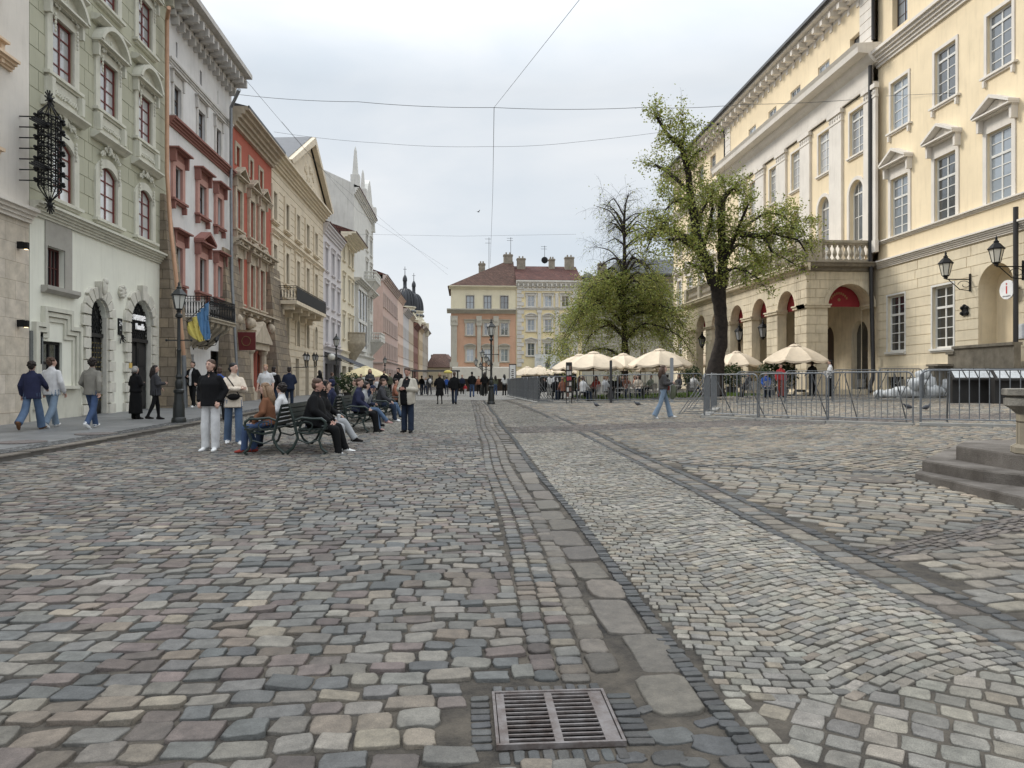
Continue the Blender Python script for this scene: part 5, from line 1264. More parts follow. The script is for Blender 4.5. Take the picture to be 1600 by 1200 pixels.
# ---- centre block with pilasters, d = .3
d = .3; C0, C1 = sC0, sC1
pil = [(1157, 1166), (1183, 1196), (1215.5, 1230), (1252.6, 1268), (1298.8, 1318), (1353, 1372)]
pils = [(H.s_(a, d), H.s_(b, d)) for a, b in pil]
w2 = [(H.s_(a, d), H.s_(b, d)) for a, b in ((1171.6, 1182), (1202.5, 1214.4), (1237, 1251.5), (1279, 1297), (1328, 1350))]
wa = [(H.s_(a, d), H.s_(b, d)) for a, b in ((1169.6, 1181), (1200.6, 1213), (1235, 1250.6), (1278, 1296), (1328, 1349))]
zt2, zb2 = Z(1328, 178, d), Z(1328, 248, d); zta, zba = Z(1328, 62, d), Z(1328, 108, d); ztA = Z(1337, 282, d); zbA = 8.6
hol = []
for (a, b), (a2, b2) in zip(w2, wa):
    hol += [(a, b, zb2, zt2, 0, .22), (a, b, zbA, ztA, (b - a) / 2, .3), (a2, b2, zba, zta, 0, .35)]
CC = zC + .45
H.wall('centre_upper_wall', yel, C0, C1, zB1, zE, hol, d=d)
for i, ((a, b), (a2, b2)) in enumerate(zip(w2, wa)):
    H.window(a, b, zb2, zt2, rec=.14, d=d, cols=2, rws=5, tr=.8, fm=WHT, gm=GLL, fw=.1, bw=.045, sur=dict(m=wht, w=.14, p=.05, sill=True, sx=.05))
    H.window(a, b, zbA, ztA, rec=.22, d=d, cols=3, rws=3, rise=(b - a) / 2, fm=WHT, gm=GLL, fw=.1, bw=.045, sur=dict(m=wht, w=.22, p=.08, sill=False))
    H.window(a2, b2, zba, zta, rec=.28 if i == 4 else .1, d=d, cols=2, rws=4, fm=WHT if i < 4 else BRN, gm=GL, fw=.07)
for a, b in pils:
    M = MB(); M.box(a, b, -d - .16, -d, zB2 - .4, 17.9); M.box(a - .05, b + .05, -d - .2, -d, zB2 - .6, zB2 + .1); M.box(a - .04, b + .04, -d - .2, -d, 17.9, 18.0)
    M.box(a, b, -d - .17, -d, 18.0, 18.4); M.box(a - .1, b + .1, -d - .28, -d, 18.4, 18.65)
    for q in range(5): x = a + (b - a) * (q + .5) / 5; M.ball((x, -d - .18, 18.2), (.09, .06, .13), 6, 4)
    H.mb(M, 'pilaster', wht)
M = MB(); M.box(C0, C1, -d - .12, -d, 18.66, CC - .9); H.mb(M, 'frieze', wht)
M = MB(); prof = [(d + .12, 18.66), (d + .18, 18.7), (d + .2, 18.9), (d + .14, 18.95)]; M.run(prof, C0 - .1, C1 + .1)
M.run([(d + .12, CC - .95), (d + .3, CC - .8), (d + .45, CC - .6), (d + .5, CC - .45), (d + 1.1, CC - .42), (d + 1.15, CC - .1), (d + 1.28, CC + .1), (.2, CC + .22)], C0 - .5, C1 + .35); H.mb(M, 'centre_cornice', wht)
for (x0, x1) in ((C0, C0 + 1.2), (C1 - 1.35, C1 - .02)):
    for q in range(6): M = MB(); 
    M = MB(); 
    for q in range(7): M.box(x0, x1, -d - .05, -d, CC + .25 + q * .56, CC + .25 + q * .56 + .52)
    H.mb(M, 'corner_blocks', wht)
# ground floor of the centre, inside the arcade
door_s = [C0 + (C1 - C0) * (i + .5) / 6 for i in range(6)]
H.wall('arcade_back_wall', rst, C0, C1, zg, zB1, [(x - .9, x + .9, .6, 5.2, .9, .4) for x in door_s])
for x in door_s: M = MB(); M.box(x - .9, x + .9, .35, .4, .6, 5.2); H.mb(M, 'arcade_door', BRN if x != door_s[-1] else GLD)
# left wing
lw_a = [(H.s_(a), H.s_(b)) for a, b in ((1143.6, 1154), (1120, 1129), (1101, 1109))]
st_ = lw_a[0][0] - lw_a[1][0]
lw1 = [(H.s_(a), H.s_(b)) for a, b in ((1062, 1069), (1079, 1087))]; lwc = [(1.6, 3.1), (5.2, 6.7), (8.8, 10.3), (12.3, 13.8)]
hol = []
for a, b in lwc: hol += [(a, b, bot2, top2, 0, .2), (a, b, bot1, top1, 0, .2), (a, b, zC + .9, zC + 3.1, 0, .3), (a, b, gb, gt, 0, .25)]
H.wall('left_wing_wall', yel, 0, C0, zB1, zE, [h_ for h_ in hol if h_[2] > zB1]); H.wall('left_wing_ground_wall', rus, 0, C0, zg, zB1, [h_ for h_ in hol if h_[2] < zB1], [(z, .022) for z in np.arange(2.95, 8.2, .5)], gd=.03)
for a, b in lwc:
    H.window(a, b, bot2, top2, rec=.12, cols=2, rws=5, tr=.8, fm=WHT, gm=GL, fw=.1, sur=dict(m=wht, w=.16, p=.05, sc=True, sx=.14)); H.window(a, b, bot1, top1, rec=.12, cols=2, rws=6, tr=.66, fm=WHT, gm=GL, fw=.1, sur=dict(m=wht, w=.22, p=.06, sill=False, hood='tri', frieze=.45, hp=.5, ph=.27))
    H.window(a, b, zC + .9, zC + 3.1, rec=.2, cols=2, rws=4, fm=WHT, gm=GL); H.window(a, b, gb, gt, rec=.16, cols=2, rws=6, tr=.66, fm=WHT, gm=GLD, fw=.1)
cornice(H, 0, C0, zB1 - .28, .42, .34, wht, 'belt_cornice', steps=5); cornice(H, 0, C0, zB2 - .16, .2, .22, wht, 'sill_belt', steps=3); cornice(H, 0, C0, zC - .75, .85, .6, wht, 'storey_cornice', steps=5)
cornice(H, -.3, W, zE - .55, .9, 1.25, wht, 'eaves_cornice', steps=4, mod=1.05)
M = MB(); M.box(-.4, W, -1.5, -1.2, zE + .3, zE + .5); H.mb(M, 'gutter', METR)
body(H, 0, W, zE, 30, yel); roof(H, 0, W, zE + .35, 30, 4.5, METR, ov=1.35, hip=10)
dp = mat('dark painted downpipe', srgb(52, 50, 50), .5, .1)
xp = C1 + .1; M = MB(); M.tube([(xp, -1.0, zE + .2), (xp, -.35, zE - .6), (xp, -.35, zC + .9)], .11, 10); H.mb(M, 'downpipe', dp, True)
M = MB(); M.tube([(xp - .05, -.5, zC - .6), (xp - .05, -.5, 9.3), (xp, -.5, 8.5), (xp, -.35, 1.8), (xp + .1, -.6, 1.2), (xp + .3, -.7, .9)], .12, 10); H.mb(M, 'downpipe', dp, True)
xq = H.s_(1597.5); M = MB(); M.tube([(xq, -.3, 9.0), (xq, -.3, .8)], .1, 10); H.mb(M, 'downpipe', dp, True)
M = MB(); M.tube([(C0 - .2, -1.0, zE + .1), (C0 - .2, -.3, zE - .8), (C0 - .2, -.3, 9)], .1, 8); H.mb(M, 'downpipe', dp, True)
# ---- porch
PF = Fac('porch_front', None, None, (19.8, 62.4), (19.8, 40.1)).into_of(H); PS = Fac('porch_side', None, None, (19.8, 40.1), (XW - .3, 40.1)).into_of(H)
arch = [(PF.s_(a), PF.s_(b)) for a, b in ((1214.7, 1241.7), (1174.7, 1198), (1141, 1161))]; dst = arch[0][0] - arch[1][0]; wA = arch[0][1] - arch[0][0]
arch += [(arch[2][0] - dst, arch[2][1] - dst), (PF.s_(1088), PF.s_(1102.5))]
zAt = PF.z_(1228, 454.8); zsp = zAt - wA / 2; pg_ = G(19.8, 45)
grv = [(z, .016) for z in np.arange(1.7, 7.9, .52)]
PF.wall('porch_front_wall', rst, 0, PF.W, zg, 8.0, [(a, b, pg_ - .1, zAt, wA / 2, .6) for a, b in arch], grv, [(s_, .02, z, z + .52) for k, z in enumerate(np.arange(1.7, 7.7, .52)) for s_ in [(PF.W - .75 if k % 2 else PF.W - 1.3)]], gd=.035)
sa = (PS.s_(1293.3), PS.s_(1362)); zSt = PS.z_(1335, 443.6); wS = sa[1] - sa[0]
PS.wall('porch_side_wall', rst, 0, PS.W, zg, 8.0, [(sa[0], sa[1], pg_ - .1, zSt, wS / 2 - .02, 1.05)], grv, [(s_, .02, z, z + .52) for k, z in enumerate(np.arange(1.7, 7.7, .52)) for s_ in [(.55 if k % 2 else .8)]], gd=.035)
PS2 = Fac('porch_far_side', None, None, (XW - .3, 62.4), (19.8, 62.4)).into_of(H); PS2.wall('porch_far_wall', rst, 0, PS2.W, zg, 8.0, [(.8, PS2.W - .8, pg_ - .1, zSt, 1.2, 1.0)])
# inner faces of the piers, imposts, ceiling, floor
M = MB(); edges = sorted(arch); xs_ = [0] + [v for e in edges for v in e] + [PF.W]
for i in range(0, len(xs_), 2): M.box(xs_[i] + .0, xs_[i + 1] - .0, .58, .61, zg, 8.0)
for a, b in arch:
    M.prism([(x, z) for x, z in arcpts(wA, zsp, wA / 2, 12, a)] + [(b, 8.0), (a, 8.0)], .58, .61)
PF.mb(M, 'pier_backs', rst)
M = MB(); M.box(0, sa[0], 1.03, 1.06, zg, 8); M.box(sa[1], PS.W, 1.03, 1.06, zg, 8); M.prism([(x, z) for x, z in arcpts(wS, zSt - wS / 2 + .02, wS / 2 - .02, 12, sa[0])] + [(sa[1], 8.0), (sa[0], 8.0)], 1.03, 1.06); PS.mb(M, 'pier_backs', rst)
zi = zsp - .12
for i in range(0, len(xs_), 2): M = MB(); M.box(xs_[i] - (.12 if i else 0), xs_[i + 1] + (.12 if i < len(xs_) - 2 else .0), -.1, .6, zi, zi + .14); M.box(xs_[i] - (.17 if i else 0), xs_[i + 1] + (.17 if i < len(xs_) - 2 else 0.0), -.16, .6, zi + .14, zi + .22); PF.mb(M, 'impost', rst)
M = MB(); M.box(-.1, sa[0] + .12, -.1, 1.0, zi, zi + .14); M.box(-.16, sa[0] + .17, -.16, 1.0, zi + .14, zi + .22); M.box(sa[1] - .12, PS.W, -.1, 1.0, zi, zi + .14); M.box(sa[1] - .17, PS.W, -.16, 1.0, zi + .14, zi + .22)
o_ = arcpts(wS + .5, zSt - wS / 2, wS / 2 + .25, 16, sa[0] - .25); i_ = arcpts(wS, zSt - wS / 2, wS / 2, 16, sa[0])
for A, B, C_, D_ in zip(o_[:-1], o_[1:], i_[1:], i_[:-1]): M.add([(A[0], -.06, A[1]), (B[0], -.06, B[1]), (C_[0], -.06, C_[1]), (D_[0], -.06, D_[1]), (A[0], 0, A[1]), (B[0], 0, B[1])], [(0, 3, 2, 1), (0, 1, 5, 4)])
PS.mb(M, 'side_archivolt', rst)
M = MB(); M.box(0, PF.W, 1.0, 3.9, 7.6, 7.9); M.box(-.2, PF.W + .3, .0, 3.9, zg, pg_ + .28); M.box(-.6, PF.W + .6, -.5, 0.0, zg, pg_ + .14); PF.mb(M, 'porch_floor_and_ceiling', rst)
prof = [(.05, 7.9), (.12, 7.95), (.14, 8.1), (.4, 8.16), (.45, 8.3), (.52, 8.36), (.5, 8.42)]
M = MB(); M.run(prof, -.5, PF.W + .5); M.box(-.45, PF.W + .45, -.45, 4.0, 8.3, 8.41); PF.mb(M, 'porch_cornice', rst); M = MB(); M.run(prof, -.5, PS.W); PS.mb(M, 'porch_side_cornice', drk)
M = MB()
for a, b in zip(np.linspace(.3, PF.W - .3, 7)[:-1], np.linspace(.3, PF.W - .3, 7)[1:]):
    M.box(a - .3, a + .3, -.28, .28, 8.42, 9.62); baluster_rail(M, (a + .3, 0, 0), (b - .3, 0, 0), 8.58, .88, 11, .125, .2)
M.box(PF.W - .6, PF.W, -.28, .28, 8.42, 9.62); M.box(-.1, PF.W + .05, -.22, .22, 9.55, 9.7); PF.mb(M, 'balustrade', STN)
M = MB(); M.box(0, .55, -.25, .3, 8.42, 9.6); baluster_rail(M, (.85, 0, 0), (PS.W, 0, 0), 8.58, .88, 9, .13, .2); M.box(-.1, PS.W, -.22, .22, 9.55, 9.7); M.box(.5, .85, -.2, .2, 8.42, 9.6); PS.mb(M, 'side_balustrade', STN)
M = MB(); M.box(0, PS2.W, -.2, .2, 8.42, 9.6); PS2.mb(M, 'far_balustrade', STN)
redc = mat('red canvas awning', srgb(168, 28, 40), .7, .08, 3); gldp = mat('gilt awning print', srgb(176, 120, 70), .6)
for i, (a, b) in enumerate(sorted(arch)):
    p = PF.O + PF.u * ((a + b) / 2) + PF.into * .66; w_ = wA * 1.1
    M = MB(); M.prism([(x, z) for x, z in arcpts(w_, 0, w_ / 2, 14, -w_ / 2)][::-1], 0, .05)
    o = M.build('lunette_awning', redc, loc=(p.x, p.y, zsp), rz=PF.rz); tag(o, ['red half-round awning in the porch arch farthest from the camera', 'red half-round awning in the porch arch just left of the tree trunk', 'red half-round awning in the first porch arch right of the tree trunk', 'red half-round awning in the second porch arch from the corner', 'red half-round awning in the front porch arch nearest the corner'][i], 'awning', 'red lunettes in the porch arches')
p = PS.O + PS.u * ((sa[0] + sa[1]) / 2) + PS.into * 1.2; w_ = wS * .98; M = MB(); M.prism([(x, z) for x, z in arcpts(w_, 0, w_ / 2, 16, -w_ / 2)][::-1], 0, .05)
o = M.build('lunette_awning', redc, loc=(p.x, p.y, zi + .2), rz=PS.rz); tag(o, 'large red half-round awning with gilt print in the side arch of the porch', 'awning')
M = MB()
for q in range(9): t = PI * (.22 + .56 * q / 8); M.box(.62 * math.cos(t) - .05, .62 * math.cos(t) + .05, -.012, -.002, .8 * math.sin(t) - .06, .8 * math.sin(t) + .08)
M.ball((0, -.01, .42), (.1, .02, .1), 6, 4); M.build('print', gldp, o)
for i, (px, py, lb) in enumerate(((1192, 517, 'nearest'), (1155, 522, 'middle'), (1097, 533, 'farthest'))):
    dd = 0; dx, dy, b_ = ray(px, 500); t = 20.3 / dx; p = at(px, py, t); r_ = tag(empty('hanging_lantern', p), 'black lantern hung in a porch arch, the %s of three' % lb, 'wall lamp', 'lanterns in the porch arches')
    M = MB(); lantern(M, (0, 0, -.6), 1.5); M.build('lamp_head', [BLK, GLL], r_); M = MB(); M.bar((0, 0, .8), (0, 0, 1.4), .03); M.bar((0, 0, 1.0), (.0, .9, 1.0), .03); M.build('bracket', BLK, r_)
sl_ = H.world(H.s_(1068), .6, H.z_(1062, 530)); r_ = tag(empty('wall_lantern', sl_, H.rz), 'small black wall lantern on the far left wing of the town hall', 'wall lamp')
M = MB(); lantern(M, (0, 0, 0), 1.3); M.build('lamp_head', [BLK, GLL], r_); M = MB(); M.bar((0, 0, 0), (0, .58, 0), .04); M.build('bracket', BLK, r_)
# ================================================================== NORTH ROW
YN2 = 108.
def Np(px): dx, dy, b = ray(px, 500); return (dx / dy * YN2, YN2)
N1 = Fac('orange_house', 'orange house with cream top floor, pale pilasters and brown hipped roof', 'house', Np(704.5), Np(806)); F = N1; W = F.W
ora = mat('orange stucco', srgb(202, 156, 124), .85, .05, .6, stain=.15); crm = mat('pale cream stucco wall', srgb(218, 208, 176), .85, .05, .6, stain=.15); gy = mat('pale grey stone trim', srgb(186, 180, 164), .85, .08, .8, stain=.2)
zz = lambda y: F.z_(755, y); c = [(F.s_(a), F.s_(b)) for a, b in ((728.5, 740.5), (756, 767.5), (782, 794))]
zm = zz(484)
rw = ((zz(565), zz(545)), (zz(524), zz(504))); hol = [(a, b, z0, z1, 0, .2) for a, b in c for z0, z1 in rw]
F.wall('wall', ora, 0, W, F.zg, zm, hol + [(.8, W - .5, F.zg + .3, F.zg + 3.4, 0, .6)]); F.wall('upper_wall', crm, 0, W, zm, zz(449), [(a, b, zz(483), zz(462), 0, .2) for a, b in c])
for a, b in c:
    for z0, z1 in rw: F.window(a, b, z0, z1, rec=.12, cols=2, rws=2, fm=WHT, gm=GL, fw=.09, sur=dict(m=gy, w=.2, p=.08, hood='arc' if z0 < rw[1][0] - 1 else 'flat', frieze=.15, hp=.25, ph=.1))
    F.window(a, b, zz(483), zz(462), rec=.12, cols=2, rws=2, fm=BRN, gm=GL, fw=.08, sur=dict(m=gy, w=.12, p=.04, sill=False))
body(F, 0, W, zz(449), 12, crm)
for a, b in ((705, 714), (745.5, 751.5), (772, 778)):
    x0, x1 = F.s_(a), F.s_(b); M = MB(); M.box(x0, x1, -.3, 0, zz(570), zz(509)); M.box(x0 - .12, x1 + .12, -.4, 0, zz(509), zz(494)); M.box(x0 - .2, x1 + .2, -.45, 0, zz(574), zz(566))
    for q in range(3): M.ball((x0 + (x1 - x0) * (q + .5) / 3, -.42, zz(501)), (.14, .1, .3), 6, 4)
    F.mb(M, 'pilaster', gy)
cornice(F, -.6, W, zz(490), zz(483) - zz(490), .8, gy, 'cornice'); cornice(F, -.3, W, zz(452), .5, .5, crm, 'eaves'); 
M = MB(); ze = zz(448); zr = F.z_(790, 405) + .6; M.add([(-.5, -.5, ze), (W, -.5, ze), (W, 12, ze), (-.5, 12, ze), (W, 5.5, zr), (W - 1.2, 5.5, zr)], [(0, 1, 4, 5), (0, 5, 3), (2, 3, 5, 4), (1, 2, 4), (0, 3, 2, 1)]); F.mb(M, 'roof', TILE)
chim = mat('old rendered chimney', srgb(150, 140, 124), .9, .2, 2, .4, 20, stain=.4)
def chimney(F, px0, px1, y0, y1, y_, name='chimney'):
    sc = (F.O.y + y_) / F.O.y; a = F.s_(px0, -y_); b = F.s_(px1, -y_); M = MB(); z0, z1 = F.z_(px0, y0, -y_), F.z_(px0, y1, -y_)
    M.box(a, b, y_, y_ + .9, z0 - 1.5, z1); M.box(a - .08, b + .08, y_ - .08, y_ + .98, z1 - .25, z1 - .1); 
    for q in range(2): M.rev([(.12, 0), (.12, .35)], 8, (a + (b - a) * (.3 + .4 * q), y_ + .45, z1))
    return F.mb(M, name, chim)
chimney(F, 748, 758, 429, 411, 4); chimney(F, 787, 801, 412, 397, 5)
M = MB(); M.box(.2, W - .6, -1.6, -1.5, zz(592), zz(575)); M.add([(.2, -1.6, zz(575)), (W - .6, -1.6, zz(575)), (W - .6, 0, zz(573)), (.2, 0, zz(573))], [(0, 1, 2, 3)])
o = M.build('shop_awning', mat('cream awning canvas', srgb(206, 200, 186), .8, .05), loc=F.O, rz=F.rz); tag(o, 'long cream awning along the foot of the orange house', 'awning')
M = MB(); M.box(.8, W - .5, .5, .6, F.zg, F.zg + 3.4); F.mb(M, 'shop_front', BRN)
N2 = Fac('yellow_house', 'narrow pale yellow house with white quoins and brown tiled roof beside the orange house', 'house', Np(806.3), Np(909)); F = N2; W = F.W
yl2 = mat('light yellow stucco', srgb(226, 208, 158), .85, .05, .6, stain=.12); wg = mat('white grey stone trim', srgb(204, 200, 192), .85, .06, .8, stain=.2)
c = [(F.s_(a), F.s_(b)) for a, b in ((824, 835.5), (851, 862), (877.5, 889))]; zz = lambda y: F.z_(857, y)
rw = ((zz(556), zz(536)), (zz(517.5), zz(499)), (zz(479.5), zz(462)))
F.wall('wall', yl2, 0, W, F.zg, zz(449), [(a, b, z0, z1, 0, .2) for a, b in c for z0, z1 in rw] + [(.8, W - .8, F.zg + .3, F.zg + 3.2, 0, .6)]); body(F, 0, W, zz(449), 12, yl2)
for a, b in c:
    for (z0, z1), hd in zip(rw, ('tri', 'arc', 'flat')): F.window(a, b, z0, z1, rec=.12, cols=2, rws=2, fm=WHT, gm=GL, fw=.09, sur=dict(m=wg, w=.22, p=.08, hood=hd, frieze=.1 if hd != 'arc' else .2, hp=.25, ph=.16))
for a, b in ((840, 845.5), (867.5, 872.5)):
    x0, x1 = F.s_(a), F.s_(b); M = MB(); M.box(x0, x1, -.15, 0, zz(570), zz(486)); M.box(x0, x1, -.14, 0, zz(480), zz(458)); M.box(x0 - .1, x1 + .1, -.22, 0, zz(489), zz(485)); F.mb(M, 'pilaster', wg)
for a, b, sg in ((807.5, 815, 1), (903, 895.5, -1)):
    M = MB()
    for q in range(20): z = zz(573) + q * .62; x0 = F.s_(a); x1 = F.s_(b) + (.35 * sg if q % 2 else 0); M.box(x0, x1, -.12, 0, z, z + .55)
    F.mb(M, 'quoins', wg)
cornice(F, 0, W, zz(484.5), .35, .25, wg, 'belt'); cornice(F, 0, W, zz(449), 1.0, .7, wg, 'cornice', mod=.7); M = MB(); M.box(.9, W - .9, -.1, 0, zz(455), zz(450)); F.mb(M, 'frieze', wg)
roof(F, 0, W, zz(438), 12, 3.1, TILED, ov=.4); chimney(F, 808, 821, 416, 403, 4.5); chimney(F, 858, 867, 419, 404, 4.8); chimney(F, 883, 897, 418, 401, 4.5)
for px in (826, 881): M = MB(); x = F.s_(px); M.rev([(.5, -.5), (.45, .2), (.25, .42), (.02, .5)], 8, (x, 1.4, zz(434))); F.mb(M, 'roof_hatch', TILED)
M = MB(); M.box(.8, W - .8, .5, .6, F.zg, F.zg + 3.2); F.mb(M, 'shop_front', DKWOOD)
# poster
p = F.world(F.s_(855, 1.4), 1.4, F.z_(855, 565, 1.4)); po = tag(empty('banner_poster', p, F.rz), 'large white banner with a dark figure in front of the yellow house', 'poster'); M = MB(); M.box(-1.9, 1.9, -.05, 0, -1.1, 1.1); M.build('sheet', mat('white banner', srgb(206, 208, 206), .7), po)
M = MB(); M.prism([(-.3, -1.0), (.3, -1.0), (.45, -.3), (.35, .1), (.5, .45), (.3, .8), (.1, .5), (0, .35), (-.12, .1), (-.3, -.2)], -.06, -.05); M.build('figure_print', mat('charcoal print', srgb(92, 92, 94), .8), po)
M = MB(); [M.box(-1.75, -.75, -.058, -.05, z, z + .06) for z in (.1, .28, .46)]; M.prism([(.9, -.7), (1.6, -.3), (1.6, -.1), (.8, -.5)], -.06, -.05); M.build('print_lines', mat('pale print', srgb(150, 160, 168), .8), po)
# third house, grey green behind the tree with a dark mansard
N3 = Fac('grey_green_house', 'grey green house half hidden behind the weeping tree, with a dark glazed attic', 'house', Np(909.3), Np(1075)); F = N3; W = F.W
ggr = mat('grey green stucco', srgb(172, 168, 152), .85, .1, .6, stain=.3); zz = lambda y: F.z_(980, y)
cc = [1.8 + i * 2.6 for i in range(6)]
hol = [(x - .6, x + .6, z0, z0 + 2.1, 0, .2) for x in cc for z0 in (4.6, 8.6, 12.4)]
F.wall('wall', ggr, 0, W, F.zg, zz(447), hol); body(F, 0, W, zz(447), 12, ggr)
for h_ in hol: F.window(h_[0], h_[1], h_[2], h_[3], rec=.12, cols=2, rws=2, fm=WHT, gm=GLD, fw=.09, sur=dict(m=ggr, w=.15, p=.05, hood='flat', frieze=.1, hp=.15))
cornice(F, 0, W, zz(449), .7, .6, ggr, 'cornice', mod=.8)
xm = F.s_(975); M = MB(); ze = zz(446); M.add([(0, -.4, ze), (xm, -.4, ze), (xm, 6, ze + 2.3), (0, 6, ze + 2.3), (0, 12, ze), (xm, 12, ze)], [(0, 1, 2, 3), (3, 2, 5, 4)]); F.mb(M, 'roof', TILED)
M = MB(); M.box(xm, W, .6, 12, ze - .1, ze + 1.6); F.mb(M, 'attic_glazing', GLD); M = MB(); M.box(xm, W + .2, -.3, .1, ze + .3, ze + .5); M.box(xm, W + .2, -.2, 12, ze + 1.6, ze + 1.9); M.add([(xm, -.1, ze + 1.9), (W, -.1, ze + 1.9), (W, 3, ze + 4.6), (xm, 3, ze + 4.6)], [(0, 1, 2, 3)]); M.box(xm, W, 3, 12, ze + 1.9, ze + 4.6); F.mb(M, 'attic', METR)
chimney(F, 935, 948, 424, 411, 4); 
for px in (922, 958): M = MB(); x = F.s_(px); M.rev([(.9, -.4), (.9, .6), (.7, 1.1), (.3, 1.4), (.02, 1.5)], 10, (x, 2.2, zz(438))); F.mb(M, 'roof_hatch', METR)
# antennas on the roofs
for px, y0, y1, dd, lb in ((798, 398, 371, 5, 'thin aerial on the chimney of the orange house'), (851, 412, 384, 5, 'aerial with a small dish on the ridge of the yellow house'), (764, 420, 371, 4, 'tall lattice aerial rising behind the orange roof')):
    t = (YN2 + dd) / ray(px, 400)[1]; a = at(px, y0, t); b = at(px, y1, t); M = MB(); M.tube([a, b], .035, 5); L_ = (b - a).length
    for q in (.82, .95): M.bar(a.lerp(b, q) + Vector((-.6, 0, 0)), a.lerp(b, q) + Vector((.35, 0, 0)), .04)
    if 'dish' in lb: M.ball(a.lerp(b, .2), (.55, .12, .55), 10, 6)
    tag(M.build('roof_aerial', BLK), lb, 'aerial', 'aerials on the far roofs')
# ================================================================== CHURCH AND STREET END
tD = 205.
def PT(px, py, t=tD): return at(px, py, t)
c1 = PT(632.5, 478); ch = tag(empty('church', (c1.x, c1.y, 0)), 'pale yellow church with two dark ribbed domes rising over the side street', 'church')
ivory = mat('ivory church stone', srgb(226, 216, 186), .85, .08, .3, stain=.2); dome = mat('dark patinated dome copper', srgb(66, 68, 72), .5, .15, .4, metal=.3)
for k_, (px, yb, rpx, yt, t, yl, ytop) in enumerate(((632.7, 478, 15.8, 451, tD, 437, 425), (646.5, 485, 14.5, 459, tD + 14, 445, 434))):
    o = PT(px, yb, t) - Vector((c1.x, c1.y, 0)); r = rpx / FPX * t; hz = (yb - yt) / FPX * t; M = MB()
    prof = [(r * math.cos(a) ** .75, hz * math.sin(a)) for a in np.linspace(0, 1.35, 12)]; prof = [(r * 1.04, -.3), (r * 1.04, 0)] + prof; M.rev(prof, 32, (o.x, o.y, o.z))
    for j in range(16):
        a = 2 * PI * j / 16; M.tube([(o.x + (q[0] + .06) * math.cos(a), o.y + (q[0] + .06) * math.sin(a), o.z + q[1]) for q in prof[2:]], .13, 4)
    zt_ = o.z + hz; s_ = r * .18; M.rev([(s_ * 1.3, -.6), (s_ * 1.2, .3), (s_, .5), (s_, 2.0), (s_ * 1.25, 2.2), (s_ * 1.25, 2.5), (s_ * 1.2, 3.0), (s_ * .8, 3.6), (.12, 4.0), (.06, 6.4)], 12, (o.x, o.y, zt_)); M.bar((o.x - .5, o.y, zt_ + 5.6), (o.x + .5, o.y, zt_ + 5.6), .1)
    M.build('dome', dome, ch, 40)
    M = MB(); M.rev([(r * 1.12, -3.3), (r * 1.12, -2.8), (r * .98, -2.7), (r * .98, -.7), (r * 1.1, -.6), (r * 1.1, -.3)], 32, (o.x, o.y, o.z)); M.rev([(r * 1.25, -22), (r * 1.25, -4.4), (r * 1.4, -4.2), (r * 1.4, -3.7), (r * 1.15, -3.3)], 8, (o.x, o.y, o.z), ph=PI / 8)
    for j in range(4):
        a = PI / 8 + PI / 2 * j - PI / 8; M.box(o.x + r * 1.3 * math.cos(a) - .9, o.x + r * 1.3 * math.cos(a) + .9, o.y + r * 1.3 * math.sin(a) - .9, o.y + r * 1.3 * math.sin(a) + .9, o.z - 8, o.z - 4)
    M.build('drum', ivory, ch, 30)
    M = MB()
    for j in range(14): a = 2 * PI * (j + .5) / 14; M.ball((o.x + r * .98 * math.cos(a), o.y + r * .98 * math.sin(a), o.z - 1.7), (.5, .5, .5), 8, 6)
    M.build('oculus', GLD, ch)
M = MB(); M.box(-3, 4, 0, 26, 0, 13); M.prism([(-3, 13), (4, 13), (.5, 15)], 0, 26); M.build('nave', ivory, ch)
def far_house(name, lab, px0, px1, ytop, ybase, t, wallc, ridge, roofm=TILE, cat='house'):
    a, b = PT(px0, ytop, t), PT(px1, ytop, t); F = Fac(name, lab, cat, (a.x, a.y), (b.x, b.y)); m_ = mat(name + ' wall', wallc, .85, .08, .4, stain=.2); n = max(2, int(F.W / 3))
    hol = [(F.W * (i + .5) / n - .5, F.W * (i + .5) / n + .5, z, z + 1.6, 0, .2) for i in range(n) for z in np.arange(2.2, a.z - 1.8, 3.2)]
    F.wall('wall', m_, 0, F.W, 0, a.z, hol); body(F, 0, F.W, a.z, 12, m_)
    for h_ in hol: F.window(h_[0], h_[1], h_[2], h_[3], cols=2, rws=2, fm=WHT, gm=GLD)
    roof(F, 0, F.W, a.z, 12, ridge, roofm, ov=.5, hip=2); return F
far_house('red_roof_house', 'low ochre house with red tiled roof closing the end of the side street', 664, 704, 574, 590, 230, srgb(196, 178, 142), 4.6)
far_house('distant_house', 'distant pale house peeking over the red tiled roof', 684, 706, 562, 590, 300, srgb(170, 150, 132), 2.5)
for px, py, lb in ((676, 556, 'leftmost'), (683, 557, 'middle'), (692, 561, 'rightmost')):
    p = PT(px, py, 236); M = MB(); M.box(p.x - .6, p.x + .6, p.y, p.y + 1, p.z - 4, p.z + .4); tag(M.build('chimney_stack', chim), lb + ' of three pale chimneys on the low red roof ending the side street', 'chimney', 'chimneys at the street end')
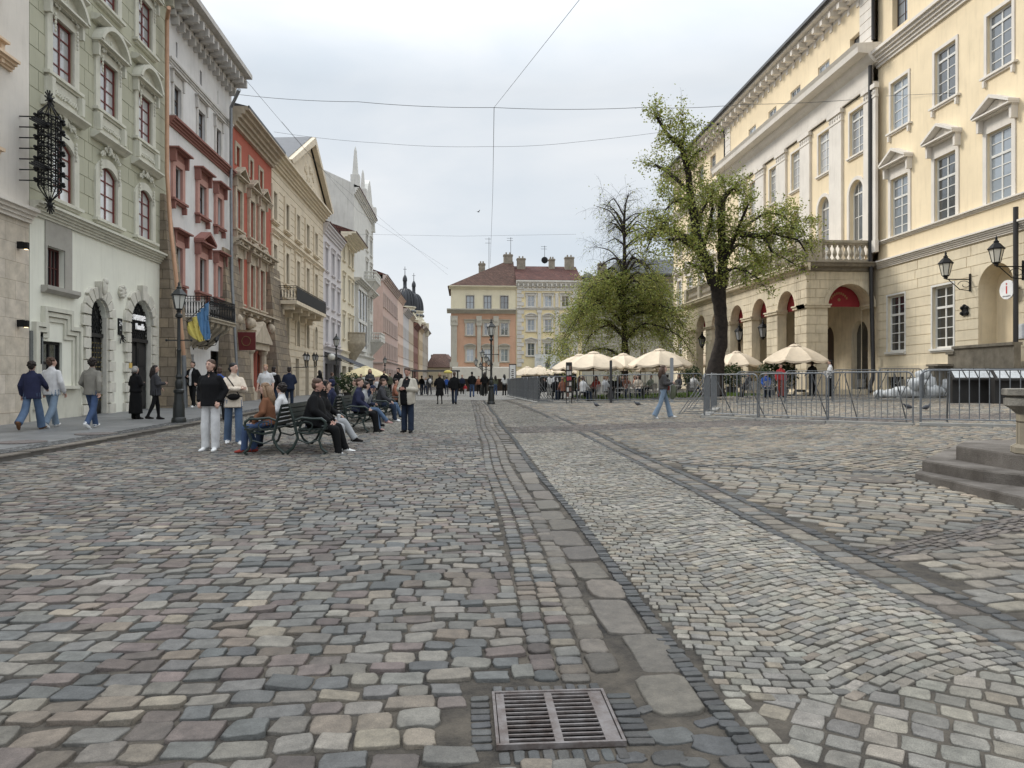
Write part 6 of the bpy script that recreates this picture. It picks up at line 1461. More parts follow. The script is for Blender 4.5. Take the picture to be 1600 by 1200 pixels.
# ================================================================== TREES
def leafmat(name, c1, c2):
    m, t, b = _new(name); N = t.nodes; L = t.links.new
    tc = N.new('ShaderNodeTexCoord'); n = N.new('ShaderNodeTexNoise'); n.inputs['Scale'].default_value = 1.3; n.inputs['Detail'].default_value = 4
    L(tc.outputs['Object'], n.inputs['Vector']); r = N.new('ShaderNodeValToRGB'); r.color_ramp.elements[0].position = .35; r.color_ramp.elements[1].position = .65
    r.color_ramp.elements[0].color = c4(c1); r.color_ramp.elements[1].color = c4(c2); at_ = N.new('ShaderNodeAttribute'); at_.attribute_name = 'col'
    mx = N.new('ShaderNodeMixRGB'); mx.blend_type = 'MULTIPLY'; mx.inputs['Fac'].default_value = 1
    L(n.outputs['Fac'], r.inputs['Fac']); L(r.outputs[0], mx.inputs['Color1']); L(at_.outputs['Color'], mx.inputs['Color2']); L(mx.outputs[0], b.inputs['Base Color'])
    b.inputs['Roughness'].default_value = .55; b.inputs['Specular IOR Level'].default_value = .3
    tr = N.new('ShaderNodeBsdfTranslucent'); L(mx.outputs[0], tr.inputs['Color']); ms = N.new('ShaderNodeMixShader'); ms.inputs['Fac'].default_value = .35
    out = [x for x in N if x.type == 'OUTPUT_MATERIAL'][0]; L(b.outputs[0], ms.inputs[1]); L(tr.outputs[0], ms.inputs[2]); L(ms.outputs[0], out.inputs['Surface'])
    return m
BARK = mat('dark furrowed bark', srgb(52, 44, 38), .95, .3, 6, 1.0, 18, color2=srgb(30, 26, 23))
LEAF1 = leafmat('young linden leaves', srgb(122, 130, 56), srgb(158, 162, 90)); LEAF2 = leafmat('yellow green spring leaves', srgb(124, 134, 62), srgb(160, 162, 92))
trg = np.random.default_rng(11)
def rv(n, s=1.): return trg.normal(0, s, (n, 3))
def tubes_np(segs, n=5):
    """segs list of (pts (k,3), radii (k,))"""
    V = []; F = []; o = 0
    for P, Rr in segs:
        k = len(P); T = np.gradient(P, axis=0); T /= np.linalg.norm(T, axis=1, keepdims=True) + 1e-9
        a = np.cross(T, [.31, .2, .93]); a /= np.linalg.norm(a, axis=1, keepdims=True) + 1e-9; b = np.cross(T, a)
        th = np.arange(n) * 2 * PI / n
        V.append((P[:, None] + (a[:, None] * np.cos(th)[None, :, None] + b[:, None] * np.sin(th)[None, :, None]) * np.asarray(Rr)[:, None, None]).reshape(-1, 3))
        i = np.arange(k - 1)[:, None] * n + np.arange(n)[None]; j = np.arange(k - 1)[:, None] * n + (np.arange(n)[None] + 1) % n
        F.append(np.stack([i, j, j + n, i + n], -1).reshape(-1, 4) + o); o += k * n
    return np.concatenate(V), np.concatenate(F)
def leaves_np(P, size, droop=0.):
    n = len(P); d = rv(n); d[:, 2] = d[:, 2] * .6 - droop; d /= np.linalg.norm(d, axis=1, keepdims=True); e = np.cross(d, rv(n)); e /= np.linalg.norm(e, axis=1, keepdims=True)
    s = size * trg.uniform(.6, 1.3, (n, 1)); c = P
    V = np.stack([c - d * s * .15, c + d * s * .35 + e * s * .38, c + d * s, c + d * s * .35 - e * s * .38], 1).reshape(-1, 3)
    F = np.arange(n * 4).reshape(n, 4); col = np.ones((n, 4, 4)); col[:, :, :3] = (trg.uniform(.62, 1.3, (n, 1, 1)) * (1 + trg.normal(0, .06, (n, 1, 3)))); return V, F, col.reshape(-1, 4)
def twig(p, d, L_, droop, seg=6, wob=.25):
    P = [p]; d = d / np.linalg.norm(d)
    for i in range(seg):
        d = d + trg.normal(0, wob, 3) * .5 + np.array([0, 0, -droop]); d /= np.linalg.norm(d); P.append(P[-1] + d * L_ / seg)
    return np.array(P)
def grow_tree(name, label, limbs, t0, base, leafm, twn, twl, lpt, lsize, droop, spread, sub=3, leaf_sd=.16, bare=None, rad_k=1., dz=2.2, tr_=.022):
    """limbs: polylines of (photo x, photo y, radius px); each gets real depth"""
    root = empty(name, base); tag(root, label, 'tree'); segs = []; tw = []; LP = []; bx, by, bz = base
    fan_ = []
    for li, pl in enumerate(limbs):
        pts = []; k = len(pl); off = pl[0][3] if len(pl[0]) > 3 else 0.; slope = trg.uniform(-1, 1) * dz if li else 0
        for i, q in enumerate(pl):
            dd = (q[3] if len(q) > 3 else off + slope * (i / max(1, k - 1)))
            p = np.array(at(q[0], q[1], t0 + dd)); pts.append(p)
        P = np.array(pts); Rr = np.array([q[2] / FPX * t0 * rad_k for q in pl])
        s = np.linspace(0, k - 1, (k - 1) * 4 + 1); P2 = np.stack([np.interp(s, np.arange(k), P[:, i]) for i in range(3)], 1)
        P2[1:-1] = (P2[:-2] + P2[1:-1] * 2 + P2[2:]) / 4; P2[1:-1] += trg.normal(0, .25 if li else .05, (len(P2) - 2, 3)) * np.interp(s, np.arange(k), Rr)[1:-1, None] * .5
        R2 = np.interp(s, np.arange(k), Rr) * trg.uniform(.93, 1.08, len(s)); segs.append((P2, R2, li)); fan_.append((P2, R2))
    V, F = tubes_np([(p, r) for p, r, i in segs], 10)
    link('trunk', fastmesh('trunk', V - np.array(base), [F], BARK), root)
    # twigs
    for (P2, R2), pl in zip(fan_, limbs):
        L_ = np.sum(np.linalg.norm(np.diff(P2, axis=0), axis=1)); thin = R2 < (6.5 / FPX * t0)
        if not thin.any(): continue
        idx = np.where(thin)[0]; n = int(twn * L_ * len(idx) / len(P2)) + 4
        for _ in range(n):
            i = trg.choice(idx); p = P2[i] + trg.normal(0, .1, 3); tdir = P2[min(i + 1, len(P2) - 1)] - P2[max(i - 1, 0)]; tdir /= np.linalg.norm(tdir) + 1e-9
            d = trg.normal(0, 1, 3) * spread + tdir * .5 + np.array([0, 0, .35]); tw.append(twig(p, d, twl * trg.uniform(.4, 1.25), droop))
    segs2 = []
    for T in tw:
        segs2.append((T, np.linspace(tr_, .005, len(T))))
        for _ in range(sub):
            i = trg.integers(1, len(T) - 1); d = T[i + 1] - T[i]; d = d / (np.linalg.norm(d) + 1e-9) + trg.normal(0, .7, 3); S = twig(T[i], d, twl * .45 * trg.uniform(.5, 1.3), droop * 1.5, 4)
            segs2.append((S, np.linspace(tr_ * .55, .003, len(S))))
            m = max(1, int(lpt * trg.uniform(.2, 1.3) * (1 if bare is None else bare(S[0])))); f = trg.uniform(.15, 1, m) * (len(S) - 1.001); i0 = f.astype(int); LP.append(S[i0] + (S[i0 + 1] - S[i0]) * (f - i0)[:, None] + trg.normal(0, leaf_sd, (m, 3)))
    V, F = tubes_np(segs2, 3); link('twigs', fastmesh('twigs', V - np.array(base), [F], BARK), root)
    LPn = np.concatenate(LP); V, F, col = leaves_np(LPn, lsize, .2); link('crown', fastmesh('crown', V - np.array(base), [F], leafm, smooth=False, colors=col), root)
    return root
t1 = 36.5; bx, by = (ray(1117, 600)[0] * t1, ray(1117, 600)[1] * t1)
limbs = [
 [(1114, 618, 20, 0), (1116, 590, 15, 0), (1121, 560, 11.5, 0), (1127, 535, 9.5, 0), (1127, 505, 9.8, 0), (1124, 475, 10.5, 0), (1122, 447, 11, 0)],
 [(1119, 452, 8.5, 0), (1109, 426, 9, 0), (1096, 393, 8.5, 0), (1090, 370, 7.5, 0), (1082, 323, 6.5, -.3), (1076, 288, 5.5, -.5), (1073, 258, 4.6, -.6), (1064, 228, 4, -.8), (1044, 211, 3, -1), (1033, 195, 2.5, -1), (1024, 179, 1.8, -1)],
 [(1064, 228, 3, -.8), (1070, 207, 2.4, -.4), (1069, 196, 2.2, -.2), (1063, 189, 1.8, 0)],
 [(1078, 300, 4, -.4), (1056, 279, 3.2, .3), (1042, 266, 2.8, .8), (1023, 258, 2, 1.2)],
 [(1091, 378, 5, 0), (1070, 370, 4, .6), (1054, 361, 3.4, 1.2), (1028, 358, 3, 1.8), (1005, 368, 2.4, 2.4)],
 [(1080, 312, 3, -.4), (1066, 311, 2.2, -1), (1050, 316, 1.8, -1.8), (1040, 328, 1.3, -2.4)],
 [(1096, 390, 5, 0), (1080, 385, 3.5, -.8), (1062, 372, 3, -1.6), (1045, 375, 2, -2.4)],
 [(1127, 450, 9.5, 0), (1130, 428, 8.5, .1), (1129, 410, 8, .1), (1127, 382, 6.8, .2), (1127, 347, 5.5, .3), (1125, 321, 5, .3), (1137, 302, 3.8, .4), (1146, 293, 3, .4), (1156, 299, 1.4, .5)],
 [(1130, 412, 6, .1), (1140, 384, 5, -.4), (1151, 365, 4.2, -.8), (1177, 368, 4, -1.2), (1194, 371, 3.4, -1.4), (1206, 363, 2.6, -1.5), (1224, 370, 2, -1.6), (1247, 374, 1.4, -1.8), (1258, 392, 1, -1.8)],
 [(1206, 363, 2, -1.5), (1220, 355, 1.8, -1.3), (1236, 354, 1.4, -1.2), (1254, 364, 1, -1.0)],
 [(1151, 365, 3, -.8), (1177, 344, 2.2, .2), (1198, 333, 1.8, .8), (1218, 335, 1.5, 1.2), (1242, 352, 1, 1.5)],
 [(1096, 395, 4, 0), (1109, 350, 3, .6), (1114, 322, 2.2, 1.0), (1108, 300, 1.4, 1.2)],
 [(1136, 400, 3.4, 0), (1150, 382, 2.6, .9), (1166, 384, 2.0, 1.6), (1182, 400, 1.6, 2.0), (1190, 424, 1, 2.2)],
 [(1150, 366, 2.6, -.8), (1160, 340, 2.0, -1.4), (1170, 318, 1.4, -1.8)], [(1194, 371, 2.4, -1.4), (1205, 392, 1.6, -1.8), (1222, 402, 1.2, -2), (1240, 412, 1, -2.2)],
 [(1085, 345, 3, -.1), (1100, 325, 2, .8), (1112, 300, 1.4, 1.4)], [(1110, 428, 3.4, 0), (1092, 418, 2.2, -1), (1076, 410, 1.4, -1.8)], [(1028, 358, 2, 1.8), (1018, 372, 1.6, 1.6), (1010, 392, 1.1, 1.4)],
 [(1130, 428, 3, .1), (1148, 418, 2, -.8), (1168, 424, 1.5, -1.6), (1190, 440, 1, -2.2)], [(1073, 258, 2.4, -.6), (1086, 240, 1.8, -1.2), (1098, 232, 1.2, -1.6)], [(1050, 362, 2.2, 1.2), (1036, 345, 1.6, .8), (1022, 338, 1.1, .6)]]
grow_tree('linden_tree', 'big old tree with dark pollarded limbs and young leaves before the town hall porch', limbs, t1, (bx, by, G(bx, by) - .1), LEAF1, 6.5, 1.3, 21, .105, .06, .85, sub=4, tr_=.016)
# weeping tree behind the café
t2 = 60.; X0, Y0_ = ray(975, 600)[0] * t2, ray(975, 600)[1] * t2
limbs = [[(975, 612, 7, 0), (977, 560, 5.8, 0), (975, 500, 5, 0), (974, 450, 4.6, 0), (976, 400, 3.4, 0), (975, 350, 2.5, 0), (977, 320, 1.6, 0), (982, 302, .8, 0)]]
for i in range(34):
    y = trg.uniform(418, 560); sg = 1 if i % 2 else -1; ln = np.interp(y, [420, 520], [38, 88]) * trg.uniform(.6, 1.1); dz_ = trg.uniform(-4.5, 4.5); up_ = trg.uniform(12, 38)
    limbs.append([(975, y, 2.8, 0), (975 + sg * ln * .35, y - up_ * .8, 2.0, dz_ * .35), (975 + sg * ln * .7, y - up_ * .55, 1.3, dz_ * .7), (975 + sg * ln * 1.0, y - up_ * .1, .8, dz_), (975 + sg * ln * 1.2, y + 26, .4, dz_ * 1.05)])
nlow = len(limbs)
for i in range(20):
    y = trg.uniform(330, 425); sg = 1 if i % 2 else -1; ln = trg.uniform(22, 58); dz_ = trg.uniform(-3, 3); up_ = trg.uniform(8, 34)
    limbs.append([(975, y, 1.7, 0), (975 + sg * ln * .5, y - up_, 1.0, dz_ * .5), (975 + sg * ln, y - up_ * (1.2 if i % 3 else .3), .5, dz_)])
zcut = EYE + (HY - 425) / FPX * t2
grow_tree('weeping_tree', 'tall weeping tree, bare on top and yellow green below, rising behind the café parasols', limbs, t2, (X0, Y0_, G(X0, Y0_) - .1), LEAF2, 3.8, 2.0, 26, .12, .13, .8, sub=3, tr_=.013, leaf_sd=.28, bare=lambda p: 1. if p[2] < zcut else .05, rad_k=.85, dz=2.5)
# potted shrubs and the lawn by the café
def bush(name, label, x, y, r, h, n, cat='shrub', group=None, leafm=LEAF1, pot=False):
    root = empty(name, (x, y, G(x, y))); tag(root, label, cat, group); z0 = .45 if pot else .1
    P = trg.normal(0, 1, (n, 3)); P /= np.linalg.norm(P, axis=1, keepdims=True); P *= trg.uniform(.35, 1.05, (n, 1)) ** .5; P = P * np.array([r, r, h / 2]) * (1 + .25 * np.sin(P[:, :1] * 9 + P[:, 2:] * 7)) + np.array([0, 0, z0 + h / 2])
    V, F, col = leaves_np(P, .13, 0); link('foliage', fastmesh('foliage', V, [F], leafm, smooth=False, colors=col), root)
    S = [twig(np.array([0, 0, z0]), np.array([math.cos(a) * .5, math.sin(a) * .5, 1.]), h * .8, 0) for a in np.arange(0, 6.2, .8)]
    V, F = tubes_np([(s, np.linspace(.02, .006, len(s))) for s in S], 4); link('stems', fastmesh('stems', V, [F], BARK), root)
    if pot: M = MB(); M.rev([(.26, 0), (.33, .45), (.36, .45), (.36, .5), (.3, .5)], 14); M.build('pot', mat('dark planter', srgb(60, 58, 56), .7), root)
    return root
DKL = leafmat('dark shrub leaves', srgb(38, 54, 30), srgb(62, 78, 42))
for i, (px, t, lb) in enumerate(((1204, 41, 'dark potted shrub by the porch between tree and red clad person'), (1222, 39.5, 'tall dark potted shrub left of the porch corner'), (1142, 46, 'dark shrub under the parasol right of the tree trunk'), (1080, 52, 'dark low shrub left of the tree trunk behind the café'))):
    dx, dy, b = ray(px, 600); bush('potted_shrub', lb, dx * t, dy * t, .75, 1.5, 900, group='potted shrubs by the porch', leafm=DKL, pot=True)
for px, t, lb in ((545, 46, 'leafy planter beside the street lamp under the shop awning'),):
    dx, dy, b = ray(px, 600); bush('potted_shrub', lb, dx * t, dy * t, .9, 1.3, 900, leafm=DKL, pot=True)
dx, dy, b = ray(985, 600); x0, y0 = dx * 44, dy * 44; n = 9000
P = np.stack([trg.uniform(x0 - 7, x0 + 7, n), trg.uniform(y0 - 4, y0 + 6, n), np.zeros(n)], 1); P = P[P[:, 0] > x0 - 3.2]; n = len(P); P[:, 2] = Gn(P[:, 0], P[:, 1]) + .03
V, F, col = leaves_np(P, .12, -1.2); tag(link('grass', fastmesh('grass', V, [F], leafmat('lawn green', srgb(70, 92, 34), srgb(98, 118, 46)), smooth=False, colors=col)), 'patch of short green grass behind the café fence', 'grass', kind='stuff')
# ================================================================== STREET FURNITURE
IRONB = mat('black green painted cast iron', (.014, .017, .016), .45, .15, 12, .2, 60, spec=.45)
LAMPG = mat('milky lamp glass', srgb(196, 196, 188), .25, .06)
def street_lamp(px, pybase, pytop, label, arms=True, t=None, group='street lamps with lantern heads', zs=None):
    x, y = gp(px, pybase) if t is None else (ray(px, 500)[0] * t, ray(px, 500)[1] * t); z0 = G(x, y); dpt = depth_of(x, y); Ht = EYE + (HY - pytop) / FPX * dpt - z0
    r_ = tag(empty('street_lamp', (x, y, z0)), label, 'street lamp', group); k = Ht / 4.2
    M = MB(); M.rev([(.21, 0), (.21, .05), (.2, .12), (.17, .16), (.16, .5), (.135, .62), (.12, .85), (.15, .9), (.15, .96), (.1, 1.0)], 12); M.build('base', IRONB, r_, 30)
    M = MB(); M.rev([(.085, .98), (.11, 1.1), (.11, 1.2), (.075, 1.28), (.1, 1.36), (.06, 1.46), (.055, 2.1), (.07, 2.15), (.05, 2.2), (.045, Ht - 1.1 * k), (.1, Ht - 1.06 * k), (.1, Ht - 1.0 * k), (.05, Ht - .93 * k), (.07, Ht - .88 * k)], 12)
    M.build('post', IRONB, r_, 30)
    if arms: M = MB(); M.bar((-.34, 0, Ht - 1.75 * k), (.34, 0, Ht - 1.75 * k), .035); M.ball((-.36, 0, Ht - 1.75 * k), .04, 6, 4); M.ball((.36, 0, Ht - 1.75 * k), .04, 6, 4); M.build('ladder_bar', IRONB, r_)
    M = MB(); lantern(M, (0, 0, Ht - .92 * k), .96 * k); M.build('lamp_head', [IRONB, LAMPG], r_)
    return r_
street_lamp(279.5, 660, 440, 'black cast iron street lamp on the pavement in front of the stone buttress')
street_lamp(525.5, 621, 521, 'black street lamp beside the dark shop awning on the left')
street_lamp(767.5, 632, 498, 'black street lamp in the middle of the square before the orange house')
street_lamp(601.5, 612, 556, 'distant black street lamp before the pink corner house', False, t=70)
def multi_lamp(px, ybase, ytop, t, lb):
    x, y = ray(px, 500)[0] * t, ray(px, 500)[1] * t; z0 = G(x, y); Ht = EYE + (HY - ytop) / FPX * t - z0; r_ = tag(empty('street_lamp', (x, y, z0)), lb, 'street lamp', 'street lamps with lantern heads')
    M = MB(); M.rev([(.2, 0), (.18, .6), (.12, .9), (.07, 1.0), (.05, Ht - .9), (.03, Ht - .9)], 10); M.build('post', IRONB, r_, 30)
    M = MB(); lantern(M, (0, 0, Ht - .95), .95)
    for s_ in (-.55, .55): M.tube([(0, 0, Ht - 1.6), (s_ * .6, 0, Ht - 1.75), (s_, 0, Ht - 1.6)], .03, 5); lantern(M, (s_, 0, Ht - 1.6), .8)
    M.build('lamp_head', [IRONB, LAMPG], r_)
multi_lamp(753.5, 612, 543, 62, 'three headed street lamp left of the lamp post in the square'); multi_lamp(759.5, 612, 552, 72, 'farther three headed street lamp half hidden behind the lamp post')
# ---- parasols
CAN = mat('beige parasol canvas', srgb(220, 200, 170), .8, .05, 3, .1, 80, stain=.1)
POLE = mat('brown parasol pole', srgb(92, 66, 46), .6, .1)
def make_parasol():
    r_ = empty('parasol', (0, 0, 0)); M = MB(); n = 8; RR = 1.75; rings = [(.22, .95), (.5, .86), (.8, .72), (1.15, .5), (1.5, .24), (1.75, .0)]; nn = n * 6; vs = []
    for rr_, z in rings:
        for j in range(nn):
            a = 2 * PI * j / nn; ph = (j % 6) / 6; sag = math.sin(PI * ph); c = math.cos(PI / n) / math.cos((ph - .5) * 2 * PI / n)
            vs.append((rr_ * math.cos(a) * (c * .98 + .02), rr_ * math.sin(a) * (c * .98 + .02), 2.35 + z - sag * .07 * rr_))
    k = len(rings)
    for j in range(nn):                                              # hanging scalloped edge
        a = 2 * PI * j / nn; ph = (j % 6) / 6; c = math.cos(PI / n) / math.cos((ph - .5) * 2 * PI / n); s2 = math.sin(2 * PI * ph * 1.0) ** 2
        vs.append((1.755 * math.cos(a) * c, 1.755 * math.sin(a) * c, 2.35 - .1 - .05 * s2 - math.sin(PI * ph) * .12))
    fs = [(i * nn + j, i * nn + (j + 1) % nn, (i + 1) * nn + (j + 1) % nn, (i + 1) * nn + j) for i in range(k) for j in range(nn)]
    M.add(vs, fs); M.build('canopy', CAN, r_, smooth=25)
    M = MB(); vs = []
    for rr_, z in ((.01, 1.1), (.2, 1.05), (.34, .93)):
        for j in range(24): a = 2 * PI * j / 24; vs.append((rr_ * math.cos(a), rr_ * math.sin(a), 2.35 + z + (.025 * math.cos(8 * a) if rr_ > .3 else 0)))
    M.add(vs, [(i * 24 + j, i * 24 + (j + 1) % 24, (i + 1) * 24 + (j + 1) % 24, (i + 1) * 24 + j) for i in range(2) for j in range(24)]); M.build('vent_cap', CAN, r_, smooth=25)
    M = MB()
    for j in range(n):
        a = 2 * PI * j / n; M.bar((.03, 0, 3.28) if False else (.05 * math.cos(a), .05 * math.sin(a), 3.26), (1.73 * math.cos(a), 1.73 * math.sin(a), 2.33), .03); M.bar((.05 * math.cos(a), .05 * math.sin(a), 2.5), (.9 * math.cos(a), .9 * math.sin(a), 2.78), .025)
    M.build('ribs', POLE, r_)
    M = MB(); M.tube([(0, 0, .05), (0, 0, 3.42)], .032, 8); M.ball((0, 0, 3.46), .05, 8, 6); M.build('pole', POLE, r_, True); M = MB(); M.rev([(.45, 0), (.45, .08), (.1, .1), (.06, .35)], 4, ph=PI / 4); M.build('foot', mat('concrete parasol foot', srgb(120, 118, 112), .9), r_)
    return r_
PAR = make_parasol(); used = [False]
def parasol(px, ytop, wpx, label, pyedge=None, group='beige café parasols', dia=3.5):
    t = dia / wpx * FPX; x, y = ray(px, 500)[0] * t, ray(px, 500)[1] * t; z0 = G(x, y); Ht = EYE + (HY - ytop) / FPX * t - z0
    o = PAR if not used[0] else copy_tree(PAR); used[0] = True; o.location = (x, y, z0); o.scale = (dia / 3.5, dia / 3.5, Ht / 3.5); o.rotation_euler = (0, 0, random.Random(px).uniform(0, .7)); tag(o, label, 'parasol', group); return o
for a in ((1242, 536, 99, 'beige parasol in front of the porch corner, rightmost of all'), (1151, 547, 80, 'pale parasol just right of the big tree trunk'), (1102, 552, 60, 'pale parasol half hidden by the left of the big tree trunk'), (1031, 543, 99, 'large beige parasol above the walking woman with the red bag'),
          (974, 550.5, 82, 'parasol between the two largest parasols of the café, set back'), (927.6, 547.5, 95, 'large pale parasol above the tall menu board'), (906, 551.5, 88, 'pale parasol half hidden behind the one above the menu board'), (843, 570, 47, 'small far beige parasol at the left end of the café'), (824, 571.5, 46, 'farthest café parasol, partly behind the small one at the left end'),
          (1008, 562, 60, 'distant pale parasol seen low between the café parasols'), (880, 567, 44, 'distant parasol seen under the edge of the large pale ones'), (950, 556, 68, 'parasol tucked behind the dark post, in the second café row'), (1060, 559, 60, 'parasol behind the pale steel post, in the second café row'), (1001, 556, 64, 'parasol behind the gap between the two widest parasols'), (1072, 555, 50, 'distant pale parasol beside the far wing of the town hall')): parasol(*a)
YCAN = mat('yellowish parasol canvas', srgb(222, 204, 150), .8, .05, 3)
o = parasol(571, 571, 70, 'wide yellowish shop parasol on the left beside the dark awning', None, 'yellow shop parasols', 3.6)
for c_ in o.children:
    if c_.name.startswith(('canopy', 'vent_cap')): me = c_.data.copy(); me.materials[0] = YCAN; c_.data = me
# ---- crowd barriers
GALV = mat('galvanised barrier steel', srgb(118, 122, 126), .5, .15, 9, .1, 60, metal=.55)
CONC = mat('concrete barrier base', srgb(150, 148, 142), .9, .12, 3, .3, 40)
def make_barrier(L_=2.2, H_=1.38, nb=14, brace=True):
    r_ = empty('crowd_barrier', (0, 0, 0)); M = MB(); rc = .16; pts = [(0, 0, .08), (0, 0, H_ - rc)] + [(rc - rc * math.cos(t), 0, H_ - rc + rc * math.sin(t)) for t in np.linspace(.3, PI / 2, 4)] + [(L_ - rc + rc * math.sin(t), 0, H_ - rc + rc * math.cos(t)) for t in np.linspace(0, PI / 2 - .3, 4)] + [(L_, 0, H_ - rc), (L_, 0, .08)]
    M.tube(pts, .021, 8); M.tube([(0, 0, .16), (L_, 0, .16)], .018, 6); M.build('frame', GALV, r_, True)
    for i in range(1, nb): M = MB(); M.tube([(L_ * i / nb, 0, .16), (L_ * i / nb, 0, H_ - .02)], .0095, 6); M.build('bar', GALV, r_, True)
    if brace:
        for x in (.45, L_ - .45): M = MB(); M.tube([(x, 0, H_ - .05), (x + .05, .85, .06)], .017, 6); M.bar((x, .02, .1), (x + .05, .9, .06), .03, .02); M.build('brace', GALV, r_)
    M = MB(); M.box(-.02, L_ + .02, -.16, .1, 0, .07); M.build('base', CONC, r_)
    return r_
BAR = make_barrier(); bu = [False]
def barrier_run(a, b, group, fmt, flip=False, z=None):
    a = Vector(a); b = Vector(b); d = b - a; n = max(1, round(d.length / 2.28)); ang = math.atan2(d.y, d.x); st = d / n; words = ['first', 'second', 'third', 'fourth', 'fifth', 'sixth', 'seventh', 'eighth', 'ninth', 'tenth', 'eleventh', 'twelfth', 'thirteenth', 'fourteenth']
    for i in range(n):
        p = a + st * (i + .012); o = BAR if not bu[0] else copy_tree(BAR); bu[0] = True
        w_ = random.Random(i * 7 + n).uniform(-.02, .02); o.location = (p.x, p.y, G(p.x + st.x / 2, p.y + st.y / 2)); o.scale = (st.length / 2.24, -1 if flip else 1, 1); o.rotation_euler = (0, 0, ang + w_)
        if flip: o.scale = (st.length / 2.24, 1, 1); o.location = (p.x + st.x, p.y + st.y, G(p.x, p.y)); o.rotation_euler = (0, 0, ang + PI + w_)
        tag(o, fmt % words[min(i, 13)], 'barrier', group)
A1 = gp(1100, 653); A2 = gp(1185, 657); A3 = gp(1293, 661); A4 = gp(1428, 665); A5 = gp(1600, 669)
a = Vector(A1); e = Vector(A5)
for i, (p, q) in enumerate(((A1, A2), (A2, A3), (A3, A4), (gp(1436, 666), (A5[0] + .9, A5[1] - .1)))):
    barrier_run(p, q, 'barriers of the near row', ['grey steel barrier at the left end of the near row', 'grey steel barrier, second from the left of the near row', 'grey steel barrier, third from the left of the near row', 'grey steel barrier of the near row beside the stone pedestal'][i] + '%.0s')
B0 = gp(1120, 638); barrier_run(A1, B0, 'barriers closing the left end of the enclosure', 'grey steel barrier running back from the near row, %s from the front')
Bk = [gp(1150, 634), gp(1510, 624)]; barrier_run(Bk[0], Bk[1], 'barriers of the back row', 'grey steel barrier of the back row, %s from the left')
K0 = gp(842, 630.5); K1 = gp(1098, 628); barrier_run(K0, K1, 'café fence barriers facing the viewer', 'grey barrier of the café fence, %s from its left corner'); K2 = gp(793, 619.5); barrier_run(K2, K0, 'café fence barriers along the street', 'grey barrier of the café fence along the street, %s from its far end')
# ---- menu boards and posts at the café
def board(px, ybase, ytop, wpx, label, texts, col_):
    x, y = gp(px, ybase); t = depth_of(x, y); z0 = G(x, y); H_ = (ybase - ytop) / FPX * t; w_ = wpx / FPX * t; r_ = tag(empty('menu_board', (x, y, z0), -.05), label, 'menu board'); M = MB(); M.box(-w_ / 2, w_ / 2, -.04, .04, .35, H_); M.box(-w_ / 2, -w_ / 2 + .04, -.03, .03, 0, .35); M.box(w_ / 2 - .04, w_ / 2, -.03, .03, 0, .35); M.build('board', col_, r_); return r_, w_, H_
DKB = mat('dark menu board', srgb(44, 42, 40), .6, .1)
r_, w_, H_ = board(889, 631, 566, 9.5, 'tall dark menu board with small pictures on the café fence', [], DKB)
M = MB(); pc = [mat('menu print red', srgb(168, 40, 44), .6), mat('menu print pale', srgb(190, 184, 176), .6), mat('menu print brown', srgb(110, 80, 66), .6)]
for i in range(6):
    z = H_ - .28 - i * .27; M.mi = (1, 1, 0, 2, 1, 2)[i]; M.box(-w_ / 2 + .04, -.01, -.05, -.04, z - .1, z + .1); M.mi = (2, 1, 0, 1, 2, 1)[i]; M.box(.01, w_ / 2 - .04, -.05, -.04, z - .08, z + .1)
M.build('menu_pictures', pc, r_)
for px, yb, yt, w2_, lb, cc in ((954.5, 630, 564, 3.6, 'dark upright post on the café fence', mat('dark steel post', srgb(58, 58, 60), .5)), (1049.5, 629, 560, 5, 'pale metal upright post on the café fence behind the walking woman', mat('bright steel post', srgb(150, 154, 158), .4, metal=.6))):
    x, y = gp(px, yb); t = depth_of(x, y); M = MB(); hw2 = w2_ / FPX * t / 2; H_ = (yb - yt) / FPX * t; M.box(-hw2, hw2, -.04, .04, 0, H_); M.box(-hw2 * .8, hw2 * .8, -.045, .045, H_, H_ + .03); M.box(-hw2 * 2, hw2 * 2, -.12, .12, 0, .03); tag(M.build('sign_post', cc, loc=(x, y, G(x, y))), lb, 'post')
x, y = ray(801, 500)[0] * 62, ray(801, 500)[1] * 62; r_ = tag(empty('menu_board', (x, y, G(x, y)), -.2), 'white framed menu board leaning at the far left corner of the café', 'menu board'); M = MB(); M.box(-.32, .32, -.03, .03, .9, 2.7); M.box(-.05, .05, -.02, .02, 0, .9); M.build('frame', BRN, r_); M = MB(); M.box(-.26, .26, -.04, -.03, 1.0, 2.6); M.build('sheet', mat('white paper sheet', srgb(220, 220, 216), .6), r_)
M = MB(); [M.box(-.12 + .05 * (i % 2), .1, -.046, -.04, 1.3 + i * .17, 1.38 + i * .17) for i in range(6)]; M.build('print', BRN, r_)
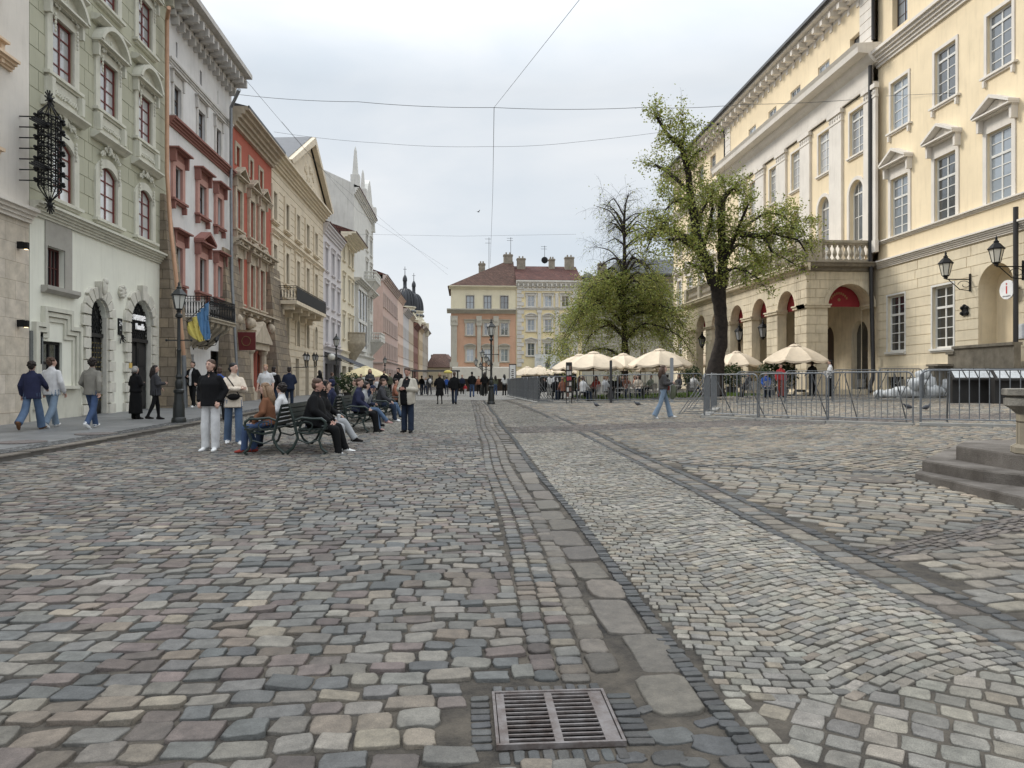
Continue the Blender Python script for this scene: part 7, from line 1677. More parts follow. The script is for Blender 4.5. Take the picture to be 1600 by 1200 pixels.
for i, (px, t, lb) in enumerate(((1524, 27.5, 'left of the two tilted menu stands by the town hall steps'), (1592, 26.5, 'right of the two tilted menu stands by the town hall steps'))):
    x, y = ray(px, 500)[0] * t, ray(px, 500)[1] * t; z0 = G(x, y); zt = EYE + (HY - 575) / FPX * t - z0; r_ = tag(empty('menu_stand', (x, y, z0), -.2), lb, 'menu stand', 'menu stands by the steps'); M = MB(); M.box(-.85, .85, -.05, .25, 0, zt - .35); M.add([(-.95, -.3, zt - .42), (.95, -.3, zt - .42), (.95, .15, zt), (-.95, .15, zt), (-.95, -.3, zt - .48), (.95, -.3, zt - .48), (.95, .15, zt - .06), (-.95, .15, zt - .06)], [(0, 1, 2, 3), (4, 7, 6, 5), (0, 4, 5, 1), (1, 5, 6, 2), (2, 6, 7, 3), (3, 7, 4, 0)]); M.build('cabinet', DKB, r_)
    M = MB(); q = lambda x_, s_: (x_, -.29 + .43 * s_, zt - .405 + .405 * s_)
    for c_ in range(4): M.add([q(-.85 + c_ * .43, .08), q(-.85 + c_ * .43 + .38, .08), q(-.85 + c_ * .43 + .38, .92), q(-.85 + c_ * .43, .92)], [(0, 1, 2, 3)])
    M.build('menu_sheet', mat('menu sheets', srgb(196, 200, 202), .4, .15, 14), r_)
ORD = ['first', 'second', 'third', 'fourth', 'fifth', 'sixth', 'seventh', 'eighth', 'ninth', 'tenth', 'eleventh', 'twelfth', 'thirteenth', 'fourteenth']
# ---- café chairs and tables
CHS = mat('brushed aluminium chair', srgb(156, 154, 148), .4, .1, metal=.5)
def make_chair():
    r_ = empty('cafe_chair', (0, 0, 0)); M = MB(); M.box(-.24, .24, -.24, .22, .43, .46); M.build('seat', CHS, r_)
    for x, y in ((-.22, -.22), (.22, -.22), (-.24, .24), (.24, .24)): M = MB(); M.tube([(x * 1.1, y * 1.1, 0), (x, y, .44)], .013, 6); M.build('leg', CHS, r_)
    M = MB(); M.tube([(-.24, .22, .44), (-.26, .28, .7), (-.2, .3, .86), (0, .32, .9), (.2, .3, .86), (.26, .28, .7), (.24, .22, .44)], .013, 6); 
    for i in range(6): M.box(-.2 + i * .07, -.16 + i * .07, .285, .297, .48, .86)
    M.build('backrest', CHS, r_)
    for s_ in (-1, 1): M = MB(); M.tube([(s_ * .26, .27, .66), (s_ * .29, 0, .67), (s_ * .27, -.2, .66), (s_ * .24, -.22, .44)], .013, 6); M.build('armrest', CHS, r_)
    return r_
CH = make_chair(); cu_ = [False]
def chair(x, y, rz, label, group='café chairs', mat_=None):
    o = CH if not cu_[0] else copy_tree(CH); cu_[0] = True; o.location = (x, y, G(x, y)); o.rotation_euler = (0, 0, rz); tag(o, label, 'chair', group); return o
def table(x, y, label, group='café tables', h=.74, cloth=None):
    r_ = tag(empty('cafe_table', (x, y, G(x, y))), label, 'table', group); M = MB(); M.rev([(.38, h - .03), (.4, h - .02), (.4, h), (.02, h)], 20); M.build('table_top', cloth or mat('dark table top', srgb(74, 50, 40), .4, .1), r_); M = MB(); M.rev([(.25, 0), (.24, .03), (.04, .05), (.03, h - .03)], 12); M.build('leg', IRONB, r_); return r_
def pos(px, t): return ray(px, 500)[0] * t, ray(px, 500)[1] * t
TBL = [(925, 38.5, 'the man in the white shirt'), (958, 39, 'the dark post'), (1005, 38.2, 'the empty pale chair'), (1075, 41, 'the right part of the fence'), (868, 44, 'the menu board, set back'), (1168, 37.5, 'the parasol right of the trunk')]
for px, t, w_ in TBL: x, y = pos(px, t); table(x, y, 'small round café table near ' + w_)
for i, (px, t, rz, w_) in enumerate(((992, 37.6, .4, 'empty pale metal chair in the middle of the café fence'), (941, 37.6, 2.6, 'pale metal chair just left of the dark post'), (968, 38.3, -1.8, 'pale metal chair right of the dark post'), (915, 39.6, 1.2, 'pale metal chair behind the menu board'), (1080, 40, 3.0, 'pale chair at the right end of the café fence'), (1064, 41.6, .8, 'pale chair behind the pale steel post'), (1016, 39.4, -1.2, 'pale chair turned sideways between the table and the walking woman'), (880, 43, .3, 'metal chair far left in the café'), (857, 45, -1., 'metal chair near the left corner of the café fence'), (1176, 36.5, 2.9, 'metal chair behind the back barriers below the parasol'), (1200, 37, -.6, 'metal chair beside the red clad person'), (1040, 42, .2, 'metal chair deep in the café'), (1302, 42.6, .5, 'pale chair inside the porch side arch, left'), (1345, 42.9, 2.6, 'pale chair inside the porch side arch, right'), (1408, 37, 3.0, 'white wrapped chair near the bags'))): x, y = pos(px, t); chair(x, y, rz, w_)
for i in range(10): x, y = pos(862 + i * 21 + (i % 3) * 5, 42 + (i * 7 % 5)); chair(x, y, i * 1.9, 'metal café chair deep under the parasols, %s from the left of the back rows' % ORD[i], 'chairs deep under the parasols')
# ---- benches
GRN = mat('dark green bench iron', srgb(26, 44, 38), .45, .15, 14, .2, 60, spec=.5); GRW = mat('dark green bench slats', srgb(36, 46, 42), .5, .2, 10, .2, 60, color2=srgb(20, 26, 24))
def make_bench(L_=2.1):
    """sits facing +x, length along y from 0"""
    r_ = empty('park_bench', (0, 0, 0))
    for y in (0.0, L_):
        M = MB(); yy_ = y
        M.tube([(.30, yy_, 0), (.36, yy_, .03), (.27, yy_, .1), (.22, yy_, .25), (.27, yy_, .4), (.30, yy_, .47)], [.03, .035, .025, .025, .03, .025], 7)
        M.tube([(-.34, yy_, 0), (-.38, yy_, .02), (-.26, yy_, .12), (-.17, yy_, .3), (-.2, yy_, .42), (-.24, yy_, .6), (-.32, yy_, .88)], [.03, .035, .026, .026, .03, .026, .02], 7)
        M.tube([(-.2, yy_, .42), (0, yy_, .38), (.2, yy_, .41), (.3, yy_, .44)], .024, 7); M.tube([(-.18, yy_, .28), (0, yy_, .2), (.22, yy_, .26)], .016, 6)
        M.tube([(-.25, yy_, .62), (-.1, yy_, .68), (.1, yy_, .66), (.26, yy_, .66), (.34, yy_, .6), (.33, yy_, .52), (.27, yy_, .52)], [.02, .022, .024, .028, .028, .02, .015], 7); M.tube([(.3, yy_, .46), (.36, yy_, .54), (.32, yy_, .62)], .02, 6)
        M.tube([(.12 * math.cos(t) - .02, yy_, .53 + .08 * math.sin(t)) for t in np.linspace(0, 6.3, 12)], .012, 5)
        M.build('side_frame', GRN, r_, True)
    for k in range(6): x = -.16 + k * .088; M = MB(); M.box(x, x + .066, -.05, L_ + .05, .435 + .01 * abs(k - 2.5) * .6, .462 + .01 * abs(k - 2.5) * .6); M.build('seat_slat', GRW, r_)
    for k in range(5): z = .53 + k * .085; x = -.225 - k * .026; M = MB(); M.add([(x, -.05, z), (x + .02, -.05, z), (x, -.05, z + .062), (x - .02, -.05, z + .062), (x, L_ + .05, z), (x + .02, L_ + .05, z), (x, L_ + .05, z + .062), (x - .02, L_ + .05, z + .062)], [(0, 1, 2, 3), (7, 6, 5, 4), (0, 4, 5, 1), (1, 5, 6, 2), (2, 6, 7, 3), (3, 7, 4, 0)]); M.build('back_slat', GRW, r_)
    return r_
BN = make_bench(); nu = [False]; BENCH = {}
BX = -3.36
for k, (y0, sfx) in enumerate(((13.55, 'nearest pair'), (18.6, 'second pair'), (22.6, 'third pair'), (26.4, 'farthest pair'))):
    for side, wd in ((1, 'street side'), (-1, 'pavement side')):
        o = BN if not nu[0] else copy_tree(BN); nu[0] = True; xx = BX + .10 * k + side * .40
        z_ = G(xx, y0 + 1) + .02
        if side > 0: o.location = (xx, y0, z_); o.rotation_euler = (0, 0, 0)
        else: o.location = (xx, y0 + 2.1, z_); o.rotation_euler = (0, 0, PI)
        tag(o, 'dark green cast iron bench of the %s, facing the %s' % (sfx, wd), 'bench', 'back-to-back benches'); BENCH[(k, side)] = (xx, y0, z_)
def bin_(px, yb, yt, lb):
    x, y = gp(px, yb); t = depth_of(x, y); H_ = (yb - yt) / FPX * t; r_ = tag(empty('litter_bin', (x, y, G(x, y))), lb, 'litter bin', 'green litter bins'); M = MB()
    M.rev([(.2, .04), (.24, .1), (.25, H_ * .72), (.23, H_ * .74)], 18); [M.bar((.25 * math.cos(a), .25 * math.sin(a), .08), (.256 * math.cos(a), .256 * math.sin(a), H_ * .7), .02) for a in np.arange(0, 6.28, .35)]; M.build('body', mat('green bin paint', srgb(40, 62, 52), .45, .1), r_, 30)
    M = MB(); M.rev([(.27, H_ * .74), (.27, H_ * .8), (.2, H_ * .93), (.05, H_ * .99)], 18); M.build('lid', GRN, r_, 30)
bin_(600, 628, 602, 'domed green litter bin behind the farthest bench pair'); bin_(516, 625, 600, 'green litter bin left of the second street lamp')
# ---- stacked tables and chairs by the buttress
x, y = gp(262, 632); r_ = tag(empty('stacked_tables', (x, y, G(x, y)), 1.5), 'stack of grey metal café tables standing beside the stone buttress', 'table'); M = MB()
for i in range(3): M.box(-.8, .8, -.5, .5, .7 + i * .09, .75 + i * .09)
M.build('table_top', mat('grey metal table', srgb(112, 118, 122), .4, metal=.4), r_)
for sx in (-.75, .75):
    for sy in (-.45, .45): M = MB(); M.bar((sx, sy, 0), (sx, sy, .7), .035); M.build('leg', CHS, r_)
M = MB(); [M.bar((-.75, -.45, z), (.75, -.45, z), .03) for z in (.2, .4)]; [M.bar((-.75, -.45, z), (-.75, .45, z), .03) for z in (.2, .4)]; M.build('stretcher', CHS, r_)
# ---- white rubble bags
def lump(name, mats_, c, r, seed, n=16, amp=.25, parent=None):
    rr = random.Random(seed); M = MB(); vs = []; fs = []; k = 10; ph = [rr.uniform(0, 6.28) for _ in range(6)]
    for i in range(k + 1):
        for j in range(n):
            a = 2 * PI * j / n; b = PI * i / k - PI / 2; q = 1 + amp * (math.sin(3 * a + ph[0] + 2 * b) * .4 + math.sin(5 * a + ph[1]) * .25 * math.cos(b) + math.sin(4 * b + ph[2] + a) * .35)
            sq = lambda v: math.copysign(abs(v) ** .75, v)
            vs.append((c[0] + r[0] * sq(math.cos(b)) * math.cos(a) * q, c[1] + r[1] * sq(math.cos(b)) * math.sin(a) * q, c[2] + r[2] * sq(math.sin(b)) * q))
    fs = [(i * n + j, i * n + (j + 1) % n, (i + 1) * n + (j + 1) % n, (i + 1) * n + j) for i in range(k) for j in range(n)]; M.add(vs, fs); return M.build(name, mats_, parent, 'all')
BAGM = mat('white woven bag', srgb(206, 208, 208), .75, .12, 5, .6, 16)
bgs = [(1408, 614, .34), (1425, 616, .36), (1440, 617, .34), (1456, 617, .38), (1474, 616, .36), (1488, 615, .32), (1432, 606, .34), (1450, 604, .36), (1466, 605, .36), (1482, 606, .3), (1441, 597, .3), (1458, 594, .34), (1390, 606, .26), (1374, 610, .24)]
wds = ['bottom row, far left', 'bottom row, second from left', 'bottom row, third from left', 'bottom row, fourth from left', 'bottom row, fifth from left', 'bottom row, right end', 'middle row, left', 'middle row, second', 'middle row, third', 'middle row, right end', 'top of the heap, left', 'top of the heap, right', 'apart to the left of the heap, nearer', 'apart to the left of the heap, farthest']
for i, ((px, py, r), w_) in enumerate(zip(bgs, wds)):
    t = 33.5; p = at(px, py, t + (i % 3) * .25); g = G(p.x, p.y); row = 0 if i < 6 or i > 11 else 1 if i < 10 else 2; z = g + r * .75 + row * .42
    o = lump('rubble_bag', BAGM, (0, 0, 0), (r * 1.1, r, r * .85), i); o.location = (p.x, p.y, z); tag(o, 'white rubble bag, ' + w_, 'bag', 'white bags heaped by the town hall')
# ---- stone steps and pedestal at the right edge
GRA = mat('dark weathered granite', srgb(112, 105, 97), .85, .25, 2.2, .9, 60, fine=.22, color2=srgb(74, 68, 62)); LIM = blockmat('pitted pale limestone blocks', srgb(166, 156, 136), srgb(146, 136, 120), .5, .4, .012, bump=1., mcol=srgb(96, 88, 76)); LIMC = mat('lichen grey capstone', srgb(138, 132, 120), .9, .3, 4, 1., 40, fine=.2)
fr = tag(empty('fountain_steps', (11.6, 11.2, G(11.6, 11.2))), 'dark granite steps in three tiers at the foot of the stone pedestal', 'steps')
zf_ = G(11, 11)
def ipt(px, py, z):
    dx, dy, b = ray(px, py); t = (z - EYE) / b; return dx * t, dy * t
def slab(name, ptsn, z0, z1, m=GRA):
    P = [ipt(px, py, z1) for px, py in ptsn]; M = MB(); e = .02
    cx_, cy_ = sum(p[0] for p in P) / len(P), sum(p[1] for p in P) / len(P); Q = [(p[0] + (cx_ - p[0]) * .008, p[1] + (cy_ - p[1]) * .008) for p in P]; k = len(P); ox, oy, oz = fr.location
    vs = [(x - ox, y - oy, z - oz) for L_, z in ((P, z0), (P, z1 - e), (Q, z1)) for x, y in L_]; fs = [tuple(range(2 * k, 3 * k))] + [(i * k + j, i * k + (j + 1) % k, (i + 1) * k + (j + 1) % k, (i + 1) * k + j) for i in range(2) for j in range(k)]
    M.add(vs, fs); return M.build(name, m, fr)
slab('step', [(1430, 738), (1600, 777), (1700, 800), (1800, 730), (1480, 700)], zf_ - .2, zf_ + .01)
slab('step', [(1441, 719), (1536, 735), (1600, 741), (1720, 748), (1780, 700), (1500, 692)], zf_ - .03, zf_ + .16)
slab('step', [(1494, 696.5), (1567, 707), (1600, 711), (1700, 714), (1760, 686), (1509, 688)], zf_ + .12, zf_ + .36)
t = 8.95; x, y = ray(1632, 500)[0] * t, ray(1632, 500)[1] * t; zb_ = zf_ + .36; zt_ = EYE + (HY - 607) / FPX * t
r_ = tag(empty('stone_pedestal', (x, y, zb_), -.5), 'squat carved stone pedestal with a lichen grey cap at the right edge of the photo', 'pedestal'); hh = zt_ - zb_
M = MB(); M.rev([(.36, 0), (.36, .08), (.3, .12), (.3, hh * .6)], 8, ph=PI / 8); M.build('stem', LIM, r_); M = MB(); M.rev([(.3, hh * .6), (.36, hh * .68), (.44, hh * .74), (.44, hh * .84), (.38, hh * .88)], 8, ph=PI / 8); M.build('moulding', LIMC, r_, 30); M = MB(); M.rev([(.42, hh * .88), (.46, hh * .9), (.46, hh * .99), (.44, hh), (.02, hh)], 8, ph=PI / 8); M.build('cap', LIMC, r_)
# ---- wires over the square
WIRE = mat('dark overhead cable', (.05, .05, .055), .6)
def wire(pts, label, r=.012, n=10, sag=0.):
    P = [at(px, py, t) for px, py, t in pts]; Q = []
    for a, b in zip(P[:-1], P[1:]):
        for i in range(n): s_ = i / n; q = a.lerp(b, s_); q.z -= sag * 4 * s_ * (1 - s_) ; Q.append(q)
    Q.append(P[-1]); M = MB(); M.tube(Q, r, 4); tag(M.build('overhead_wire', WIRE), label, 'cable', 'wires strung over the square')
wire([(376, 148, 43), (560, 159, 40), (772, 168, 38)], 'wire from the white house to the junction above the square', .014, sag=.1); wire([(772, 168, 38), (1000, 168, 39), (1160, 163, 41), (1372, 152, 43)], 'wire from the junction above the square to the town hall', .014, sag=.1)
wire([(772, 168, 38), (905, 0, 22), (960, -70, 18)], 'wire rising from the junction towards the top of the picture', .010); wire([(772, 168, 38), (770, 300, 70), (766, 412, 110)], 'wire dropping from the junction to the far roofs', .016)
wire([(428, 206, 52), (600, 224, 50), (760, 229, 48), (900, 222, 48), (1140, 190, 50)], 'second, fainter wire sagging across the sky', .010, sag=.1); wire([(515, 365, 75), (720, 369, 70), (900, 366, 70)], 'low faint wire before the distant houses', .009)
wire([(20, 123, 24), (150, 130, 27), (270, 141, 36), (376, 148, 43)], 'wire along the upper windows of the left row', .010); wire([(380, 120, 30), (500, 262, 60), (700, 430, 108)], 'slanting wire from the left cornices to the orange house', .010); wire([(440, 190, 40), (560, 330, 70), (700, 420, 105)], 'lower slanting wire from the left cornices to the far roofs', .010)
wire([(1384, 150, 40), (1600, 140, 31)], 'wire along the upper windows of the town hall', .010)
# ---- dark shop awning left, round lamp
u = B5.W * .1; p = B5.world(B5.W * .05, 0, 4.3); r_ = tag(empty('shop_awning', p, B5.rz), 'dark grey slanting shop awning over the left pavement', 'awning'); M = MB(); M.add([(0, 0, 0), (9.0, 0, 0), (9.0, -3.6, -1.5), (0, -3.6, -1.5), (0, -3.6, -1.85), (9.0, -3.6, -1.85)], [(0, 3, 2, 1), (3, 4, 5, 2)]); M.add([(0, 0, .03), (9, 0, .03), (9, -3.6, -1.47), (0, -3.6, -1.47)], [(0, 1, 2, 3)]); M.build('canvas', mat('charcoal awning canvas', srgb(66, 68, 74), .8, .1), r_); M = MB(); [M.bar((x, 0, -.3), (x, -3.5, -1.5), .05) for x in (.2, 4.5, 8.8)]; M.build('arm', BLK, r_)
p = at(518, 558, 58); M = MB(); M.ball((0, 0, 0), .3, 14, 10); o = M.build('globe_lamp', LAMPG, loc=p, smooth='all'); tag(o, 'round white globe lamp beside the dark awning', 'wall lamp'); M = MB(); M.bar((0, 0, 0), (-1.2, 0, .1), .05); M.build('bracket', BLK, o)
for i, px in enumerate((458, 473)):
    p = B4.world(B4.s_(px), 1.0, B4.z_(px, 562, 1.)); r_ = tag(empty('double_wall_lantern', p, B4.rz), 'black twin wall lantern on the pediment house, the %s one' % ('left', 'right')[i], 'wall lamp', 'twin lanterns on the pediment house'); M = MB(); lantern(M, (-.5, 0, 0), .8); lantern(M, (.5, 0, 0), .8); M.build('lamp_head', [BLK, GLL], r_); M = MB(); M.tube([(-.5, 0, 0), (-.4, 0, -.35), (0, .0, -.45), (.4, 0, -.35), (.5, 0, 0)], .035, 6); M.bar((0, 0, -.45), (0, 1, -.45), .05); M.build('bracket', BLK, r_)
# ---- market tent and kiosk far down the street
p = pos(690, 62); r_ = tag(empty('market_stall', (p[0], p[1], G(*p))), 'low dark market stall roof behind the strollers at the street mouth', 'stall'); M = MB(); M.box(-2.6, 1.6, -1.5, 1.5, 2.1, 2.2); M.build('roof', METR, r_); M = MB(); [M.box(x - .05, x + .05, y_ - .05, y_ + .05, 0, 2.1) for x in (-2.4, 1.4) for y_ in (-1.3, 1.3)]; M.build('post', BLK, r_)
p = pos(700, 55); r_ = tag(empty('yellow_parasol', (p[0], p[1], G(*p))), 'small blue and yellow parasol among the distant strollers', 'parasol'); M = MB(); M.rev([(.36, 1.85), (.3, 2.0), (.15, 2.08), (.02, 2.1)], 12); M.build('canopy', [FY], r_, 'all'); M = MB(); M.tube([(0, 0, 0), (0, 0, 2.0)], .02, 6); M.build('pole', BLK, r_)
# ---- pigeons
PG = mat('pigeon feathers', srgb(70, 72, 78), .7, .2, 20); 
for i, (px, py, rz, lb) in enumerate(((932, 637, 2.2, 'dark pigeon pecking before the café fence, the left one'), (996, 635, 2.5, 'dark pigeon before the café fence, left of the walking woman'), (1419, 641, 3.0, 'pigeon inside the barriers, the left of two'), (1447, 642, .2, 'pigeon inside the barriers, the right of two'))):
    x, y = gp(px, py); r_ = tag(empty('pigeon', (x, y, G(x, y) + .02), rz), lb, 'bird', 'pigeons on the square'); M = MB(); k = 10; n = 10; prof = [(-.19, .075, .012), (-.13, .085, .03), (-.08, .095, .055), (-.02, .105, .072), (.04, .11, .07), (.09, .13, .052), (.12, .16, .034), (.135, .185, .034), (.155, .19, .028), (.175, .183, .008), (.2, .178, .004)]
    vs = [(a, r * math.cos(t_), z + r * 1.05 * math.sin(t_)) for a, z, r in prof for t_ in np.linspace(0, 2 * PI, n, endpoint=False)]; M.add(vs, [(i_ * n + j, i_ * n + (j + 1) % n, (i_ + 1) * n + (j + 1) % n, (i_ + 1) * n + j) for i_ in range(len(prof) - 1) for j in range(n)] + [tuple(range(n))[::-1]]); M.box(-.28, -.16, -.025, .025, .06, .075); M.build('body', PG, r_, 'all'); M = MB(); [M.tube([(.01, s_, .05), (.0, s_, 0), (.03, s_, -.0)], .005, 4) for s_ in (-.025, .025)]; M.build('legs', mat('pigeon legs', srgb(150, 80, 76), .6), r_)
p = at(747, 331, 60); M = MB(); M.tube([(-.1, 0, 0), (.0, 0, 0), (.12, 0, .01), (.16, 0, .02)], [.01, .04, .03, .005], 6); M.add([(0, 0, .02), (.08, .02, .02), (.02, .28, .12), (-.05, .26, .1)], [(0, 1, 2, 3)]); M.add([(0, 0, .02), (.08, -.02, .02), (.02, -.28, .12), (-.05, -.26, .1)], [(3, 2, 1, 0)]); tag(M.build('flying_bird', PG, loc=p, rz=.6), 'tiny dark bird flying in the sky', 'bird')
# ================================================================== PEOPLE
from mathutils import kdtree
def cloth(name, c, rough=.9): return mat(name, srgb(*c), rough, .12, 5, .9, 11, spec=.2)
SKIN = mat('skin', srgb(196, 152, 130), .55, .05, 8, spec=.35); SKIN2 = mat('rosy skin', srgb(190, 138, 118), .55, .05, 8)
HD = mat('dark brown hair', srgb(40, 30, 26), .6, .2, 30, .4, 60); HB = mat('black hair', srgb(20, 18, 18), .5, .2, 30, .4, 60); HL = mat('light brown hair', srgb(138, 106, 74), .6, .2, 30, .5, 60); HG = mat('grey hair', srgb(158, 154, 148), .7, .2, 30, .5, 60); HR = mat('reddish blond hair', srgb(176, 132, 92), .6, .2, 30); HM = mat('mid brown hair', srgb(84, 60, 44), .6, .2, 30, .4, 60)
EYE_ = mat('eyes', (.02, .018, .016), .3); LIP = mat('lips', srgb(160, 92, 84), .5)
CT = {n: cloth(n, c) for n, c in {'navy cloth': (40, 44, 72), 'white cloth': (204, 204, 204), 'grey linen': (128, 124, 114), 'black cloth': (22, 22, 24), 'charcoal cloth': (62, 62, 66), 'blue denim': (58, 80, 116), 'pale denim': (118, 140, 162), 'mid denim': (80, 104, 134), 'cream cloth': (214, 198, 176),
      'brown suede': (124, 78, 48), 'beige cloth': (178, 170, 154), 'light grey cloth': (158, 160, 162), 'dark navy quilt': (36, 44, 66), 'bright blue cloth': (34, 84, 170), 'red cloth': (186, 34, 42), 'dark denim': (38, 50, 70), 'olive cloth': (88, 92, 72), 'rust cloth': (150, 92, 66), 'dark check cloth': (70, 68, 68), 'white leather': (222, 222, 220), 'brown leather': (116, 78, 48), 'black leather': (26, 24, 24), 'pink leather': (196, 150, 142), 'red leather': (150, 52, 38), 'hi vis': (190, 230, 60)}.items()}
class Bd:
    def __init__(s): s.M = MB(); s.S = []; s.T = Matrix.Identity(4)
    def loft(s, secs, mi, n=14):
        """secs (x, y, z, rx, ry) rings"""
        vs = []; k = len(secs); o = len(s.M.v); D = []
        for a, b in zip(secs[:-1], secs[1:]):
            m = max(1, int((Vector(a[:3]) - Vector(b[:3])).length / .035))
            for i in range(m): t = i / m; D.append([p + (q - p) * t for p, q in zip(a, b)])
        D.append(list(secs[-1])); k = len(D)
        P = [Vector(d[:3]) for d in D]
        for i, d in enumerate(D):
            ax = (P[min(i + 1, k - 1)] - P[max(i - 1, 0)]).normalized(); e1 = Vector((1, 0, 0)) if abs(ax.x) < .9 else Vector((0, 1, 0)); e1 = (e1 - ax * e1.dot(ax)).normalized(); e2 = ax.cross(e1)
            for j in range(n):
                t = 2 * PI * j / n; p = P[i] + e1 * d[3] * math.cos(t) + e2 * d[4] * math.sin(t); vs.append(s.T @ p); s.S.append((s.T @ p, mi))
        s.M.add(vs, [(i * n + j, i * n + (j + 1) % n, (i + 1) * n + (j + 1) % n, (i + 1) * n + j) for i in range(k - 1) for j in range(n)] + [tuple(range(n))[::-1], tuple(range((k - 1) * n, k * n))])
    def cap(s, p, q, r0, r1, mi, flat=1.):
        p = Vector(p); q = Vector(q); d = (q - p).normalized(); secs = []
        for f in (.95, .7, .35): c = p - d * r0 * f; r = r0 * math.sqrt(1 - f * f); secs.append((*c, r, r * flat))
        secs.append((*p, r0, r0 * flat)); secs.append((*q, r1, r1 * flat))
        for f in (.35, .7, .95): c = q + d * r1 * f; r = r1 * math.sqrt(1 - f * f); secs.append((*c, r, r * flat))
        s.loft(secs, mi)
    def ball(s, c, r, mi):
        c = Vector(c); secs = []
        for i in range(9): a = -PI / 2 + PI * (i + .3) / 8.6; secs.append((c.x, c.y, c.z + r[2] * math.sin(a), r[0] * math.cos(a), r[1] * math.cos(a)))
        s.loft(secs, mi, 14)
ARM = {'hang': ((.245, -.03, 1.15), (.265, .07, .91)), 'pocket': ((.25, -.08, 1.16), (.2, .05, .95)), 'cross': ((.235, .1, 1.17), (-.10, .21, 1.2)), 'phone': ((.235, .02, 1.15), (.06, .26, 1.17)), 'fwd': ((.24, .12, 1.17), (.2, .33, 1.08)), 'back': ((.25, -.12, 1.17), (.26, -.14, .93)), 'lap': ((.235, .04, 1.17), (.12, .27, 1.0)), 'face': ((.22, .14, 1.17), (.08, .19, 1.40)), 'side': ((.27, 0, 1.16), (.25, .2, 1.02))}
STAND = ((.0, .0), (.0, .0)); WALK = ((.42, .12), (-.28, .38)); WALK2 = ((-.3, .55), (.36, .1)); STROLL = ((.18, .1), (-.2, .2)); SIT = ((1.45, 1.42), (1.40, 1.25)); SITX = ((1.5, 1.1), (1.35, 1.4))
PCOUNT = [0]
def person(label, x, y, H, rz, top, bottom, shoes, hair, hs='short', legs=STAND, arms=('hang', 'hang'), skin=SKIN, sleeve='long', hem=.90, loose=.0, pants=.075, cuff=.065, short=False, skirt=None, hood=False, belly=0., lean=0., look=0., nod=0., seat=None, extra=None, sit_low=0., group='people on the square', vox=None, fem=False, z=None, front=None):
    s = H / 1.75; dpt = depth_of(x, y); hpx = H / dpt * FPX; vox = vox or (.0135 if hpx > 95 else .018 if hpx > 70 else .026 if hpx > 42 else .034)
    zz = G(x, y) if z is None else z; r_ = empty('person', (x, y, zz), rz); r_.scale = (s, s, s); tag(r_, label, 'person', group)
    top = CT.get(top, top) if isinstance(top, str) else top; bottom = CT[bottom] if isinstance(bottom, str) else bottom; shoes = CT[shoes]
    mats = [skin, top, bottom, shoes, EYE_, LIP, CT['white cloth'], hair or skin, CT[front] if front else skin]; B = Bd(); jl = loose
    hz = .93 if seat is None else (seat / s + .10); B.T = Matrix.Identity(4)
    low = 9
    for sd, (tp, kb), in zip((-1, 1), legs):
        hx = .088; hip = Vector((sd * hx, 0, hz)); sp = .05 if seat is None else .12
        d1 = Vector((sd * sp * .6, math.sin(tp), -math.cos(tp))).normalized(); knee = hip + d1 * .44; a2 = tp - kb; d2 = Vector((sd * .01, math.sin(a2), -math.cos(a2))).normalized(); ank = knee + d2 * .415; low = min(low, ank.z)
        tw_ = pants + .01; mi = 2 if not short else 0
        B.cap(hip, knee, min(tw_, .084), pants - .006, 2)
        if short: B.cap(knee - d1 * .02, ank, .056, .04, 0); B.loft([(*(hip + d1 * .3), pants + .012, pants + .012), (*(hip + d1 * .36), pants + .014, pants + .014)], 2); B.cap(ank + d2 * -.08, ank, .045, .044, 6)
        else: B.loft([(*(knee - d1 * .03), pants - .004, pants - .004), (*(knee + d2 * .05), pants - .006, pants - .002), (*(ank - d2 * .1), cuff, cuff), (*(ank + d2 * .02), cuff + .003, cuff + .006)], 2)
        fp = 0 if seat is not None or (abs(tp) < .25 and kb < .3) else max(-.25, min(1.0, -a2 * .9)); fd = Vector((sd * .16, math.cos(fp), -math.sin(fp))).normalized(); up = Vector((0, math.sin(fp), math.cos(fp)))
        B.loft([(*(ank - fd * .075 - up * .05), .03, .02), (*(ank - fd * .05 - up * .035), .038, .045), (*(ank + fd * .03 - up * .035), .044, .048), (*(ank + fd * .12 - up * .055), .046, .03), (*(ank + fd * .19 - up * .062), .028, .018)], 3)
    ds = -(low - .085) if seat is None else 0
    Tl = Matrix.Translation((0, 0, hz - .93)) @ Matrix.Translation((0, 0, .93)) @ Matrix.Rotation(-lean, 4, 'X') @ Matrix.Translation((0, 0, -.93))
    B.T = Matrix.Identity(4) @ Matrix.Translation((0, 0, 0)); w_ = .92 if fem else 1.0
    B.loft([(0, 0, hz - .09, .12, .085), (0, -.01, hz - .02, .155 * (1.02 if fem else 1), .108 + belly * .3), (0, 0, hz + .06, .14, .10 + belly * .5)], 2)
    B.T = Tl; j = jl; h0 = hem
    if skirt: B.T = Matrix.Translation((0, 0, hz - .93)); B.loft([(0, 0, skirt, .24, .2), (0, 0, .75, .21, .17), (0, 0, 1.0, .17, .13)], 1); B.T = Tl
    sec = [(0, belly * .2, h0, .178 * (.96 if fem else 1) + j, .128 + j + belly * .6), (0, belly * .3, h0 + .05, .172 * (.96 if fem else 1) + j, .124 + j + belly * .8), (0, belly * .5, 1.02, .158 * w_ + j, .115 + j + belly), (0, belly * .35, 1.12, .16 * w_ + j, .115 + j + belly * .7), (0, .005, 1.27, .182 * w_ + j * .9, .122 + j * .8 + (.012 if fem else 0)), (0, -.01, 1.36, .186 * w_ + j * .5, .105 + j * .6), (0, -.015, 1.42, .168 * w_ + j * .2, .09), (0, -.015, 1.458, .12 * w_, .078), (0, -.012, 1.49, .075, .068)]
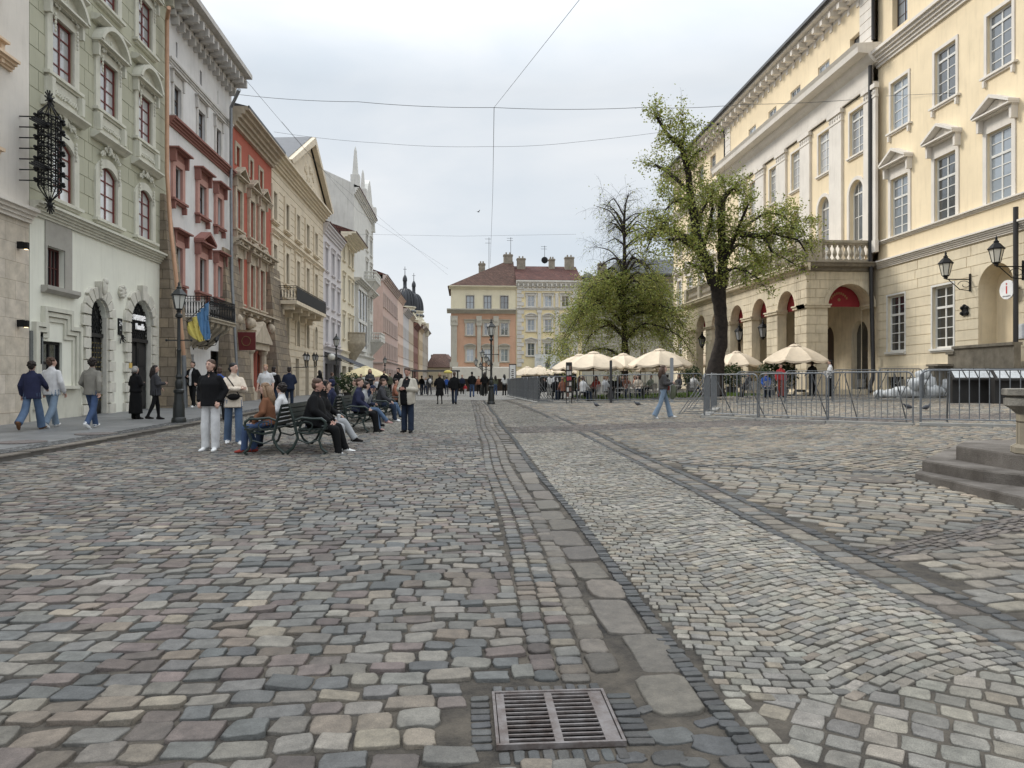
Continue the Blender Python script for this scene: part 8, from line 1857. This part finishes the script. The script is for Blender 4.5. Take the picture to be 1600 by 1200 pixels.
    if hem < .99: pass
    B.loft([q for q in sec if q[2] >= h0 - .001], 1)
    B.loft([(0, -.012, 1.44, .058, .06), (0, .0, 1.53, .05, .054), (0, .012, 1.60, .05, .055)], 0)
    if sleeve != 'none': B.cap((0, -.02, 1.47), (0, .0, 1.50), .07, .068, 1)
    hands = []
    for sd, nm in zip((-1, 1), arms):
        el, wr = ARM[nm] if isinstance(nm, str) else nm; sh = Vector((sd * .163 * w_, -.012, 1.388)); el = Vector((sd * el[0] * (w_ + .02), el[1], el[2])); wr = Vector((sd * wr[0], wr[1] + belly * .8, wr[2])); j2 = jl * .5
        B.cap(sh, el, .058 + j2 * .7, .05 + j2, 1)
        if sleeve == 'long': B.loft([(*el, .05 + j2, .05 + j2), (*(el.lerp(wr, .9)), .038 + j2 * .8, .038 + j2 * .8), (*(el.lerp(wr, .97)), .038 + j2, .038 + j2)], 1)
        elif sleeve == 'short': B.cap(sh.lerp(el, .5), el, .05, .045, 0)
        B.cap(el, wr, .043, .029, 0 if sleeve != 'long' else 1)
        fdv = (wr - el).normalized(); hd_ = fdv.copy(); hd_ = (hd_ + Vector((0, .25, -.2))).normalized() if nm in ('hang', 'back') else hd_
        B.loft([(*(wr - hd_ * .01), .027, .022), (*(wr + hd_ * .045), .036, .02), (*(wr + hd_ * .085), .034, .018)], 0); hands.append((sd, wr, hd_))
    hc = Vector((0, .012, 1.645)); TH = Tl @ Matrix.Translation((0, 0, 1.55)) @ Matrix.Rotation(look, 4, 'Z') @ Matrix.Rotation(-nod, 4, 'X') @ Matrix.Translation((0, 0, -1.55)); B.T = TH
    B.ball(hc + Vector((0, -.008, .01)), (.073, .09, .098), 0); B.loft([(0, .02, 1.54, .03, .032), (0, .034, 1.556, .045, .05), (0, .03, 1.6, .058, .065), (0, .025, 1.65, .066, .072)], 0)
    B.cap((0, .098, 1.652), (0, .112, 1.618), .009, .015, 0)
    for sd in (-1, 1): B.ball((sd * .076, .0, 1.632), (.011, .02, .03), 0)
    if hood: B.ball((0, -.012, 1.655), (.105, .115, .135), 1); B.loft([(0, -.03, 1.46, .12, .1), (0, -.02, 1.55, .09, .085)], 1)
    me = bpy.data.meshes.new('person'); me.from_pydata([tuple(v) for v in B.M.v], [], B.M.f); me.update(); ob = bpy.data.objects.new('tmp', me); COL.objects.link(ob)
    md = ob.modifiers.new('r', 'REMESH'); md.mode = 'VOXEL'; md.voxel_size = vox; md.adaptivity = 0.; sm = ob.modifiers.new('s', 'SMOOTH'); sm.factor = .5; sm.iterations = 2
    dg = bpy.context.evaluated_depsgraph_get(); m2 = bpy.data.meshes.new_from_object(ob.evaluated_get(dg)); bpy.data.objects.remove(ob); bpy.data.meshes.remove(me)
    kd = kdtree.KDTree(len(B.S)); [kd.insert(p, i) for i, (p, mi) in enumerate(B.S)]; kd.balance()
    n = len(m2.polygons); cen = np.empty(n * 3, np.float32); m2.polygons.foreach_get('center', cen); cen = cen.reshape(-1, 3)
    ids = [B.S[kd.find(c)[1]][1] for c in cen]
    if front: ids = [8 if k == 1 and abs(c[0]) < (.10 if belly else .045) and c[1] > .05 and c[2] < 1.5 else k for k, c in zip(ids, cen)]
    if hood:                                                         # the opening of the hood shows the face
        inv = TH.inverted(); ids = [0 if k == 1 and (q := inv @ Vector(c)).y > .062 and abs(q.x) < .062 and 1.54 < q.z < 1.72 else k for k, c in zip(ids, cen)]
    co = np.empty(len(m2.vertices) * 3, np.float32); m2.vertices.foreach_get('co', co); V = [tuple(v) for v in co.reshape(-1, 3)]; F = [tuple(p.vertices) for p in m2.polygons]; bpy.data.meshes.remove(m2)
    A = MB(); A.v = V; A.f = F; A.m = ids
    if hpx > 60:                                                     # face and fingers
        X = MB()
        for sd in (-1, 1):
            X.ball((sd * .03, .089, 1.656), (.010, .006, .005), 8, 5, mi=6); X.ball((sd * .03, .095, 1.656), (.009, .006, .007), 6, 4, mi=4); X.bar((sd * .016, .097, 1.676), (sd * .046, .087, 1.674), .008, .009, mi=7)
        X.ball((0, .092, 1.586), (.022, .010, .006), 8, 5, mi=5)
        A.add([TH @ Vector(v) for v in X.v], X.f); A.m[-len(X.m):] = X.m
        for sd, wr, hd_ in hands:
            X = MB(); side = hd_.cross(Vector((0, 1, 0))); side = side.normalized() if side.length > .1 else Vector((1, 0, 0)); nrm = side.cross(hd_).normalized(); curl = -nrm if sd > 0 else -nrm
            for f in range(4):
                b0 = wr + hd_ * .078 + side * (f - 1.5) * .017; ln = (.062, .07, .066, .052)[f]; X.tube([b0, b0 + hd_ * ln * .45 + curl * .006, b0 + hd_ * ln * .75 + curl * .024, b0 + hd_ * ln * .8 + curl * .042], [.0088, .0085, .008, .006], 6, mi=0)
            b0 = wr + hd_ * .03 - side * .03 * sd; X.tube([b0, b0 + hd_ * .03 - side * .018 * sd + curl * .012, b0 + hd_ * .055 - side * .014 * sd + curl * .03], [.012, .0105, .008], 6, mi=0)
            A.add([Tl @ Vector(v) for v in X.v], X.f); A.m[-len(X.m):] = X.m
    A.build('body', mats, r_, 'all', loc=(0, 0, ds))
    if hair and not hood:
        X = MB(); rr = random.Random(PCOUNT[0]); X.ball((0, -.016, 1.694), (.082, .093, .072), 14, 10)
        X.ball((0, -.045, 1.63), (.078, .068, .085), 12, 8)
        for _ in range(10): a = rr.uniform(0, 6.28); X.ball((.05 * math.cos(a), -.015 + .05 * math.sin(a), 1.715 + rr.uniform(-.01, .02)), (.03, .03, .026), 6, 5)
        if hs == 'curly':
            for _ in range(26): a = rr.uniform(2.6, 6.9); b = rr.uniform(-.4, 1.3); X.ball((.082 * math.cos(a) * math.cos(b), -.02 + .088 * math.sin(a) * math.cos(b), 1.665 + .09 * math.sin(b)), (.03, .03, .03), 6, 5)
        if hs == 'long':
            X.tube([(0, -.06, 1.68), (0, -.085, 1.56), (0, -.105, 1.42), (0, -.11, 1.28)], [.075, .085, .088, .04], 12)
            for sd in (-1, 1): X.tube([(sd * .066, .005, 1.69), (sd * .084, -.01, 1.6), (sd * .088, -.02, 1.48), (sd * .07, -.05, 1.36)], [.022, .032, .036, .018], 8)
        if hs == 'bob': X.tube([(0, -.03, 1.7), (0, -.04, 1.62), (0, -.04, 1.56)], [.08, .098, .085], 12)
        if hs == 'bun': X.ball((0, -.115, 1.63), (.035, .035, .035), 8, 6)
        X.v = [TH @ Vector(v) for v in X.v]; X.build('hair', hair, r_, 'all', loc=(0, 0, ds))
    if extra:
        for nm, fn, mm in extra: X = MB(); fn(X); X.v = [Tl @ Vector(v) for v in X.v]; X.build(nm, mm, r_, 40, loc=(0, 0, ds))
    PCOUNT[0] += 1; return r_
def ppl(label, px, yf, yh, rz, *a, **k):
    x, y = gp(px, yf); d = depth_of(x, y); H = EYE + (HY - yh) / FPX * d - G(x, y); return person(label, x, y, H, rz, *a, **k)
def pat(label, px, t, yh, rz, *a, **k):
    x, y = pos(px, t); H = EYE + (HY - yh) / FPX * t - G(x, y); return person(label, x, y, H, rz, *a, **k)
def waistbag(X): X.ball((.02, .17, 1.03), (.13, .05, .07), 12, 8); X.tube([(.02 + .19 * math.cos(t), .15 * math.sin(t), 1.03 + .02 * math.sin(t)) for t in np.linspace(0, 2 * PI, 17)], .012, 5); X.tube([(-.1, .17, 1.05), (.04, .16, 1.3), (.14, .02, 1.46)], .012, 5)
def shoulder_bag(X): X.box(-.32, -.2, -.02, .22, .95, 1.08); X.tube([(-.26, .1, 1.08), (-.18, .08, 1.3), (-.05, 0, 1.5)], .01, 5)
def over_arm(X): X.tube([(.1, .28, 1.1), (.14, .3, .95), (.12, .28, .78), (.14, .25, .66)], [.07, .09, .09, .05], 8)
def cup(X): X.rev([(.03, 0), (.042, .11), (.044, .115), (.01, .12)], 12, (.1, .36, 1.0))
def pack(X): X.loft if False else X.ball((0, -.2, 1.25), (.14, .1, .2), 10, 8)
PPL = 'walkers on the left pavement'
ppl('person in a navy jacket and baggy blue jeans walking away at the far left', 50, 672, 563, .12, 'navy cloth', 'mid denim', 'brown leather', HD, 'curly', WALK2, ('hang', 'fwd'), loose=.035, pants=.095, cuff=.09, hem=.82, group=PPL)
ppl('person in a white shirt and pale jeans walking away beside the navy jacket', 81, 668, 556, -.1, 'white cloth', 'pale denim', 'white leather', HM, 'curly', WALK, ('hang', 'hang'), loose=.03, pants=.09, cuff=.075, hem=.84, group=PPL, look=-.5)
ppl('person in a grey linen shirt, blue jeans and white sneakers walking away', 144, 669, 557, -.1, 'grey linen', 'blue denim', 'white leather', HD, 'curly', WALK, ('side', 'back'), loose=.03, pants=.08, hem=.86, group=PPL, look=.5)
ppl('elderly person with grey hair in a long black coat near the right arched door', 212, 655, 573, -.5, 'black cloth', 'black cloth', 'black leather', HG, 'bob', STAND, ('side', 'phone'), loose=.05, skirt=.18, group=PPL, fem=True)
ppl('person with long dark hair, charcoal jacket and black trousers beside the elderly one', 243, 656, 571, -1.0, 'charcoal cloth', 'black cloth', 'black leather', HD, 'long', STROLL, ('side', 'phone'), loose=.04, hem=.78, pants=.07, cuff=.045, group=PPL, fem=True, look=-.5)
ppl('person in a dark jacket over white top holding a drink, behind the street lamp', 301, 637, 565, 2.9, 'black cloth', 'black cloth', 'white leather', HD, 'short', STROLL, ('pocket', 'phone'), loose=.04, hem=.84, group=PPL, front='white cloth')
ppl('person in a black hooded jacket and white cargo trousers, hands in pockets', 329, 705, 563, 3.0, 'black cloth', 'white cloth', 'white leather', HM, 'short', ((.02, .0), (.0, .02)), ('pocket', 'pocket'), loose=.035, hem=.86, pants=.092, cuff=.075, group=None, nod=-.0, look=-.15)
ppl('person in a cream overshirt and jeans with folded arms and a black waist bag', 365, 695, 568, 3.55, 'cream cloth', 'mid denim', 'white leather', HB, 'bun', ((.12, .05), (-.16, .1)), ('cross', 'cross'), loose=.03, hem=.80, pants=.086, cuff=.08, fem=True, look=.7, extra=[('waist_bag', waistbag, CT['black leather'])], group=None)
ppl('person in a bright blue top with a white bag, half hidden behind the couple', 343, 652, 574, .5, 'bright blue cloth', 'black cloth', 'black leather', HM, 'short', STROLL, ('hang', 'side'), sleeve='short', group=PPL)
ppl('person in a white t-shirt, black shorts and white socks walking towards the camera', 415, 647, 570, 3.2, 'white cloth', 'black cloth', 'white leather', HR, 'short', STROLL, ('hang', 'hang'), sleeve='short', short=True, pants=.085, hem=.84, loose=.03, group=PPL)
ppl('person in a black and white hoodie walking away behind the white t-shirt', 428, 639, 573, -.1, 'black cloth', 'dark denim', 'black leather', HD, 'short', STROLL, ('pocket', 'pocket'), loose=.03, group=PPL, extra=[('hood_collar', lambda X: X.ball((0, -.08, 1.46), (.13, .08, .07), 10, 6), CT['white cloth'])])
ppl('person in a dark navy quilted jacket seen from behind', 452, 637, 574, .1, 'dark navy quilt', 'dark denim', 'black leather', HD, 'short', STAND, ('phone', 'phone'), loose=.05, hem=.84, group=PPL)
ppl('person in black standing by the door of the pediment house', 499, 625, 579, 1.2, 'black cloth', 'black cloth', 'black leather', HB, 'long', STAND, ('phone', 'hang'), loose=.04, hem=.7, group=PPL)
ppl('person in grey beside the litter bin under the shop awning', 519, 625, 582, -.8, 'charcoal cloth', 'light grey cloth', 'black leather', HM, 'short', STAND, ('side', 'side'), group=PPL)
# seated on the benches
SG = 'people seated on the benches'
def sit(label, k, side, dy, Hm, *a, rzo=0., xo=0., **kw):
    bx_, y0, z_ = BENCH[(k, side)]; return person(label, bx_ + side * (.02 + xo), y0 + dy, Hm, (-PI / 2 if side > 0 else PI / 2) + rzo, *a, seat=.47, z=z_ - .02, group=SG, **kw)
sit('person with long light hair and a brown suede jacket on the near bench', 0, -1, .45, 1.68, 'brown suede', 'blue denim', 'red leather', HL, 'long', ((1.4, 1.35), (1.35, 1.6)), ('lap', 'fwd'), loose=.03, fem=True, lean=.12, extra=[('drink_cup', cup, CT['black leather'])])
sit('person in a white jacket with dark hair beyond the brown suede jacket', 0, -1, 1.35, 1.66, 'white cloth', 'dark denim', 'black leather', HD, 'curly', SIT, ('lap', 'lap'), loose=.04, look=-.3)
sit('broad person in black with white shoes on the near bench', 0, 1, .42, 1.84, 'black cloth', 'black cloth', 'white leather', HM, None, ((1.38, 1.05), (1.3, 1.15)), ('lap', 'lap'), loose=.05, belly=.05, lean=.12, pants=.088, skin=SKIN2)
sit('person in a black hood and light grey trousers holding a paper cup', 0, 1, 1.25, 1.70, 'black cloth', 'light grey cloth', 'black leather', None, None, ((1.52, .95), (1.3, 1.25)), ('fwd', 'lap'), loose=.04, hood=True, lean=.1, pants=.09, cuff=.075, extra=[('paper_cup', cup, CT['white leather'])])
sit('person in a navy jacket and dark trousers on the street side of the second bench', 1, 1, .4, 1.80, 'navy cloth', 'black cloth', 'black leather', HM, 'short', ((1.4, 1.3), (1.35, 1.2)), ('lap', 'lap'), loose=.04, lean=.08, look=-.5)
sit('person in jeans and pink shoes lifting a hand to the mouth on the second bench', 1, 1, 1.1, 1.66, 'light grey cloth', 'mid denim', 'pink leather', HD, 'bob', ((1.55, .85), (1.3, 1.1)), ('face', 'lap'), fem=True, lean=.2)
sit('hooded child in navy bent over a phone on the second bench', 1, 1, 1.75, 1.5, 'dark navy quilt', 'dark denim', 'black leather', None, None, SIT, ('phone', 'phone'), hood=True, lean=.3, nod=.4, loose=.04)
sit('person in a navy cap and jacket with the back turned on the second bench', 1, -1, 1.2, 1.75, 'navy cloth', 'black cloth', 'black leather', CT['navy cloth'], 'short', SIT, ('lap', 'lap'), loose=.05)
sit('person in olive facing the houses on the third bench', 2, -1, .9, 1.7, 'olive cloth', 'dark denim', 'black leather', HM, 'short', SIT, ('lap', 'lap'), loose=.03)
sit('person in a grey hoodie on the street side of the third bench', 2, 1, .5, 1.75, 'charcoal cloth', 'dark denim', 'white leather', HM, 'short', SIT, ('lap', 'fwd'), loose=.04, lean=.15)
sit('person in black beside the grey hoodie on the third bench', 2, 1, 1.3, 1.7, 'black cloth', 'mid denim', 'black leather', HB, 'long', SITX, ('lap', 'lap'), loose=.03)
sit('person in a rust coloured top on the farthest bench', 3, 1, .9, 1.7, 'rust cloth', 'black cloth', 'black leather', HD, 'short', SIT, ('lap', 'lap'), loose=.04)
sit('person in navy behind the person in the white jacket, facing the houses', 1, -1, .4, 1.7, 'dark navy quilt', 'dark denim', 'black leather', HM, 'short', SIT, ('lap', 'lap'), loose=.04)
ppl('heavy person in an open beige jacket looking at their hands', 637, 676, 575, 2.85, 'beige cloth', 'dark denim', 'black leather', HG if False else HM, None, ((.05, .02), (-.02, .02)), ('phone', 'phone'), sleeve='long', belly=.13, loose=.055, nod=.35, hem=.8, front='black cloth', pants=.09, cuff=.08, skin=SKIN2, group=None)
ppl('person in black looking at a phone behind the heavy person in the beige jacket', 622, 630, 575, 2.7, 'black cloth', 'black cloth', 'black leather', HD, 'short', STROLL, ('phone', 'phone'), loose=.03, group=None)
GG = 'bystanders behind the benches'
for a in (('person with long pale hair and dark jacket behind the benches', 578, 625, 577, 3.3, 'charcoal cloth', 'black cloth', 'black leather', HL, 'long', STAND, ('phone', 'phone')), ('person in a black t-shirt with folded hands behind the benches', 600, 622, 579, 3.2, 'black cloth', 'olive cloth', 'black leather', HD, 'short', STAND, ('phone', 'phone')),
          ('child in a white jacket beside the long haired bystander', 589, 621, 592, 3.4, 'white cloth', 'charcoal cloth', 'white leather', HD, 'short', STAND, ('hang', 'hang')), ('person in dark green beside the black t-shirt', 609, 620, 583, 2.6, 'olive cloth', 'black cloth', 'black leather', HM, 'short', STAND, ('hang', 'side')),
          ('person in a camouflage coloured top left of the long haired bystander', 564, 623, 585, 3.0, 'olive cloth', 'olive cloth', 'brown leather', HM, 'short', STAND, ('hang', 'side'))): ppl(*a, group=GG, loose=.03)
DG = 'distant strollers'
for a, k in ((('blond person in a black knee-length coat walking away', 687, 632, 583, .1, 'black cloth', 'black cloth', 'black leather', HL, 'bob', STROLL, ('side', 'hang')), dict(skirt=.5, loose=.04, pants=.05, cuff=.035)), (('person in a black jacket and dark jeans striding away beside the blond one', 710, 632, 580, -.1, 'black cloth', 'dark denim', 'black leather', HM, 'short', WALK, ('back', 'hang')), dict(loose=.05, hem=.84)),
             (('person in a black jacket and blue jeans walking away left of the lamp post', 737.5, 621, 581, 0, 'black cloth', 'blue denim', 'black leather', HB, 'short', STROLL, ('pocket', 'pocket')), dict(loose=.05)), (('person in black just left of the lamp post', 757, 619, 582, .2, 'black cloth', 'black cloth', 'black leather', HD, 'long', STAND, ('side', 'side')), dict(loose=.04)),
             (('person in a brown top and bright jeans right of the lamp post', 774, 618, 587, .4, 'olive cloth', 'blue denim', 'white leather', HD, 'long', STAND, ('phone', 'hang')), {}), (('person in a white top and black trousers at the café fence corner', 788, 618, 585, .3, 'white cloth', 'black cloth', 'black leather', HB, 'long', STAND, ('phone', 'hang')), {}),
             (('person with a white backpack among the far strollers', 671, 619, 586, .3, 'charcoal cloth', 'charcoal cloth', 'white leather', HD, 'short', STROLL, ('hang', 'hang')), dict(extra=[('backpack', pack, CT['white cloth'])])), (('person in dark clothes left of the white backpack', 659, 618, 587, -.2, 'black cloth', 'dark denim', 'black leather', HD, 'short', STROLL, ('hang', 'hang')), {}),
             (('person in grey left of the far strollers', 650, 617, 588, 2.8, 'charcoal cloth', 'black cloth', 'black leather', HM, 'short', STAND, ('hang', 'hang')), {}), (('person with a pale face just right of the striding black jacket', 722, 616, 586, 3.1, 'dark navy quilt', 'black cloth', 'black leather', HR, 'short', STAND, ('hang', 'hang')), {}),
             (('person in a red top crouching behind the strollers', 727, 618, 600, 3.0, 'red cloth', 'white cloth', 'white leather', HD, 'short', STAND, ('hang', 'hang')), {}), (('person in blue between the far strollers', 698, 616, 589, .1, 'bright blue cloth', 'dark denim', 'black leather', HD, 'short', STAND, ('hang', 'hang')), {}),
             (('person in light clothes at the street mouth', 665, 616, 590, 3.1, 'light grey cloth', 'dark denim', 'black leather', HL, 'long', STAND, ('hang', 'hang')), {}), (('person in black at the far left of the street mouth', 642, 616, 589, .2, 'black cloth', 'black cloth', 'black leather', HB, 'short', STAND, ('hang', 'hang')), {}),
             (('person in maroon partly hidden left of the lamp post', 748, 616, 588, 3.0, 'rust cloth', 'black cloth', 'black leather', HD, 'short', STAND, ('hang', 'hang')), {})): ppl(*a, group=DG, **k)
ppl('person in a dark checked cardigan and pale flared jeans with a red bag, walking', 1037, 654, 570, -1.75, 'dark check cloth', 'pale denim', 'white leather', HM, 'long', ((.30, .06), (-.26, .2)), ('phone', 'phone'), loose=.02, fem=True, hem=.98, pants=.078, cuff=.088, group=None, look=.15, extra=[('shoulder_bag', shoulder_bag, CT['red leather']), ('jacket_over_arm', over_arm, CT['olive cloth'])])
CG = 'café guests and waiters'
def csit(label, px, t, rz, *a, **k):
    x, y = pos(px, t); person(label, x, y, 1.72, rz, *a, seat=.46, group=CG, **k)
for a in (('guest in a pale shirt turned sideways behind the café fence', 911, 38.2, -1.0, 'white cloth', 'dark denim', 'black leather', HM, 'bob', SIT, ('lap', 'fwd')), ('guest in an orange brown top behind the menu board', 879, 41, .6, 'rust cloth', 'dark denim', 'black leather', HL, 'bob', SIT, ('lap', 'lap')),
          ('guest in a grey jacket leaning on the table left of the dark post', 945, 38.0, -1.1, 'light grey cloth', 'charcoal cloth', 'black leather', HL, 'short', SIT, ('fwd', 'fwd')), ('guest in black just right of the dark post', 966, 40, .3, 'black cloth', 'black cloth', 'black leather', HM, 'long', SIT, ('lap', 'lap')),
          ('guest in a dark red top in the middle of the café', 932, 40.5, 2.6, 'red leather', 'black cloth', 'black leather', HD, 'long', SIT, ('lap', 'fwd')), ('guest facing the camera with sunglasses behind the empty pale chair', 979, 41, 3.1, 'rust cloth', 'dark denim', 'black leather', HM, 'short', SIT, ('face', 'lap')),
          ('guest with a pale shirt behind the empty pale chair, on its right', 997, 41.5, 2.9, 'cream cloth', 'dark denim', 'black leather', HD, 'long', SIT, ('lap', 'lap')), ('guest in black near the left corner of the café fence', 852, 44, 1., 'black cloth', 'black cloth', 'black leather', HD, 'short', SIT, ('lap', 'lap')),
          ('guest in white right of the walking woman behind the fence', 1084, 42, -.9, 'white cloth', 'dark denim', 'black leather', HD, 'short', SIT, ('lap', 'fwd')), ('guest in a bright blue top left of the red clad person', 1197, 37.6, 2.9, 'bright blue cloth', 'dark denim', 'black leather', HR, 'short', SIT, ('lap', 'lap')),
          ('guest in dark clothes under the parasol right of the trunk', 1170, 38.6, .5, 'charcoal cloth', 'black cloth', 'black leather', HM, 'short', SIT, ('lap', 'lap')), ('guest in an olive jacket deep inside the café', 895, 44, -.4, 'olive cloth', 'dark denim', 'black leather', HD, 'short', SIT, ('lap', 'lap'))): csit(*a, loose=.03)
for i in range(14):
    x, y = pos(868 + i * 14.5 + (i % 3) * 4, 41.5 + (i * 7 % 6)); c_ = ('black cloth', 'charcoal cloth', 'rust cloth', 'navy cloth', 'olive cloth', 'white cloth')[i % 6]
    person('café guest in %s deep under the parasols, %s from the left of the back crowd' % (c_.split()[0], ORD[i]), x, y, 1.7, i * 2.1, c_, 'black cloth', 'black leather', (HD, HM, HL)[i % 3], ('short', 'long')[i % 2], SIT, ('lap', 'fwd'), seat=.46, group='crowd of guests under the parasols', vox=.036, loose=.03)
for a in (('waiter in a white shirt, left of two, at the far end of the café', 858, 55, 585, .4, 'white cloth', 'black cloth', 'black leather', HB, 'short', STAND, ('phone', 'hang')), ('waiter in a white shirt, right of two, at the far end of the café', 867, 52, 584, -.4, 'white cloth', 'black cloth', 'black leather', HB, 'short', STAND, ('hang', 'phone')),
          ('person in a red top standing behind the barriers near the porch corner', 1220, 37.5, 569, 3.1, 'red cloth', 'red leather', 'black leather', HM, 'short', STAND, ('hang', 'hang')), ('person in a black top under the rightmost parasol', 1269, 38.5, 564, .2, 'black cloth', 'black cloth', 'black leather', HB, 'short', STAND, ('side', 'side')),
          ('waiter in a white shirt and black cap right of the rightmost parasol', 1297, 36.5, 563, 1.2, 'white cloth', 'black cloth', 'black leather', HB, 'short', STAND, ('phone', 'side'))): pat(*a, group=CG, loose=.02)
